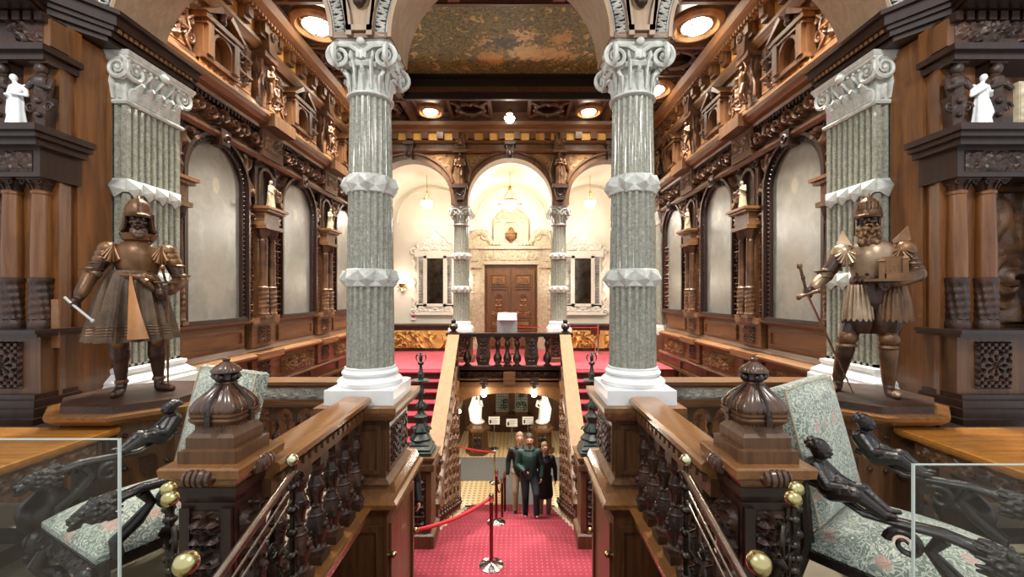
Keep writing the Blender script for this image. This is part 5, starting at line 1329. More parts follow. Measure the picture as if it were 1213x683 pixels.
rope('short dark rope between the second and third stair stanchions', (-.21, 7.55, -1.62), (-.13, 8.4, -1.95), .25, .014, mat='postred')
# ================================================================ BACK ROOM
t = thing('stone_portal', 'cream carved stone portal with scrolled pediment around the carved oak door', 'portal', (0, 13.6, 0))
Fb = frame_front(13.6)
b = MB(Fb)
for s in (-1, 1): b.cut(); b.box(s*.93, s*1.17, 0, .16, .3, 2.72); b.box(s*.9, s*1.35, 0, .1, .3, 2.7); b.box(s*.88, s*1.42, 0, .2, 0, .32); b.box(s*.86, s*.93, 0, .19, 0, 2.78)
b.finish('jamb', M['cream'], t)
b = MB(Fb)
for s in (-1, 1):
    b.cut(); b.box(s*1.17, s*1.33, .1, .17, .4, 2.6); b.box(s*.92, s*1.38, 0, .24, 2.66, 2.78); b.relief(min(s*1.19, s*1.31), max(s*1.19, s*1.31), .5, 2.5, .17, .03, seed=5, style='candelabra', cell=.016)
b.finish('side_pilaster', M['cream'], t)
b = MB(Fb); b.box(-1.35, 1.35, 0, .18, 2.78, 3.28); b.box(-1.42, 1.42, 0, .26, 3.26, 3.36); b.box(-1.38, 1.38, 0, .22, 2.76, 2.84); b.box(-1.3, -1.05, .18, .22, 2.86, 3.24); b.box(1.05, 1.3, .18, .22, 2.86, 3.24); b.finish('lintel', M['cream'], t, smooth=False)
b = MB(Fb); b.relief(-.95, .95, 2.88, 3.22, .18, .03, seed=14, style='figures', cell=.014); b.finish('lintel_relief', M['cream'], t)
b = MB(Fb)
for s in (-1, 1):
    b.cut(); pts = [(s*1.42, .1, 3.4), (s*1.36, .1, 3.62), (s*1.18, .1, 3.8), (s*.95, .1, 3.82), (s*.78, .1, 3.72), (s*.72, .1, 3.56), (s*.6, .1, 3.46), (s*.4, .1, 3.44)]
    b.tube(pts, [.1, .11, .11, .11, .1, .09, .08, .07], 8); b.spiral((s*.86, .14, 3.7), .15, .05, start=PI/2, sgn=s); b.prism([(s*1.38, 3.36), (s*1.3, 3.6), (s*1.12, 3.74), (s*.9, 3.74), (s*.76, 3.6), (s*.6, 3.36)], 0, .12)
b.finish('scroll_pediment', M['cream'], t)
b = MB(Fb); b.archwall(-.46, .46, 4.2, [(0, .27, 3.92)], 3.4, 0, .16, n=16); b.arch(0, 3.92, .26, .34, .1, .2, 3.42, 16); b.box(-.56, .56, 0, .22, 4.14, 4.22); b.arch(0, 4.02, .42, .52, 0, .22, None, 16, a0=.45, a1=PI-.45); b.prism([(-.48, 4.2), (.48, 4.2), (.36, 4.38), (0, 4.5), (-.36, 4.38)], 0, .12)
for s in (-1, 1): b.box(s*.42, s*.56, 0, .18, 3.4, 4.14); b.spiral((s*.62, .1, 3.55), .1, .035, sgn=-s)
b.box(-.26, .26, 0, .03, 3.4, 4.15); b.finish('upper_niche', M['cream'], t)
b = MB(); b.tube([(-.28*1, 13.42, 3.42), (0, 13.38, 3.38), (.28, 13.42, 3.42)], .06, 8); 
for k in range(13): x = -.66+k*.11; b.ball((x, 13.4, 3.44-.05*math.cos(x*2)), .05, 8, 6)
b.finish('garland', M['cream'], t)
t = thing('niche_urn', 'carved brown vase standing in the niche above the carved door', 'urn', (0, 13.5, 3.4))
b = MB(); b.lathe([(.1, 3.42), (.1, 3.45), (.04, 3.48), (.05, 3.54), (.14, 3.6), (.18, 3.68), (.16, 3.74), (.19, 3.76), (.18, 3.8), (.1, 3.84), (.08, 3.92), (.03, 3.98)], (0, 13.48, 0), 20, fn=lambda a, z: 1+.05*math.cos(9*a)); b.finish('urn_body', M['spand'], t)
for cx, nm, lab in ((-2.48, 'left', 'ornate white framed mirror on the rear wall left of the carved door'), (2.35, 'right', 'ornate white framed mirror on the rear wall right of the carved door')):
    t = thing('wall_mirror', lab, 'mirror', (cx, 13.6, 0), group='white framed mirrors')
    b = MB(Fb); 
    for (a0, a1, c0, c1, q) in ((-.6, -.34, 1.35, 3.1, .07), (.34, .6, 1.35, 3.1, .07), (-.6, .6, 1.18, 1.45, .07), (-.66, .66, 3.02, 3.2, .1), (-.66, .66, 1.12, 1.22, .1), (-.36, -.27, 1.4, 3.05, .12), (.27, .36, 1.4, 3.05, .12), (-.36, .36, 1.4, 1.49, .12), (-.36, .36, 2.97, 3.05, .12)): b.box(cx+a0, cx+a1, 0, q, c0, c1)
    b.finish('frame', M['whitecarv'], t)
    b = MB(Fb); pts = [(.66, 3.2), (.56, 3.28), (.6, 3.42), (.42, 3.52), (.34, 3.66), (.2, 3.7), (.1, 3.84), (0, 3.9)]
    pts = pts+[(-p[0], p[1]) for p in reversed(pts[:-1])]; b.prism([(cx+p[0], p[1]) for p in pts], 0, .05); b.tube([(cx+p[0], .06, p[1]) for p in pts], .045, 6)
    for s in (-1, 1):
        for zz in (1.5, 2.1, 2.7): b.tube([(cx+s*.64, .04, zz-.2), (cx+s*.72, .04, zz-.05), (cx+s*.66, .04, zz+.08), (cx+s*.76, .04, zz+.2)], .04, 6)
        b.spiral((cx+s*.72, .05, 1.2), .1, .035); b.spiral((cx+s*.72, .05, 3.2), .1, .035)
    b.relief(cx-.5, cx+.5, 3.22, 3.6, .05, .05, seed=4, mask=lambda u, v: abs(u-cx) < .6-(v-3.2)*.9); b.relief(cx-.55, cx+.55, 1.22, 1.4, .07, .04, seed=6); b.finish('crest', M['whitecarv'], t)
    for s in (-1, 1):
        b = MB(Fb); b.relief(cx+s*.47-.07, cx+s*.47+.07, 1.5, 3.0, .075, .03, seed=5, style='candelabra'); b.finish('inlaid_strip', M['greyw'], t)
    b = MB(Fb); b.box(cx-.28, cx+.28, 0, .06, 1.48, 2.98); b.finish('mirror_glass', M['smoky'], t, smooth=False, label='dark smoky mirror glass')
    t = thing('gilded_chest', 'long dark chest with gilded carved figures below the %s mirror' % nm, 'chest', (cx, 13.3, 0), group='gilded chests')
    x0, x1 = (-3.85, -1.85) if cx < 0 else (1.8, 3.3)
    b = MB(); b.box(x0, x1, 13.0, 13.55, .03, .78); b.box(x0-.04, x1+.04, 12.96, 13.58, .78, .84); b.box(x0-.03, x1+.03, 12.97, 13.57, .012, .1); cs_ = b.finish('case', M['carvd'], t, smooth=False)
    b = MB(frame_front(13.0)); b.relief(x0+.05, x1-.05, .1, .66, .0, .14, seed=int(cx*10)+60, style='figures', cell=.014, mirror=False); b.finish('gilded_relief', M['carvg'], cs_, label='gilded relief of figures and foliage')
    # lanterns
    t = thing('hanging_lantern', 'small white globe lantern hanging in the %s far arch' % nm, 'pendant lamp', (cx, 12.5, 4.4), group='side arch lanterns')
    lx = cx+.05*(-1 if cx < 0 else 1)
    b = MB(); b.tube([(lx, 12.5, 5.4), (lx, 12.5, 4.85)], .012, 5); b.ball((lx, 12.5, 4.87), .04)
    for q in range(3): a = q*2*PI/3; b.tube([(lx, 12.5, 4.85), (lx+.15*math.cos(a), 12.5+.15*math.sin(a), 4.62)], .01, 5)
    b.lathe([(.16, 4.6), (.18, 4.62), (.16, 4.64)], (lx, 12.5, 0), 16, cap=False); b.finish('chain', M['brass'], t)
    b = MB(); b.lathe([(.01, 4.36), (.08, 4.4), (.16, 4.5), (.17, 4.6)], (lx, 12.5, 0), 18); b.finish('globe', M['globe'], t); LAMPS.append((lx, 12.5, 4.3, 22))
    sx = cx-.82 if cx < 0 else cx+.82
for i, (sx, lab) in enumerate(((-3.55, 'bright crystal wall sconce beside the left mirror'), (-1.5, 'bright wall sconce glimpsed left of the stone portal'), (1.5, 'bright wall sconce glimpsed right of the stone portal'), (3.45, 'bright wall sconce beyond the right mirror'))):
    t = thing('wall_sconce', lab, 'wall lamp', (sx, 13.6, 2.2), group='crystal wall sconces')
    b = MB(); b.lathe([(.02, 1.86), (.06, 1.9), (.04, 2.0), (.1, 2.08), (.14, 2.14)], (sx, 13.48, 0), 14); b.tube([(sx, 13.58, 2.0), (sx, 13.48, 1.96)], .02, 6); b.spiral((sx-.1, 13.48, 2.0), .06, .015); b.spiral((sx+.1, 13.48, 2.0), .06, .015, sgn=-1); b.finish('arm', M['brass'], t)
    b = MB(); 
    for q in (-.09, 0, .09): b.lathe([(.02, 2.16), (.06, 2.2), (.07, 2.28), (.04, 2.36)], (sx+q, 13.46, 0), 12)
    b.finish('shade', M['globe'], t); LAMPS.append((sx, 13.2, 2.35, 9))
t = thing('chandelier', 'brass chandelier with white glass bowls hanging before the niche', 'chandelier', (0, 12.2, 4.5))
b = MB(); b.tube([(-.02, 12.2, 5.4), (-.02, 12.2, 4.95)], .015, 6)
for q in range(4): a = q*PI/2+.4; b.tube([(-.02, 12.2, 5.0), (-.02+.08*math.cos(a), 12.2+.08*math.sin(a), 4.8), (-.02+.22*math.cos(a), 12.2+.22*math.sin(a), 4.55)], .014, 5)
b.lathe([(.02, 5.0), (.06, 4.96), (.03, 4.9), (.07, 4.84), (.02, 4.78)], (-.02, 12.2, 0), 14)
b.lathe([(.22, 4.52), (.25, 4.55), (.22, 4.58)], (-.02, 12.2, 0), 24, cap=False); b.tube([(-.5, 12.2, 4.5), (-.3, 12.2, 4.44), (0, 12.2, 4.5), (.28, 12.2, 4.44), (.46, 12.2, 4.5)], .014, 6); b.finish('chain_frame', M['brass'], t)
b = MB(); b.lathe([(.01, 4.24), (.1, 4.28), (.2, 4.4), (.22, 4.54)], (-.02, 12.2, 0), 24); b.finish('glass_bowl', M['globe'], t)
for x in (-.47, .43):
    b = MB(); b.lathe([(.02, 4.34), (.07, 4.4), (.08, 4.48), (.05, 4.54)], (x, 12.2, 0), 14); b.finish('glass_shade', M['globe'], t)
LAMPS.append((0, 12.2, 4.0, 66))
t = thing('information_stand', 'white sloping notice panel on a steel pole behind the far balustrade', 'sign', (-.02, 10.9, .012))
x, y = -.07, 10.7
MB().lathe([(.2, .012), (.2, .03), (.03, .05)], (x, y, 0), 24).finish('foot', M['steel'], t); MB().tube([(x, y, .04), (x, y, 1.0)], .03, 10).finish('pole', M['steel'], t)
R = Matrix.Translation((x, y, 1.06)) @ Matrix.Rotation(math.radians(-50), 4, 'X')
b = MB(); b.box(-.26, .26, -.02, 0, -.2, .2, M=Matrix.Translation((x, y-.06, .98))); b.finish('front_board', M['grey'], t, smooth=False, label='grey rectangular board')
b = MB(); b.box(-.24, .24, -.012, .012, -.18, .18, M=Matrix.Translation((x, y-.02, 1.21)) @ Matrix.Rotation(math.radians(-62), 4, 'X')); b.finish('sloping_board', M['paper'], t, smooth=False, label='white sloping text board')
t = thing('rope_stanchion', 'slim steel post holding the red tape before the carved door', 'stanchion', (.12, 12.2, .012), group='tape posts of the upper gallery')
MB().lathe([(.15, 0), (.15, .02), (.03, .03), (.02, .05), (.02, .84), (.03, .86)], n=20).finish('post', M['steel'], t, world=False)
t = thing('rope_stanchion', 'slim steel post at the right end of the red tape', 'stanchion', (2.6, 12.3, .012), group='tape posts of the upper gallery')
MB().lathe([(.15, 0), (.15, .02), (.03, .03), (.02, .05), (.02, .84), (.03, .86)], n=20).finish('post', M['steel'], t, world=False)
o = MB().box(-3.28, -3.12, 13.56, 13.6, .95, 1.12).finish('wall_notice', M['paper'], smooth=False); tag(o, 'small red and white notice low on the rear wall left of the mirror', 'notice')
p = MB().box(-3.26, -3.14, 13.555, 13.56, 1.03, 1.1).finish('red_print', M['rope'], o, smooth=False, world=False)
o = MB().box(2.5, 2.78, 12.9, 12.93, .55, .8).finish('dark_notice_board', M['red'], smooth=False); tag(o, 'small dark red notice board before the right gilded chest', 'notice')
MB().box(2.62, 2.66, 12.93, 12.95, .012, .6).finish('support', M['steel'], o, smooth=False, world=False)
# ================================================================ FOREGROUND JOINERY
def herm(b, x, y, z, h):
    P = lambda a, c, e: (x+a*h, y+c*h, z+e*h)
    b.frus(x, y, [(z, .12*h, .1*h), (z+.05*h, .12*h, .1*h), (z+.07*h, .07*h, .07*h), (z+.5*h, .12*h, .1*h)])
    b.capsule(P(0, -.02, .5), P(0, -.03, .7), .1*h, .13*h, 8); b.capsule(P(0, -.03, .74), P(0, -.04, .84), .06*h, .05*h, 8); b.ball(P(0, -.05, .9), (.075*h, .085*h, .09*h)); 
    for q in (-1, 1): b.capsule(P(q*.14, -.04, .74), P(q*.17, -.1, .6), .045*h, .035*h, 8); b.capsule(P(q*.17, -.1, .6), P(q*.03, -.14, .64), .035*h, .03*h, 8); b.spiral(P(q*.13, -.08, .34), .07*h, .022*h, sgn=q, n=14)
    b.ball(P(0, -.1, .42), .05*h, 8, 6); b.ball(P(0, -.1, .22), .04*h, 8, 6); b.box(x-.13*h, x+.13*h, y-.1*h, y+.1*h, z+.97*h, z+1.02*h)
for s in (-1, 1):
    nm = SIDE[s][0]
    t = thing('wall_cabinet', 'dark carved oak wall cabinet with paired columns at the %s edge of the view' % nm, 'cabinet', (s*4.3, 3.7, 0), group='carved wall cabinets')
    b = MB(); x1 = 5.4
    def bx(a0, a1, y0, y1, z0, z1): b.box(s*a0, s*a1, y0, y1, z0, z1)
    bx(3.7, x1, 3.62, 3.93, 0, 4.03); bx(3.66, x1, 3.5, 3.62, 3.72, 4.03); bx(3.66, x1, 3.5, 3.62, .0, .74)
    b.finish('body', M['reveal'], t, smooth=False)
    b = MB(); 
    bx(3.60, x1, 3.22, 3.62, 2.93, 2.98); bx(3.56, x1, 3.18, 3.62, 2.98, 3.02); bx(3.53, x1, 3.15, 3.62, 3.02, 3.07); bx(3.66, x1, 3.3, 3.62, 2.7, 2.93)
    b.cut(); bx(3.64, x1, 3.26, 3.62, 1.42, 1.45); bx(3.62, x1, 3.23, 3.62, 1.45, 1.48)
    b.cut()
    for z0, z1, o_ in ((.74, .79, .0), (.79, .86, -.03), (.86, .92, -.06), (.92, .96, -.09)): bx(3.6-o_, x1, 3.2-o_, 3.62, z0, z1)
    b.finish('ledge', M['dark'], t, smooth=False)
    b = MB(); bx(3.7, x1, 3.34, 3.62, .96, 1.42); b.cut(); bx(3.64, x1, 3.36, 3.5, 3.78, 4.0); b.finish('pedestal_stage', M['wood'], t, smooth=False)
    b = MB(frame_front(3.34)); 
    for (a0, a1) in ((3.84, 4.12), (4.3, 4.62)): b.cut(); b.relief(min(s*a0, s*a1), max(s*a0, s*a1), 1.0, 1.38, .0, .03, seed=4, style='lattice', cell=.006)
    b.finish('lattice_panel', M['carvd'], t)
    b = MB(frame_front(3.36)); b.relief(min(s*3.7, s*4.9), max(s*3.7, s*4.9), 3.8, 3.98, 0, .04, seed=21, style='foliate', mirror=False); b.cut()
    b.relief(min(s*3.72, s*4.2), max(s*3.72, s*4.2), 2.74, 2.91, .06, .025, seed=33, style='foliate'); b.finish('frieze_carving', M['carvd'], t)
    b = MB(frame_front(3.62)); b.relief(min(s*4.15, s*5.2), max(s*4.15, s*5.2), 1.5, 2.66, 0, .08, seed=44, style='foliate', cell=.014); b.finish('field_carving', M['carv'], t)
    for x in (3.8, 4.04, 4.5, 4.74):
        cx = s*x
        cl_ = MB().lathe([(.071, 1.9), (.072, 2.1), (.062, 2.58), (.07, 2.59), (.07, 2.61), (.06, 2.62)], (cx, 3.44, 0), 24).finish('column', M['reveal'], t)
        b = MB(); b.lathe([(.082, 1.48), (.086, 1.5), (.082, 1.53), (.074, 1.55)]+[(.076, 1.56+.0145*q) for q in range(21)]+[(.084, 1.87), (.084, 1.895), (.07, 1.9)], (cx, 3.44, 0), 60, fn=lambda a, z: 1+(.1*math.cos(4*a+z*60)*math.cos(5*a-z*44) if 1.555 < z < 1.86 else 0)); b.finish('carved_drum', M['carvd'], cl_)
        b = MB(); b.lathe([(.06, 2.62), (.07, 2.66), (.095, 2.69), (.1, 2.7)], (cx, 3.44, 0), 16)
        for k in range(8): leaf(b, (cx, 3.44, 2.62), 2*PI*k/8, .06, .055, .02, .035)
        for q in (-1, 1): b.spiral((cx+q*.07, 3.36, 2.68), .025, .01, n=12)
        b.box(cx-.1, cx+.1, 3.34, 3.54, 2.69, 2.705); b.finish('capital', M['carvd'], cl_)
    b = MB(); cx = s*3.92; b.ball((cx, 3.55, 2.42), (.035, .035, .04)); b.capsule((cx, 3.55, 2.36), (cx, 3.55, 2.24), .04, .03, 8); b.spiral((cx, 3.53, 2.14), .04, .014, n=14); b.box(cx-.06, cx+.06, 3.5, 3.62, 2.06, 2.1); b.prism([(cx-.05, 2.06), (cx+.05, 2.06), (cx, 1.98)], 3.52, 3.6); b.finish('small_bracket_figure', M['carvd'], t)
    for x in (3.75, 4.07):
        b = MB(); herm(b, s*x, 3.42, 3.1, .56); b.finish('herm_figure', M['carvd'], t)
    b = MB(); bx(3.68, x1, 3.34, 3.62, 3.66, 3.72); bx(3.64, x1, 3.3, 3.62, 3.72, 3.77)
    for k in range(12): b.cut() if k == 0 else None; b.box(s*(3.66+.09*k), s*(3.72+.09*k), 3.31, 3.5, 3.96, 4.03)
    b.finish('architrave', M['dark'], t)
    o = blob(fig_blob(MB(Matrix.Translation((s*3.915, 3.36, 3.1))), 30+s, .45, True), 'marble_statuette', M['white'], voxel=.007, smooth=1); tag(o, 'small white marble robed statuette on the %s cabinet ledge' % nm, 'statuette', 'white statuettes on the cabinets')
    b = MB(); b.box(s*4.2, s*4.5, 3.34, 3.38, 3.1, 3.48); b.relief(min(s*4.21, s*4.49), max(s*4.21, s*4.49), 3.12, 3.46, 0, .03, seed=9, style='figures', cell=.01, M=frame_front(3.34)); o = b.finish('relief_plaque', M['cream']); tag(o, 'cream stone relief plaque standing on the %s cabinet ledge' % nm, 'plaque', 'relief plaques on the cabinets')
    if s < 0:
        b = MB(); b.box(-3.68, -3.62, 3.415, 3.43, 1.32, 1.72); o = b.finish('glazed_notice', M['panel'], smooth=False); tag(o, 'narrow glazed notice on the boarded reveal left of the armoured statue', 'notice')
        o.location = (-.02, .0, 0); 
    # ---- pedestal of the armoured statue
    px, py = s*3.0, 3.48
    t = thing('statue_pedestal', 'low octagonal oak pedestal under the %s armoured statue' % nm, 'pedestal', (px, py, 0), group='armoured statue pedestals')
    b = MB(); b.ngon_stack(px, py, 8, [(.88, .5), (.94, .5)], rot=PI/8); b.finish('dark_base_plate', M['carvd'], t, smooth=False)
    b = MB(); b.ngon_stack(px, py, 8, [(.78, .46), (.82, .54), (.85, .58), (.88, .59), (.885, .57)], rot=PI/8); b.finish('top_moulding', M['rail'], t, smooth=False)
    b = MB(); b.ngon_stack(px, py, 8, [(0, .5), (.1, .5), (.13, .44), (.78, .44)], rot=PI/8); b.finish('body', M['wood'], t, smooth=False)
    for k in range(8):
        a = k*PI/4; R = Matrix.Translation((px, py, 0)) @ Matrix.Rotation(a, 4, 'Z')
        b = MB(R)
        for (yy, zz) in ((-.12, .2), (.12, .2), (-.12, .7), (.12, .7), (0, .7), (-.12, .45), (.12, .45)): b.ball((.41, yy, zz), (.02, .018, .018), 8, 6); b.cut()
        b.prism([(-.05, .52), (.05, .52), (.04, .42), (0, .37), (-.04, .42)], 0, .03, M=Matrix(((0, 1, 0, .4), (1, 0, 0, 0), (0, 0, 1, 0), (0, 0, 0, 1)))); b.finish('wooden_boss', M['carvd'], t)
# ================================================================ ARMOURED STATUES
def hand(b, c, d, r=.011, curl=.6, side=1, L=.085, up=(0, 0, 1)):
    """palm at c pointing along d, five fingers"""
    d = Vector(d).normalized(); u = Vector(up); n = d.cross(u)
    if n.length < .1: n = Vector((1, 0, 0))
    n.normalize(); w = n.cross(d).normalized(); c = Vector(c)
    b.capsule(c, c+d*L*.9, r*2.1, r*2.2, 8); b.ball(c+d*L*.6+w*r, r*2.2, 8, 6); b.ball(c+d*L*.6-w*r, r*2.2, 8, 6)
    for i, (o, l) in enumerate(((-1.5, .85), (-.5, 1.0), (.5, .95), (1.5, .75))):
        p0 = c+d*L*.95+w*o*r*1.5; p1 = p0+(d*math.cos(curl)+n*math.sin(curl)*side)*L*.42*l; p2 = p1+(d*math.cos(curl*2.2)+n*math.sin(curl*2.2)*side)*L*.4*l
        b.capsule(p0, p1, r*.95, r*.85, 6); b.capsule(p1, p2, r*.85, r*.7, 6)
    p0 = c+d*L*.35-w*r*2.2; p1 = p0-w*L*.28+d*L*.3; p2 = p1+d*L*.3+n*side*L*.15
    b.capsule(p0, p1, r*1.1, r, 6); b.capsule(p1, p2, r, r*.8, 6)
def head(b, c, k=1.0, yaw=0, pitch=0, nose=1.0):
    """head centred at c (mid height), facing -y; total height ~.24*k"""
    R = Matrix.Translation(c) @ Matrix.Rotation(yaw, 4, 'Z') @ Matrix.Rotation(pitch, 4, 'X') @ Matrix.Scale(k, 4)
    def B(p, r, nu=12, nv=10): b.ball(p, r, nu, nv, M=R)
    B((0, .018, .035), (.074, .092, .085)); B((0, -.022, -.025), (.058, .062, .075)); B((0, -.05, -.085), (.03, .03, .024)); B((0, -.035, -.06), (.045, .045, .04))
    B((0, -.092, .0), (.012, .018, .02)); b.tube([(0, -.08, .035), (0, -.094, .01), (0, -.104, -.012)], [.007, .01, .014], 6, M=R); B((.012, -.09, -.014), .009, 6, 5); B((-.012, -.09, -.014), .009, 6, 5)
    for q in (-1, 1):
        b.tube([(q*.012, -.086, .036), (q*.034, -.086, .042), (q*.055, -.07, .034)], [.007, .009, .006], 6, M=R)
        B((q*.032, -.073, .018), (.014, .012, .01), 8, 6); B((q*.045, -.06, -.01), (.02, .02, .016), 8, 6)
        B((q*.076, .012, .0), (.01, .02, .032), 8, 6)
    b.tube([(-.024, -.078, -.043), (0, -.089, -.04), (.024, -.078, -.043)], [.005, .008, .005], 6, M=R); b.tube([(-.02, -.077, -.054), (0, -.087, -.055), (.02, -.077, -.054)], [.005, .009, .005], 6, M=R)
    return R
def beard(b, R, long=.0, n=26, seed=1, curly=.012):
    r = random.Random(seed)
    for k in range(n):
        a = r.uniform(-1.25, 1.25); t = r.random(); x = .062*math.sin(a)*(1-.25*t); y = -.05-.03*math.cos(a)-.02*t; z = -.045-.05*math.cos(a)*.6-long*t
        b.ball((x, y, z), (.013+curly*.4, .013+curly*.3, .015+curly*.5), 7, 5, M=R)
    for q in (-1, 1): b.tube([(0, -.095, -.03), (q*.02, -.096, -.036), (q*.045, -.08, -.05)], [.008, .01, .005], 6, M=R)
# -- left statue: pleated skirt, baton, sword at the hip
Lx, Ly, Lz = -3.0, 3.48, .94
t = thing('armoured_statue', 'life-sized bronze and walnut warrior in a pleated skirt with a baton, on the left pedestal', 'statue', (Lx, Ly, Lz))
def V(x, y, z): return (Lx+x, Ly+y, z)
b = MB()
b.capsule(V(-.06, 0, 1.75), V(-.04, 0, 1.98), .155, .15); b.capsule(V(-.04, 0, 1.98), V(-.03, 0, 2.12), .16, .12); b.capsule(V(-.03, 0, 2.14), V(-.03, -.02, 2.28), .06, .06)
for sg, hx, kx, ky, ax, ay in ((-1, -.13, -.165, -.04, -.155, -.0), (1, .06, .11, -.02, .12, .03)):
    b.capsule(V(hx, 0, 1.72), V(kx, ky, 1.37), .1, .078); b.capsule(V(kx, ky, 1.37), V(kx*.98, ky+.025, 1.25), .074, .076); b.capsule(V(kx*.98, ky+.025, 1.25), V(ax, ay, 1.03), .072, .04)
b.capsule(V(-.155, 0, 1.02), V(-.165, -.02, .975), .045, .045); b.capsule(V(-.165, -.02, .97), V(-.19, -.16, .965), .042, .032); b.capsule(V(.12, .03, 1.02), V(.125, .02, .975), .045, .045); b.capsule(V(.125, .02, .97), V(.23, -.09, .965), .042, .032)
for P0, P1, P2 in (((-.24, 0, 2.12), (-.35, -.03, 1.93), (-.42, -.13, 1.74)), ((.19, 0, 2.1), (.29, .0, 1.89), (.2, -.14, 1.79))):
    b.capsule(V(*P0), V(*P1), .072, .056); b.capsule(V(*P1), V(*P2), .055, .04)
hand(b, V(-.42, -.135, 1.73), (-.35, -.5, -.6), .014, .9, -1, .08); hand(b, V(.2, -.15, 1.785), (-.5, -.6, -.2), .014, 1.0, 1, .08)
blob(b, 'body', M['bronzed'], t, voxel=.0085, smooth=1)
b = MB(); R = head(b, V(-.03, -.03, 2.36), 1.05, .08); b.capsule(V(-.03, -.01, 2.2), V(-.03, -.02, 2.3), .06, .058); hd_ = blob(b, 'head', M['bronzed'], t, voxel=.0055, smooth=0, label='dark bearded face')
b = MB(); beard(b, R, .05, 40, 3); blob(b, 'beard', M['bronzed'], hd_, voxel=.006, smooth=0)
# helmet
b = MB(R @ Matrix.Translation((0, 0, .03)))
b.lathe([(.1, -.015), (.108, .0), (.103, .02), (.1, .04), (.09, .08), (.066, .115), (.03, .138), (.006, .145)], (0, .01, .02), 28, fn=lambda a, z: 1+.28*max(0, -math.sin(a))**3*(z < .01))
b.tube([(0, -.1, .06), (0, -.07, .13), (0, 0, .172), (0, .07, .14), (0, .11, .06)], [.006, .011, .014, .011, .006], 6)
for k in range(15):
    a = -.35+(PI+.7)*k/14; b.tube([(.098*math.cos(a), .02+.1*math.sin(a), .04), (.1*math.cos(a), .02+.104*math.sin(a), -.03), (.108*math.cos(a), .02+.115*math.sin(a), -.08), (.125*math.cos(a), .03+.135*math.sin(a), -.105)], .016, 5)
for k in range(14): a = PI*2*k/14; b.ball((.104*math.cos(a), .01+.104*math.sin(a), .035), .006, 6, 5)
b.finish('helmet', M['bronze'], hd_, label='peaked bronze helmet')
b = MB(); b.lathe([(.15, 1.93), (.175, 2.0), (.185, 2.08), (.17, 2.14), (.12, 2.19), (.08, 2.21)], (Lx-.035, Ly, 0), 32, fn=lambda a, z: (1+.05*max(0, -math.sin(a))**4*(z > 1.96))*(1 if abs(math.sin(a)) < .5 else .93)); b.finish('breastplate', M['bronze'], t)
b = MB(); b.lathe([(.1, 2.2), (.125, 2.21), (.14, 2.245), (.15, 2.26), (.135, 2.25), (.11, 2.215)], (Lx-.03, Ly, 0), 28, cap=False); b.finish('gorget', M['bronze'], t)
for sg in (-1, 1):
    b = MB(); cx = Lx-.03+sg*.215
    for k in range(3): b.ball((cx+sg*k*.022, Ly-.0, 2.13-k*.045), (.088-.004*k, .095-.004*k, .06))
    for k in range(7): a = -1.2+k*.34; b.tube([(cx-sg*.04, Ly-.06, 2.17), (cx-sg*.04+.08*math.sin(a), Ly-.12, 2.1-.09*math.cos(a))], [.012, .02], 6, flat=.5)
    b.lathe([(.06, -.02), (.075, -.012), (.06, 0)], V(-.03+sg*.29, -.01, 2.02), 16); b.finish('pauldron', M['bronze'], t)
b = MB(); 
for c in ((-.35, -.03, 1.93), (.295, .0, 1.89)):
    b.ball(V(*c), (.07, .07, .06)); b.lathe([(.02, 0), (.085, .03), (.09, .035), (.02, .01)], V(c[0], c[1]-.02, c[2]), 16, M=None)
    b.finish('elbow_cop', M['bronzel'], t, label='bright polished elbow guard'); b = MB()
for A_, B_ in (((-.365, -.05, 1.9), (-.41, -.12, 1.77)), ((.28, -.02, 1.87), (.22, -.11, 1.8))):
    b = MB(); b.capsule(V(*A_), V(*B_), .062, .05, 14); b.finish('vambrace', M['bronze'], t)
b = MB(); b.lathe([(.165, 1.955), (.18, 1.94), (.2, 1.9), (.235, 1.78), (.28, 1.6), (.325, 1.41), (.33, 1.385), (.315, 1.39), (.27, 1.55), (.15, 1.9)], (Lx-.075, Ly, 0), 120, fn=lambda a, z: 1+(.11*(1-2*abs(math.sin(7*a))**.8)+.02*math.cos(28*a))*min(1, (1.96-z)/.25)); sk_ = b.finish('pleated_skirt', M['skirt'], t, label='pleated skirt with banded hem')
b = MB()
for k in range(4):
    q = []
    for i in range(121): a = 2*PI*i/120; z = 1.44+.022*k; r = (.325-(z-1.41)*.237)*(1+.11*(1-2*abs(math.sin(7*a))**.8)+.02*math.cos(28*a))+.004; q.append((Lx-.075+r*math.cos(a), Ly+r*math.sin(a), z))
    b.tube(q[:-1], .004, 5, closed=True)
b.finish('hem_bands', M['bronze'], sk_)
b = MB(); vs = []; fs = []
for j in range(9):
    z = 1.93-.52*j/8
    for i in range(9):
        a = -PI/2+.02+(.06+.36*j/8)*i/8; r0 = np.interp(z, [1.385, 1.41, 1.6, 1.78, 1.9, 1.94], [.33, .325, .28, .235, .2, .18])*1.13; vs.append((Lx-.075+r0*math.cos(a), Ly+r0*math.sin(a), z))
fs = [(j*9+i, j*9+i+1, j*9+i+10, j*9+i+9) for j in range(8) for i in range(8)]
m0 = len(vs); vs += [(p[0]+.0, p[1]+.012, p[2]) for p in vs]; fs += [tuple(m0+q for q in reversed(f)) for f in fs[:]]
b.add(vs, fs); b.finish('ochre_fold', M['ochre'], sk_, label='polished ochre front fold')
b = MB(); b.prism([(-.02, 1.93), (.05, 1.93), (.13, 1.42), (.0, 1.41), (-.03, 1.6)], 0, .03, M=Matrix.Translation((Lx, Ly-.3, 0)) @ Matrix.Rotation(0, 4, 'X')) if 0 else None
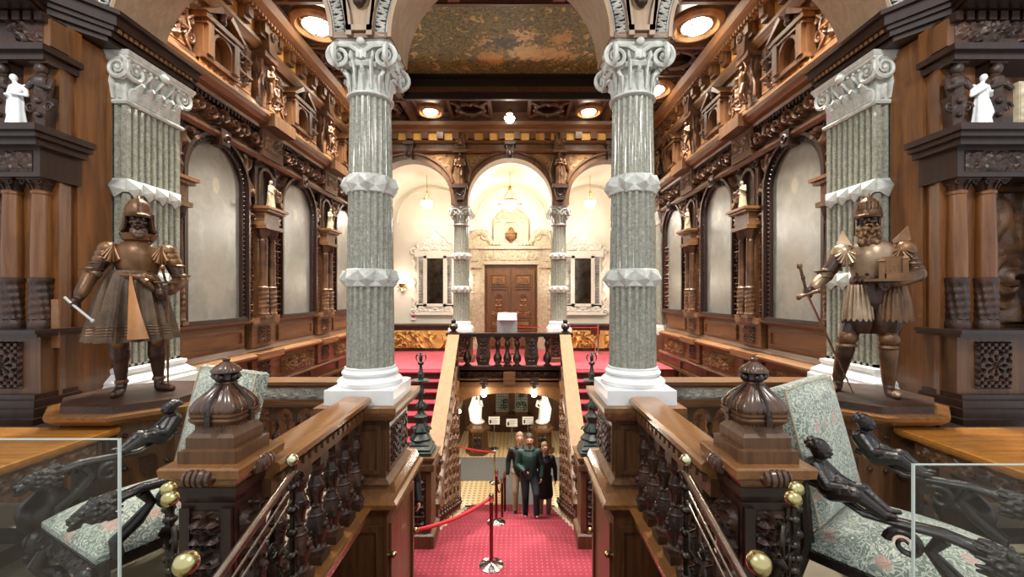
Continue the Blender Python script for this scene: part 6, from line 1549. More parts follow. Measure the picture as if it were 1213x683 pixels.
b.tube([V(-.22, -.08, 1.92), V(-.1, -.19, 1.91), V(.04, -.2, 1.9), V(.13, -.12, 1.87)], [.02, .028, .03, .025], 8); b.tube([V(.0, -.19, 1.9), V(.05, -.23, 1.86), V(.1, -.2, 1.8)], [.02, .03, .015], 8); b.ball(V(.03, -.2, 1.9), .035)
b.finish('knotted_sash', M['bronze'], sk_)
b = MB(); b.tube([V(.19, -.17, 1.84), V(.2, -.13, 1.5), V(.2, -.1, 1.0)], [.016, .015, .008], 8); b.tube([V(.1, -.2, 1.86), V(.28, -.14, 1.86)], .01, 6); b.tube([V(.19, -.17, 1.86), V(.17, -.22, 1.96)], .012, 6); b.ball(V(.168, -.225, 1.98), .022); b.finish('sword', M['bronze'], t)
b = MB(); b.tube([V(-.5, -.2, 1.74), V(-.44, -.22, 1.68), V(-.31, -.26, 1.56)], .01, 6); b.ball(V(-.31, -.26, 1.56), .016); b.finish('baton', M['capital'], t, label='pale thin baton')
b = MB(); 
for x, y in ((-.165, -.04), (.11, -.02)): b.cut(); b.ball(V(x, y-.05, 1.37), (.05, .03, .055)); b.lathe([(.07, 1.3), (.078, 1.31), (.07, 1.32)], (Lx+x, Ly+y+.02, 0), 16)
for x, y in ((-.155, 0), (.12, .03)): b.cut(); b.lathe([(.052, 1.03), (.056, 1.045), (.05, 1.06)], (Lx+x, Ly+y, 0), 16)
b.finish('leg_strap', M['bronze'], t)
t.rotation_euler = (0, 0, math.radians(36)); t.scale = (.84, .9, 1)
# -- right statue: long curly beard, two-handed sword, building model on the arm
Lx, Ly = 3.0, 3.48
t = thing('armoured_statue', 'bronze warrior with long curly beard, great sword and model building on the right pedestal', 'statue', (Lx, Ly, Lz))
b = MB()
b.capsule(V(.13, 0, 1.72), V(.12, 0, 1.96), .155, .15); b.capsule(V(.12, 0, 1.96), V(.12, 0, 2.1), .165, .13); b.capsule(V(.1, 0, 2.12), V(.09, -.02, 2.28), .065, .06)
for hx, kx, ky, ax, ay in ((.03, -.07, -.06, -.14, .04), (.21, .24, -.04, .245, .02)):
    b.capsule(V(hx, 0, 1.7), V(kx, ky, 1.4), .11, .078); b.capsule(V(kx, ky, 1.4), V(kx+(ax-kx)*.35, ky+.03, 1.26), .074, .075); b.capsule(V(kx+(ax-kx)*.35, ky+.03, 1.26), V(ax, ay, 1.03), .072, .042)
b.capsule(V(-.14, .04, 1.02), V(-.145, .03, .975), .045, .045); b.capsule(V(-.145, .03, .97), V(-.19, -.11, .965), .042, .032); b.capsule(V(.245, .02, 1.02), V(.25, .0, .975), .045, .045); b.capsule(V(.25, .0, .97), V(.29, -.14, .965), .042, .032)
for P0, P1, P2 in (((-.12, 0, 2.1), (-.24, -.08, 1.93), (-.35, -.2, 1.8)), ((.36, 0, 2.1), (.44, -.02, 1.92), (.24, -.2, 1.85))):
    b.capsule(V(*P0), V(*P1), .078, .06); b.capsule(V(*P1), V(*P2), .058, .042)
hand(b, V(-.35, -.2, 1.8), (-.3, -.6, -.1), .014, 1.0, 1, .075); hand(b, V(.24, -.2, 1.845), (-.8, -.35, .0), .014, .5, -1, .08)
blob(b, 'body', M['bronzed'], t, voxel=.0085, smooth=1)
b = MB(); R = head(b, V(.09, -.03, 2.36), 1.05, -.05); b.capsule(V(.09, 0, 2.2), V(.09, -.02, 2.3), .06, .058); hd_ = blob(b, 'head', M['bronzed'], t, voxel=.0055, smooth=0, label='dark bearded face')
b = MB(); beard(b, R, .15, 130, 8, .016)
r_ = random.Random(4)
for k in range(60): a = r_.uniform(-1, 1); z = r_.uniform(-.19, -.06); b.ball((a*.085*(1-abs(z+.1)*2), -.07-.03*math.cos(a)-.02*r_.random(), z), .019, 7, 5, M=R)
blob(b, 'beard', M['bronze'], hd_, voxel=.006, smooth=0, label='long curly beard')
b = MB(R @ Matrix.Translation((0, 0, .03)))
b.lathe([(.1, -.015), (.108, .0), (.104, .018), (.1, .05), (.086, .09), (.056, .13), (.02, .155), (.004, .16)], (0, .01, .01), 28, fn=lambda a, z: 1+.26*max(0, -math.sin(a))**3*(z < .012))
b.tube([(0, -.105, .05), (0, -.08, .12), (0, -.02, .178), (0, .06, .15), (0, .11, .06)], [.006, .012, .014, .011, .006], 6)
for q in (-1, 1):
    for k in range(4): b.tube([(q*.02*(k+1), -.1+.012*k, .06), (q*.018*(k+1), -.06+.01*k, .12)], .005, 5)
    b.prism([(-.04, .02), (.05, .02), (.07, -.1), (.02, -.12), (-.03, -.05)], 0, .014, M=Matrix.Translation((q*.092, .03, -.01)) @ Matrix.Rotation(PI/2, 4, 'Z'))
b.finish('helmet', M['bronze'], hd_, label='peaked bronze helmet')
b = MB(); b.lathe([(.155, 1.9), (.175, 1.98), (.19, 2.06), (.175, 2.13), (.12, 2.19), (.08, 2.21)], (Lx+.12, Ly, 0), 32, fn=lambda a, z: (1+.06*max(0, -math.sin(a))**4*(z > 1.93))*(1 if abs(math.sin(a)) < .5 else .95)); b.finish('breastplate', M['bronzel'], t, label='polished gold toned breastplate')
for sg, m_ in ((-1, 'bronzel'), (1, 'bronze')):
    b = MB(); cx = .12+sg*.23
    b.ball(V(cx, 0, 2.11), (.1, .1, .085)); 
    for k in range(3): b.lathe([(.075-.004*k, 2.03-.035*k), (.088-.004*k, 2.035-.035*k), (.075-.004*k, 2.055-.035*k)], (Lx+cx+sg*(.03+.02*k), Ly, 0), 18)
    b.finish('pauldron', M[m_], t)
    b = MB()
    for k in range(9): a = -1.15+k*.29; b.tube([V(cx-sg*.03, -.07, 2.13), V(cx-sg*.03+.11*math.sin(a)*.9, -.11, 2.13-.13*math.cos(a))], [.01, .022], 6, flat=.5)
    b.add([V(cx-sg*.08, -.06, 2.17), V(cx+sg*.05, -.02, 2.19), V(cx-sg*.0 if sg < 0 else cx+.03, 0, 2.31), V(cx-sg*.08, .03, 2.2)], [(0, 1, 2), (1, 3, 2), (3, 0, 2), (0, 3, 1)]); b.finish('fluted_shoulder_wing', M[m_], t)
b = MB()
b.ball(V(-.24, -.08, 1.93), (.065, .065, .065)); b.lathe([(.03, 0), (.09, .03), (.03, .012)], V(-.26, -.07, 1.93), 14); b.finish('elbow_cop', M['bronze'], t)
b = MB(); b.ball(V(.44, -.02, 1.92), (.07, .065, .065)); b.finish('elbow_cop', M['bronze'], t)
b = MB(); b.capsule(V(-.27, -.11, 1.9), V(-.34, -.19, 1.82), .062, .05, 14); b.lathe([(.05, 0), (.075, .02), (.05, .03)], V(-.27, -.11, 1.89), 14); b.finish('gauntlet', M['bronzel'], t, label='polished flared gauntlet')
b = MB(); b.capsule(V(.42, -.05, 1.91), V(.28, -.17, 1.86), .06, .05, 14); b.finish('gauntlet', M['bronze'], t)
for cx, m_, nm_ in ((-.0, 'bronzel', 'polished fan-shaped tasset'), (.28, 'bronze', 'dark fan-shaped tasset')):
    b = MB(); vs = []; fs = []; n = 28
    for j in range(8):
        for i in range(n+1):
            a = -.95+1.9*i/n; r = .12+.06*math.sin(j/7*1.4)+.012*abs(math.sin(i*.7)); z = 1.84-.27*j/7-.03*abs(math.sin(i*.7))*(j == 7)
            vs.append(V(cx+r*math.sin(a)*(1+.1*j/7)*.75, -.05-r*math.cos(a)*.8, z))
    for j in range(7):
        for i in range(n): q = j*(n+1)+i; fs.append((q, q+1, q+n+2, q+n+1))
    m0 = len(vs); vs += [(p[0], p[1]+.012, p[2]) for p in vs]; fs += [tuple(m0+q for q in reversed(f)) for f in fs[:]]
    b.add(vs, fs); b.finish('tasset', M[m_], t, label=nm_)
b = MB(); b.lathe([(.16, 1.84), (.175, 1.86), (.175, 1.89), (.165, 1.91)], (Lx+.12, Ly, 0), 28); 
for k in range(8): a = -2.4+k*.25; b.ball((Lx+.12+.18*math.cos(a), Ly+.18*math.sin(a), 1.87), .022, 8, 6)
b.finish('sword_belt', M['bronzed'], t)
b = MB()
for x, y in ((.03, 0), (.21, 0)):
    b.lathe([(.1, 1.44), (.125, 1.47), (.145, 1.55), (.135, 1.64), (.11, 1.72)], (Lx+x-.01, Ly+y-.01, 0), 40, fn=lambda a, z: 1+.09*math.cos(7*a)); 
b.finish('puffed_breeches', M['bronzed'], t)
for x, y, m_ in ((-.07, -.06, 'bronze'), (.24, -.04, 'bronze')):
    b = MB(); b.ball(V(x, y-.02, 1.4), (.085, .075, .065)); b.lathe([(.08, 1.32), (.09, 1.33), (.082, 1.35)], (Lx+x-.01, Ly+y+.01, 0), 18); b.finish('knee_cop', M[m_], t)
for k_, (x0, x1, y0, y1) in enumerate(((-.085, -.138, -.02, .04), (.241, .245, -.02, .02))):
    b = MB(); b.capsule(V(x0, y0, 1.3), V(x1, y1, 1.05), .08, .052, 14); b.finish('greave', M['bronze'], t)
b = MB(); b.ball(V(.285, -.12, .975), (.035, .06, .03)); b.cut(); b.ball(V(-.185, -.09, .975), (.035, .06, .03)); b.finish('sabaton', M['bronzel'], t)
b = MB(); 
b.tube([V(-.455, -.28, 1.99), V(-.4, -.29, 1.78)], .014, 8); b.ball(V(-.46, -.28, 2.0), (.026, .02, .026)); b.box(-.012, .012, -.012, .012, -.012, .012, M=Matrix.Translation(V(-.43, -.285, 1.9))); b.ball(V(-.43, -.285, 1.9), .02)
b.tube([V(-.46, -.32, 1.74), V(-.39, -.29, 1.765), V(-.3, -.25, 1.79)], [.018, .014, .018], 8); b.ball(V(-.465, -.32, 1.735), .024); b.ball(V(-.3, -.25, 1.79), .022)
b.tube([V(-.395, -.29, 1.76), V(-.2, -.22, 1.33), V(-.03, -.13, .95)], [.03, .026, .014], 4, flat=.35); b.finish('great_sword', M['bronze'], t)
RSTAT = t
b = MB(); MX = Matrix.Translation(V(.21, -.27, 1.86))
b.box(-.17, .16, -.07, .07, 0, .02, M=MX); b.box(-.02, .16, -.065, .065, .02, .06, M=MX); b.box(-.03, .12, -.03, .05, .06, .14, M=MX); b.box(.09, .13, -.055, -.02, .06, .17, M=MX); b.box(-.07, -.03, -.05, -.01, .02, .15, M=MX)
b.prism([(-.04, .14), (.13, .14), (.12, .19), (-.03, .19)], -.02, .04, M=MX); b.frus(-.05, -.03, [(.15, .028, .028), (.155, .032, .032), (.18, .004, .004)], M=MX); b.frus(.11, -.037, [(.17, .025, .025), (.2, .004, .004)], M=MX)
for k in range(4): b.box(-.02+.03*k, -.008+.03*k, -.034, -.03, .08, .12, M=MX)
b.finish('building_model', M['bronze'], t, label='carved model of a building with towers')

t.rotation_euler = (0, 0, math.radians(-36)); t.scale = (.84, .9, 1)
# ================================================================ TABLES
for s in (-1, 1):
    nm = SIDE[s][0]
    t = thing('oak_table', 'heavy orange-brown oak table with bulbous turned legs at the %s edge of the view' % nm, 'table', (s*3.5, 2.4, 0), group='heavy oak tables')
    x0, x1, y0, y1 = s*2.78, s*4.4, 1.65, 3.05
    if s > 0: y0, y1, x0 = 1.5, 3.05, 2.92
    b = MB(); ch = .05
    def top(z0, z1, o=0): b.ngon_stack(0, 0, 4, [], 0) if 0 else b.box(x0-s*o, x1, y0-o, y1+o, z0, z1)
    b.frus((x0+x1)/2, (y0+y1)/2, [(.72, abs(x1-x0)/2-.03, (y1-y0)/2-.03), (.735, abs(x1-x0)/2-.01, (y1-y0)/2-.01), (.755, abs(x1-x0)/2, (y1-y0)/2), (.776, abs(x1-x0)/2, (y1-y0)/2), (.782, abs(x1-x0)/2-.008, (y1-y0)/2-.008)]); b.finish('tabletop', M['table'], t, smooth=False, label='polished orange-brown oak top')
    b = MB(); b.box(x0+s*.08, x1-s*.08, y0+.08, y1-.08, .58, .72); 
    for k in range(24): b.box(x0+s*(.075), x0+s*.08, y0+.1+k*.055, y0+.13+k*.055, .6, .7)
    ap_ = b.finish('apron', M['wood'], t, smooth=False)
    b = MB(Matrix(((0, -s, 0, x0+s*.078), (1, 0, 0, 0), (0, 0, 1, 0), (0, 0, 0, 1)))); b.relief(y0+.1, y1-.1, .59, .71, 0, .02, seed=5, style='scroll', mirror=False, cell=.01); b.finish('carved_strip', M['carv'], ap_)
    for xx in (x0+s*.25, x1-s*.2):
        for yy in (y0+.25, y1-.25):
            b = MB(); b.lathe([(.11, 0), (.115, .04), (.1, .06), (.07, .08), (.06, .12), (.1, .17), (.14, .25), (.15, .31), (.13, .37), (.07, .43), (.05, .46), (.07, .48), (.055, .5), (.08, .54), (.1, .56), (.1, .58)], (xx, yy, 0), 28, fn=lambda a, z: 1+(.035*math.cos(10*a) if .17 < z < .4 else 0)); b.finish('leg', M['dark'], t)
    b = MB(); b.box(x0+s*.2, x1-s*.15, y0+.2, y0+.3, .1, .15); b.box(x0+s*.2, x1-s*.15, y1-.3, y1-.2, .1, .15); b.box(x0+s*.2, x0+s*.3, y0+.3, y1-.3, .1, .15); b.finish('stretcher', M['dark'], t, smooth=False)

# ================================================================ ARMCHAIRS
def armchair(label, loc, rz, sideon=1):
    """front faces -y in local space"""
    t = thing('carved_armchair', label, 'armchair', loc, rz, 'carved armchairs with green floral upholstery')
    w = .35; d0, d1 = -.4, .3     # half width, front, back
    b = MB(); n = 14; vs = []; fs = []
    for j in range(n+1):
        for i in range(n+1):
            u = -1+2*i/n; v = -1+2*j/n; e = (1-abs(u)**4)*(1-abs(v)**4)
            vs.append((u*(w+.02), (d0+d1)/2+v*(d1-d0)/2, .43+.075*e**.5+.05*(1-u*u)*(1-v*v)))
    for j in range(n):
        for i in range(n): q = j*(n+1)+i; fs.append((q, q+1, q+n+2, q+n+1))
    m = len(vs); ring = [i for i in range(n+1)]+[j*(n+1)+n for j in range(1, n+1)]+[n*(n+1)+i for i in range(n-1, -1, -1)]+[j*(n+1) for j in range(n-1, 0, -1)]
    for q in ring: p = vs[q]; vs.append((p[0], p[1], .385))
    L = len(ring)
    for k in range(L): fs.append((ring[k], m+k, m+(k+1) % L, ring[(k+1) % L]))
    fs.append(tuple(m+k for k in range(L))); b.add(vs, fs); b.finish('seat_cushion', M['damask'], t, world=False, label='green and cream floral seat')
    # back
    R = Matrix.Translation((0, d1-.02, .5)) @ Matrix.Rotation(math.radians(-14), 4, 'X')
    b = MB(R); b.frus(0, 0, [(.0, w-.01, .03), (.01, w+.005, .04), (.73, w+.005, .04), (.745, w-.01, .03)]); 
    vs = []; fs = []
    for j in range(n+1):
        for i in range(n+1):
            u = -1+2*i/n; v = -1+2*j/n; e = (1-abs(u)**4)*(1-abs(v)**4); vs.append((u*(w), -.04-.045*e**.5, .37+v*.36))
    for j in range(n):
        for i in range(n): q = j*(n+1)+i; fs.append((q, q+1, q+n+2, q+n+1))
    b.add(vs, fs); bk_ = b.finish('backrest', M['damask'], t, world=False, label='green and cream floral back')
    b = MB(R)
    b.tube([(-w, -.045, .03), (-w, -.05, .73), (w, -.05, .73), (w, -.045, .03)], .006, 6)
    b.finish('braid_edge', M['cream'], bk_, world=False)
    for q in (-1, 1):
        b = MB(); b.tube([(q*w, d1+.17, .0), (q*w, d1+.06, .2), (q*w, d1, .42), (q*(w+.01), d1+.02, .75)], [.03, .032, .036, .03], 8); b.ball((q*w, d1+.17, .03), (.04, .05, .03)); b.finish('leg', M['ebony'], t, world=False)
        b = MB(); b.tube([(q*w, d0-.02, .03), (q*w, d0+.02, .1), (q*w, d0-.02, .2), (q*w, d0+.03, .3), (q*w, d0+.02, .4)], [.05, .03, .045, .03, .045], 10); b.ball((q*w, d0-.04, .035), (.05, .06, .035)); b.ball((q*w, d0-.03, .34), (.05, .05, .06)); b.finish('leg', M['ebony'], t, world=False)
        # arm: long sweeping rest ending in a lion head
        b = MB(); x = q*(w+.03)
        b.tube([(x, d1-.02, .76), (x, d1-.14, .735), (x, .05, .69), (x, -.08, .70), (x, -.22, .715), (x, -.34, .70), (x, -.39, .66)], [.02, .022, .027, .03, .033, .035, .03], 10, flat=.75)
        b.tube([(x, -.22, .69), (x, -.18, .62), (x, -.24, .55), (x, -.33, .48), (x, -.32, .4)], [.03, .024, .034, .032, .028], 10)
        b.spiral((x, 0, 0), .06, .022, 1.4, M=Matrix.Translation((x, -.1, .61)) @ Matrix.Rotation(PI/2, 4, 'Z') @ Matrix.Translation((-x, 0, 0))); ar_ = b.finish('armrest', M['ebony'], t, world=False)
        b = MB(); c = (x, -.42, .675)
        b.ball(c, (.045, .05, .05)); b.ball((x, -.47, .66), (.03, .034, .027)); b.ball((x, -.5, .672), (.016, .012, .01), 8, 6); b.capsule((x, -.47, .632), (x, -.495, .628), .018, .013, 8); b.capsule((x, -.445, .71), (x, -.485, .685), .016, .012, 8)
        for e in (-1, 1): b.ball((x+e*.024, -.462, .69), .011, 8, 6); b.ball((x+e*.04, -.41, .722), (.012, .01, .018), 8, 6); b.ball((x+e*.018, -.492, .652), .014, 8, 6)
        for k in range(33):
            a = 2*PI*(k % 11)/11+.3*(k//11); q0 = k//11; r0 = .048+.006*q0; c0 = Vector((x+r0*math.cos(a), -.42+.03*q0, .675+r0*math.sin(a))); b.capsule(c0, c0+Vector((.002*math.cos(a), .035, .002*math.sin(a))), .014, .008, 6)
        b.capsule((x, -.4, .68), (x, -.32, .7), .05, .035, 10)
        blob(b, 'lion_head', M['ebony'], ar_, voxel=.0042, smooth=0, world=False)
        # reclining cherub at the root of the arm
        b = MB(); y = d1-.1
        b.capsule((x, y+.05, .85), (x, y-.02, .77), .055, .07, 10); b.ball((x, y-.05, .80), (.05, .045, .045)); b.ball((x, y+.03, .945), (.044, .048, .05)); b.ball((x, y+.045, .965), (.047, .048, .04)); b.ball((x, y-.018, .938), .009, 6, 5); b.ball((x+.02, y-.0, .928), .017, 6, 5); b.ball((x-.02, y-.0, .928), .017, 6, 5); b.capsule((x, y+.045, .87), (x, y+.035, .92), .024, .026, 8)
        rq = random.Random(9)
        for k in range(26):
            a = rq.uniform(0, 2*PI); h_ = rq.uniform(.0, 1.0); b.ball((x+.044*math.cos(a)*math.cos(h_), y+.05+.046*math.sin(a)*math.cos(h_)*(1 if math.sin(a) > -.3 else .75), .958+.045*math.sin(h_)), .0125, 6, 5)
        for e in (-1, 1): b.ball((x+e*.017, y-.012, .95), (.012, .006, .005), 6, 4)
        b.ball((x, y-.012, .917), (.012, .008, .006), 6, 4)
        for e in (-1, 1):
            b.capsule((x+e*.045, y+.04, .865), (x+e*.08, y-.02, .80), .032, .026, 8); b.capsule((x+e*.08, y-.02, .80), (x+e*.035, y-.085, .80), .026, .02, 8); b.ball((x+e*.03, y-.095, .80), .018, 6, 5)
            b.capsule((x+e*.03, y-.03, .755), (x+e*.05, y-.13, .785), .048, .037, 8); b.capsule((x+e*.05, y-.13, .785), (x+e*.03, y-.23, .725), .035, .022, 8); b.capsule((x+e*.03, y-.23, .725), (x+e*.035, y-.27, .735), .018, .012, 8)
        blob(b, 'cherub', M['ebony'], ar_, voxel=.0042, smooth=0, world=False, label='dark carved cherub')
    b = MB(); b.box(-w-.01, w+.01, d0-.01, d0+.04, .33, .4); b.box(-w-.02, -w+.02, d0, d1, .34, .4); b.box(w-.02, w+.02, d0, d1, .34, .4); b.box(-w, w, d1-.03, d1+.03, .33, .4)
    b.relief(-w, w, .3, .4, 0, .03, seed=4, style='scroll', M=frame_front(d0-.01)); b.finish('seat_frame', M['ebony'], t, world=False)
    b = MB(); b.tube([(-w, d0, .16), (-w*.5, d0+.02, .2), (0, d0, .15), (w*.5, d0+.02, .2), (w, d0, .16)], [.02, .028, .035, .028, .02], 8); b.spiral((0, d0-.02, .2), .06, .02); b.tube([(-w, d0, .14), (-w, 0, .12), (-w, d1+.08, .14)], .02, 8); b.tube([(w, d0, .14), (w, 0, .12), (w, d1+.08, .14)], .02, 8); b.finish('stretcher', M['ebony'], t, world=False)
    return t
armchair('carved dark armchair with green floral seat beside the left oak table', (-2.12, 2.6, 0), math.radians(-27))
armchair('carved dark armchair with large green floral back beside the right oak table', (2.17, 2.2, 0), math.radians(36))

# ================================================================ ACRYLIC SCREENS
for lab, x0, x1, y, z in (('clear acrylic screen with a bright edge in front of the left armchair', -1.23, -2.6, 1.42, 1.255), ('clear acrylic screen with a bright edge in front of the right armchair', 1.5, 2.9, 1.42, 1.168)):
    t = thing('acrylic_screen', lab, 'glass screen', (x0, y, 0), group='clear acrylic screens')
    b = MB(); b.box(min(x0, x1), max(x0, x1), y, y+.006, .02, z); sh_ = b.finish('sheet', M['glass'], t, smooth=False)
    b = MB(); b.box(min(x0, x1), max(x0, x1), y, y+.006, z, z+.004); b.box(x0-.003, x0+.003, y-.001, y+.007, .02, z+.004); b.finish('edge', M['edge'], sh_, smooth=False, label='bright polished edge')
    for fx in (x0+(x1-x0)*.15, x0+(x1-x0)*.85):
        b = MB(); b.box(fx-.04, fx+.04, y-.12, y+.12, 0, .02); b.box(fx-.03, fx+.03, y-.012, y, .02, .06); b.finish('foot', M['steel'], t, smooth=False)

# ================================================================ WROUGHT IRON RAILINGS
for s in (-1, 1):
    nm = SIDE[s][0]; x = s*.99
    t = thing('iron_railing', 'wrought iron stair railing with round bar and brass balls below the near %s newel' % nm, 'railing', (x, 1.8, -1.9), group='wrought iron railings')
    fr = Matrix(((0, 1, 0, x), (1, 0, 0, 0), (0, 0, 1, 0), (0, 0, 0, 1)))  # local x -> world y, local y -> world x
    sl = .36
    zt = lambda y: .88-(2.08-y)*sl
    b = MB(); b.tube([(x, 2.08, zt(2.08)-.02), (x, 1.55, zt(1.55)), (x, .75, zt(.75))], .019, 12); b.finish('hand_bar', M['ironb'], t, label='smooth round bronze bar')
    b = MB()
    for dz in (.09, .15): b.tube([(x, 2.08, zt(2.08)-dz), (x, .75, zt(.75)-dz)], .006, 6)
    b.tube([(x, 2.08, -.25), (x, .75, -.7)], .01, 6); b.finish('thin_bars', M['ironb'], t)
    b = MB(); b.tube([(x, 2.08, -1.0), (x, 2.08, .9)], .013, 8)
    for k in range(7): b.ball((x, 2.08, .1+k*.115), (.03, .03, .024), 10, 6)
    b.spiral((0, 0, 0), .045, .01, 1.5, M=Matrix.Translation((x, 2.13, .8)) @ Matrix.Rotation(PI/2, 4, 'Z'), n=18); b.finish('end_post', M['iron'], t)
    MB().ball((x, 2.08, .925), .03, 18, 12).finish('brass_ball', M['silver'], t, label='worn silvery ball')
    for k in range(8):
        y = 1.95-k*.17; z1 = zt(y)-.16; b = MB()
        MF = Matrix.Translation((x, y, 0)) @ Matrix.Rotation(PI/2, 4, 'Z')
        b.tube([(x, y, z1), (x, y, z1-.75)], .007, 6)
        for j in range(4):
            b.spiral((.035*(1 if j % 2 else -1), 0, z1-.1-.17*j), .045, .009, 1.5, start=j, sgn=1 if j % 2 else -1, M=MF, n=18)
            b.tube([(0, 0, z1-.02-.17*j), (.06, .01, z1-.07-.17*j), (.03, .02, z1-.14-.17*j), (-.05, -.01, z1-.17-.17*j)], [.004, .009, .008, .003], 6, M=MF)
            b.ball((0, 0, z1-.18-.17*j), .016, 8, 6, M=MF); leaf(b, (x, y, z1-.2-.17*j), k+j*1.3, .01, .07, .014, .04)
        b.finish('scroll_baluster', M['iron'], t)
    # curved gate in front of the newel
    t = thing('iron_gate', 'curved wrought iron gate wing with large brass balls in front of the near %s newel' % nm, 'gate', (s*1.2, 1.5, 0), group='wrought iron gate wings')
    a_ = Vector((s*1.22, 1.62, 0)); c_ = Vector((s*.86, 1.25, 0)); dv = (c_-a_).normalized(); ang = math.atan2(dv.y, dv.x); MG = Matrix.Translation(a_) @ Matrix.Rotation(ang, 4, 'Z'); L = (c_-a_).length
    for px_, zt_, r_b in ((0, .955, .031), (-.06, .975, .028), (L*.95, .93, .036)):
        b = MB(MG); b.tube([(px_, 0, -.3 if 0 else .0), (px_, 0, zt_-.03)], .013, 8)
        for k in range(5): b.ball((px_, 0, zt_-.08-k*.1), (.025, .025, .018), 8, 6)
        b.finish('post', M['iron'], t); MB(MG).ball((px_, 0, zt_), r_b, 20, 14).finish('brass_ball', M['brass'], t, label='polished brass ball')
    b = MB(MG)
    for r0 in (.5, .56): b.tube([(L-r0*1.15*math.cos(q*PI/2/14), 0, .12+r0*1.25*math.sin(q*PI/2/14)) for q in range(15)], .012, 8)
    b.tube([(0, 0, .35), (L, 0, .5)], .01, 6); b.tube([(-.05, 0, .1), (L, 0, .1)], .012, 6); b.finish('curved_bars', M['iron'], t)
    b = MB(MG); rr = random.Random(12)
    for k in range(16):
        cx_ = rr.uniform(.0, L*.95); cz = rr.uniform(.15, .85); b.spiral((cx_, rr.uniform(-.01, .01), cz), rr.uniform(.04, .085), .009, 1.5, start=rr.uniform(0, 6), sgn=rr.choice((-1, 1)), n=20); b.ball((cx_, 0, cz), .014, 8, 6)
    for k in range(14): leaf(b, (rr.uniform(0, L), 0, rr.uniform(.15, .85)), rr.uniform(0, 6), .01, .08, .016, .04)
    for k in range(5): b.tube([(L*k/5, 0, .1), (L*k/5+.03, 0, .4), (L*k/5-.02, 0, .7), (L*k/5+.02, 0, .88-.02*k)], .007, 6)
    b.finish('scrollwork', M['iron'], t)

# ================================================================ PEOPLE
def person(label, loc, rz, J, top, legs, hairm, height=1.76, beardy=False, coat=False, phone=None):
    k = height/1.76; S = lambda p: (p[0]*k, p[1]*k, p[2]*k)
    b = MB(); g = lambda n: S(J[n])
    b.capsule(g('pel'), g('spi'), .14*k, .13*k); b.capsule(g('spi'), g('che'), .135*k, .15*k); b.capsule(g('che'), g('nec'), .1*k, .055*k); b.capsule(g('nec'), g('hed'), .054*k, .055*k)
    for q in ('l', 'r'):
        b.capsule(g('sh'+q), g('el'+q), .052*k, .04*k); b.capsule(g('el'+q), g('wr'+q), .04*k, .027*k); b.capsule(g('che'), g('sh'+q), .09*k, .055*k)
        b.capsule(g('hi'+q), g('kn'+q), .088*k, .056*k); b.capsule(g('kn'+q), g('an'+q), .056*k, .036*k); b.capsule(g('an'+q), g('to'+q), .036*k, .026*k)
        d = Vector(g('wr'+q))-Vector(g('el'+q)); hand(b, g('wr'+q), d, .0095*k, .5, 1 if q == 'l' else -1, .085*k)
    R = head(b, S((J['hed'][0], J['hed'][1], J['hed'][2]+.03)), k)
    body = blob(b, 'person', M['skin'], None, voxel=.0085, smooth=1); body.location = loc; body.rotation_euler = (0, 0, rz); tag(body, label, 'person')
    def ch(bb, name, mat, vox=.012, lab=None): return blob(bb, name, mat, body, voxel=vox, smooth=2, world=False, label=lab)
    b = MB()
    b.capsule(g('pel'), g('spi'), .165*k, .155*k); b.capsule(g('spi'), g('che'), .16*k, .175*k)
    for q in ('l', 'r'): b.capsule(g('che'), g('sh'+q), .12*k, .078*k); b.capsule(g('sh'+q), g('el'+q), .075*k, .062*k); b.capsule(g('el'+q), g('wr'+q), .062*k, .044*k)
    if coat: b.lathe([(.2*k, .52*k), (.21*k, .56*k), (.19*k, .8*k), (.17*k, 1.0*k)], (J['pel'][0]*k, J['pel'][1]*k, 0), 24)
    n_ = g('nec'); b.tube([(n_[0]+.085*k*math.cos(a), n_[1]+.01+.085*k*math.sin(a), n_[2]+.0) for a in [i*PI/6 for i in range(12)]], .035*k, 8, closed=True)
    b.ball((n_[0], n_[1]+.1*k, n_[2]-.02), (.1*k, .06*k, .07*k)); ch(b, 'jacket', M[top])
    b = MB()
    for q in ('l', 'r'): b.capsule(g('hi'+q), g('kn'+q), .108*k, .074*k); b.capsule(g('kn'+q), g('an'+q), .074*k, .058*k)
    b.capsule(g('hil'), g('hir'), .115*k, .115*k); ch(b, 'trousers', M[legs])
    for q in ('l', 'r'):
        a, c = Vector(g('an'+q)), Vector(g('to'+q)); b = MB(); b.capsule(a+Vector((0, .02, -.02)), c, .048*k, .038*k); b.ball(a+Vector((0, .03*k, -.03*k)), (.042*k, .05*k, .035*k)); o = ch(b, 'shoe', M['shoe'], .008)
    b = MB(R); b.ball((0, .03, .055), (.083, .097, .088)); b.ball((0, .05, .0), (.078, .075, .08)); 
    if coat:
        b.ball((0, .06, -.07), (.08, .06, .12)); b.ball((.05, .03, -.06), (.035, .05, .1)); b.ball((-.05, .03, -.06), (.035, .05, .1))
    o = blob(b, 'hair', M[hairm], body, voxel=.007, smooth=1, world=False, deform=None)
    # cut the face free
    iR = R.inverted(); bm = bmesh.new(); bm.from_mesh(o.data); bmesh.ops.delete(bm, geom=[v for v in bm.verts if (iR @ v.co).y < -.045 and (iR @ v.co).z < .062], context='VERTS'); bm.to_mesh(o.data); bm.free()
    if beardy: b = MB(); beard(b, R, .01, 60, 3, .002); blob(b, 'beard', M['hair'], body, voxel=.006, smooth=1, world=False)
    b = MB(R)
    for q in (-1, 1): b.ball((q*.032, -.083, .018), (.009, .005, .0055), 8, 6)
    b.finish('eyes', M['hair'], body, world=False)
    return body
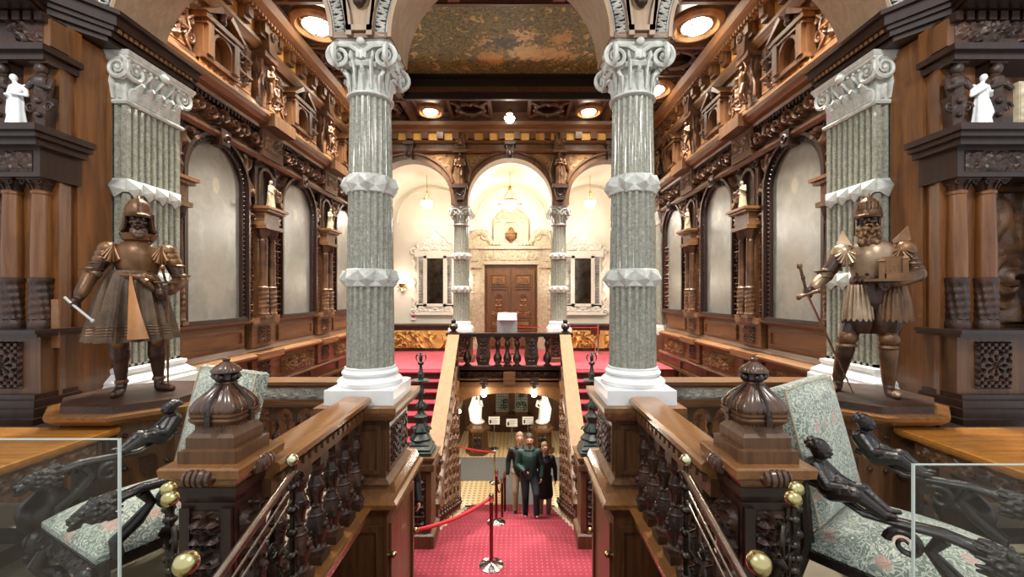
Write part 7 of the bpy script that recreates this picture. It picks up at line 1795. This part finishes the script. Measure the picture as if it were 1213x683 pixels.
Jw = dict(pel=(0, 0, .95), spi=(0, -.02, 1.1), che=(0, -.03, 1.3), nec=(0, -.03, 1.46), hed=(0, -.06, 1.62), shl=(.18, -.02, 1.4), shr=(-.18, -.02, 1.4), ell=(.26, .0, 1.14), wrl=(.24, -.12, .93), elr=(-.25, -.02, 1.14), wrr=(-.12, -.22, 1.1),
    hil=(.09, 0, .92), hir=(-.09, 0, .92), knl=(.12, -.1, .53), anl=(.11, .1, .16), tol=(.12, -.04, .06), knr=(-.08, -.14, .5), anr=(-.07, -.1, .09), tor=(-.09, -.26, .035))
Jw.update(knl=(.13, -.3, .66), anl=(.13, -.34, .27), tol=(.15, -.5, .215), knr=(-.08, -.06, .5), anr=(-.08, .02, .09), tor=(-.1, -.13, .035))
def stepz(y): return -1.9-(int((y-6.3)/(4.6/11))+1)*1.87/11+.015
p1 = person('person in a dark green jacket climbing the red stairs, phone in hand', (.43, 8.62, stepz(8.5)), 0, Jw, 'jacket', 'trousers', 'hair', 1.77, True)
b = MB(); b.box(-.035, .035, -.006, .006, -.07, .07, M=Matrix.Translation((.43-.06, 8.62-.29, stepz(8.5)+1.13)) @ Matrix.Rotation(.9, 4, 'Y') @ Matrix.Rotation(-.5, 4, 'X')); o = b.finish('mobile_phone', M['shoe'], smooth=False); tag(o, 'dark mobile phone held by the person in the green jacket', 'phone')
J2 = dict(Jw); J2.update(wrr=(-.27, -.06, .9), elr=(-.26, .02, 1.14), knl=(.1, -.05, .5), anl=(.1, 0, .09), tol=(.11, -.15, .035), knr=(-.1, -.06, .5), anr=(-.1, 0, .09), tor=(-.12, -.15, .035), hed=(0, -.05, 1.63))
person('person in a black padded jacket half hidden behind the climbing person in green', (.24, 9.22, stepz(9.1)), 0, J2, 'jacketk', 'khaki', 'hairl', 1.76)
J3 = dict(J2); J3.update(wrl=(.26, -.04, .9))
person('person in a long black coat on the stairs, right of the person in green', (.77, 9.0, stepz(8.9)), .2, J3, 'jacketk', 'khaki', 'hairl', 1.62, coat=True)
person('person in dark clothes standing on the landing, mostly hidden behind the left column pedestal', (-1.42, 5.45, -1.9), .6, J2, 'jacketk', 'trousers', 'hair', 1.78)
# ================================================================ LIGHT, WORLD, CAMERA
def point(loc, e, r=.12, col=(1, .86, .68)):
    l = bpy.data.lights.new('lamp_or_fill_light', 'POINT'); l.energy = e; l.shadow_soft_size = r; l.color = col
    o = bpy.data.objects.new('lamp_or_fill_light', l); COL.objects.link(o); o.location = loc; return o
def area(loc, rot, sx, sy, e, col=(1, 1, 1)):
    l = bpy.data.lights.new('window_light', 'AREA'); l.shape = 'RECTANGLE'; l.size = sx; l.size_y = sy; l.energy = e; l.color = col
    o = bpy.data.objects.new('window_light', l); COL.objects.link(o); o.location = loc; o.rotation_euler = rot; return o
for p in LAMPS:
    if p[2] > 5.5:
        l = bpy.data.lights.new('lamp_or_fill_light', 'AREA'); l.shape = 'DISK'; l.size = .5; l.spread = math.radians(98); l.energy = p[3]; l.color = (1, .93, .82)
        o = bpy.data.objects.new('lamp_or_fill_light', l); COL.objects.link(o); o.location = (p[0], p[1], 6.02)
        point((p[0], p[1], 5.75), p[3]*.05, .2, (1, .93, .82))
    else: point((p[0], p[1], p[2]-.2), p[3], .18, (1, .93, .84) if p[2] > 1.5 else (1, .88, .72))
for x in (-2.6, 2.6): point((x, .6, 5.2), NEARFILL, .25, (1, .95, .88))  # unseen fill points, added to give the foreground directional light
w = bpy.data.worlds.new('daylit_gallery'); sc.world = w; w.use_nodes = True
w.node_tree.nodes['Background'].inputs[0].default_value = (.93, .96, 1, 1); w.node_tree.nodes['Background'].inputs[1].default_value = WORLD
cam = bpy.data.cameras.new('camera'); cam.sensor_width = 36; cam.lens = 490/1213*36; cam.shift_x = -3.5/1213; cam.shift_y = 8.5/1213; cam.clip_start = .05
o = bpy.data.objects.new('camera', cam); COL.objects.link(o); o.location = (.13, 0, 1.75); o.rotation_euler = (PI/2, 0, 0); sc.camera = o
sc.view_settings.view_transform = 'Standard'; sc.view_settings.look = 'None'; sc.view_settings.gamma = 1; sc.view_settings.use_curve_mapping = False
sc.view_settings.exposure = EXPO
sc.cycles.max_bounces = 8; sc.cycles.diffuse_bounces = 4; sc.cycles.use_denoising = True
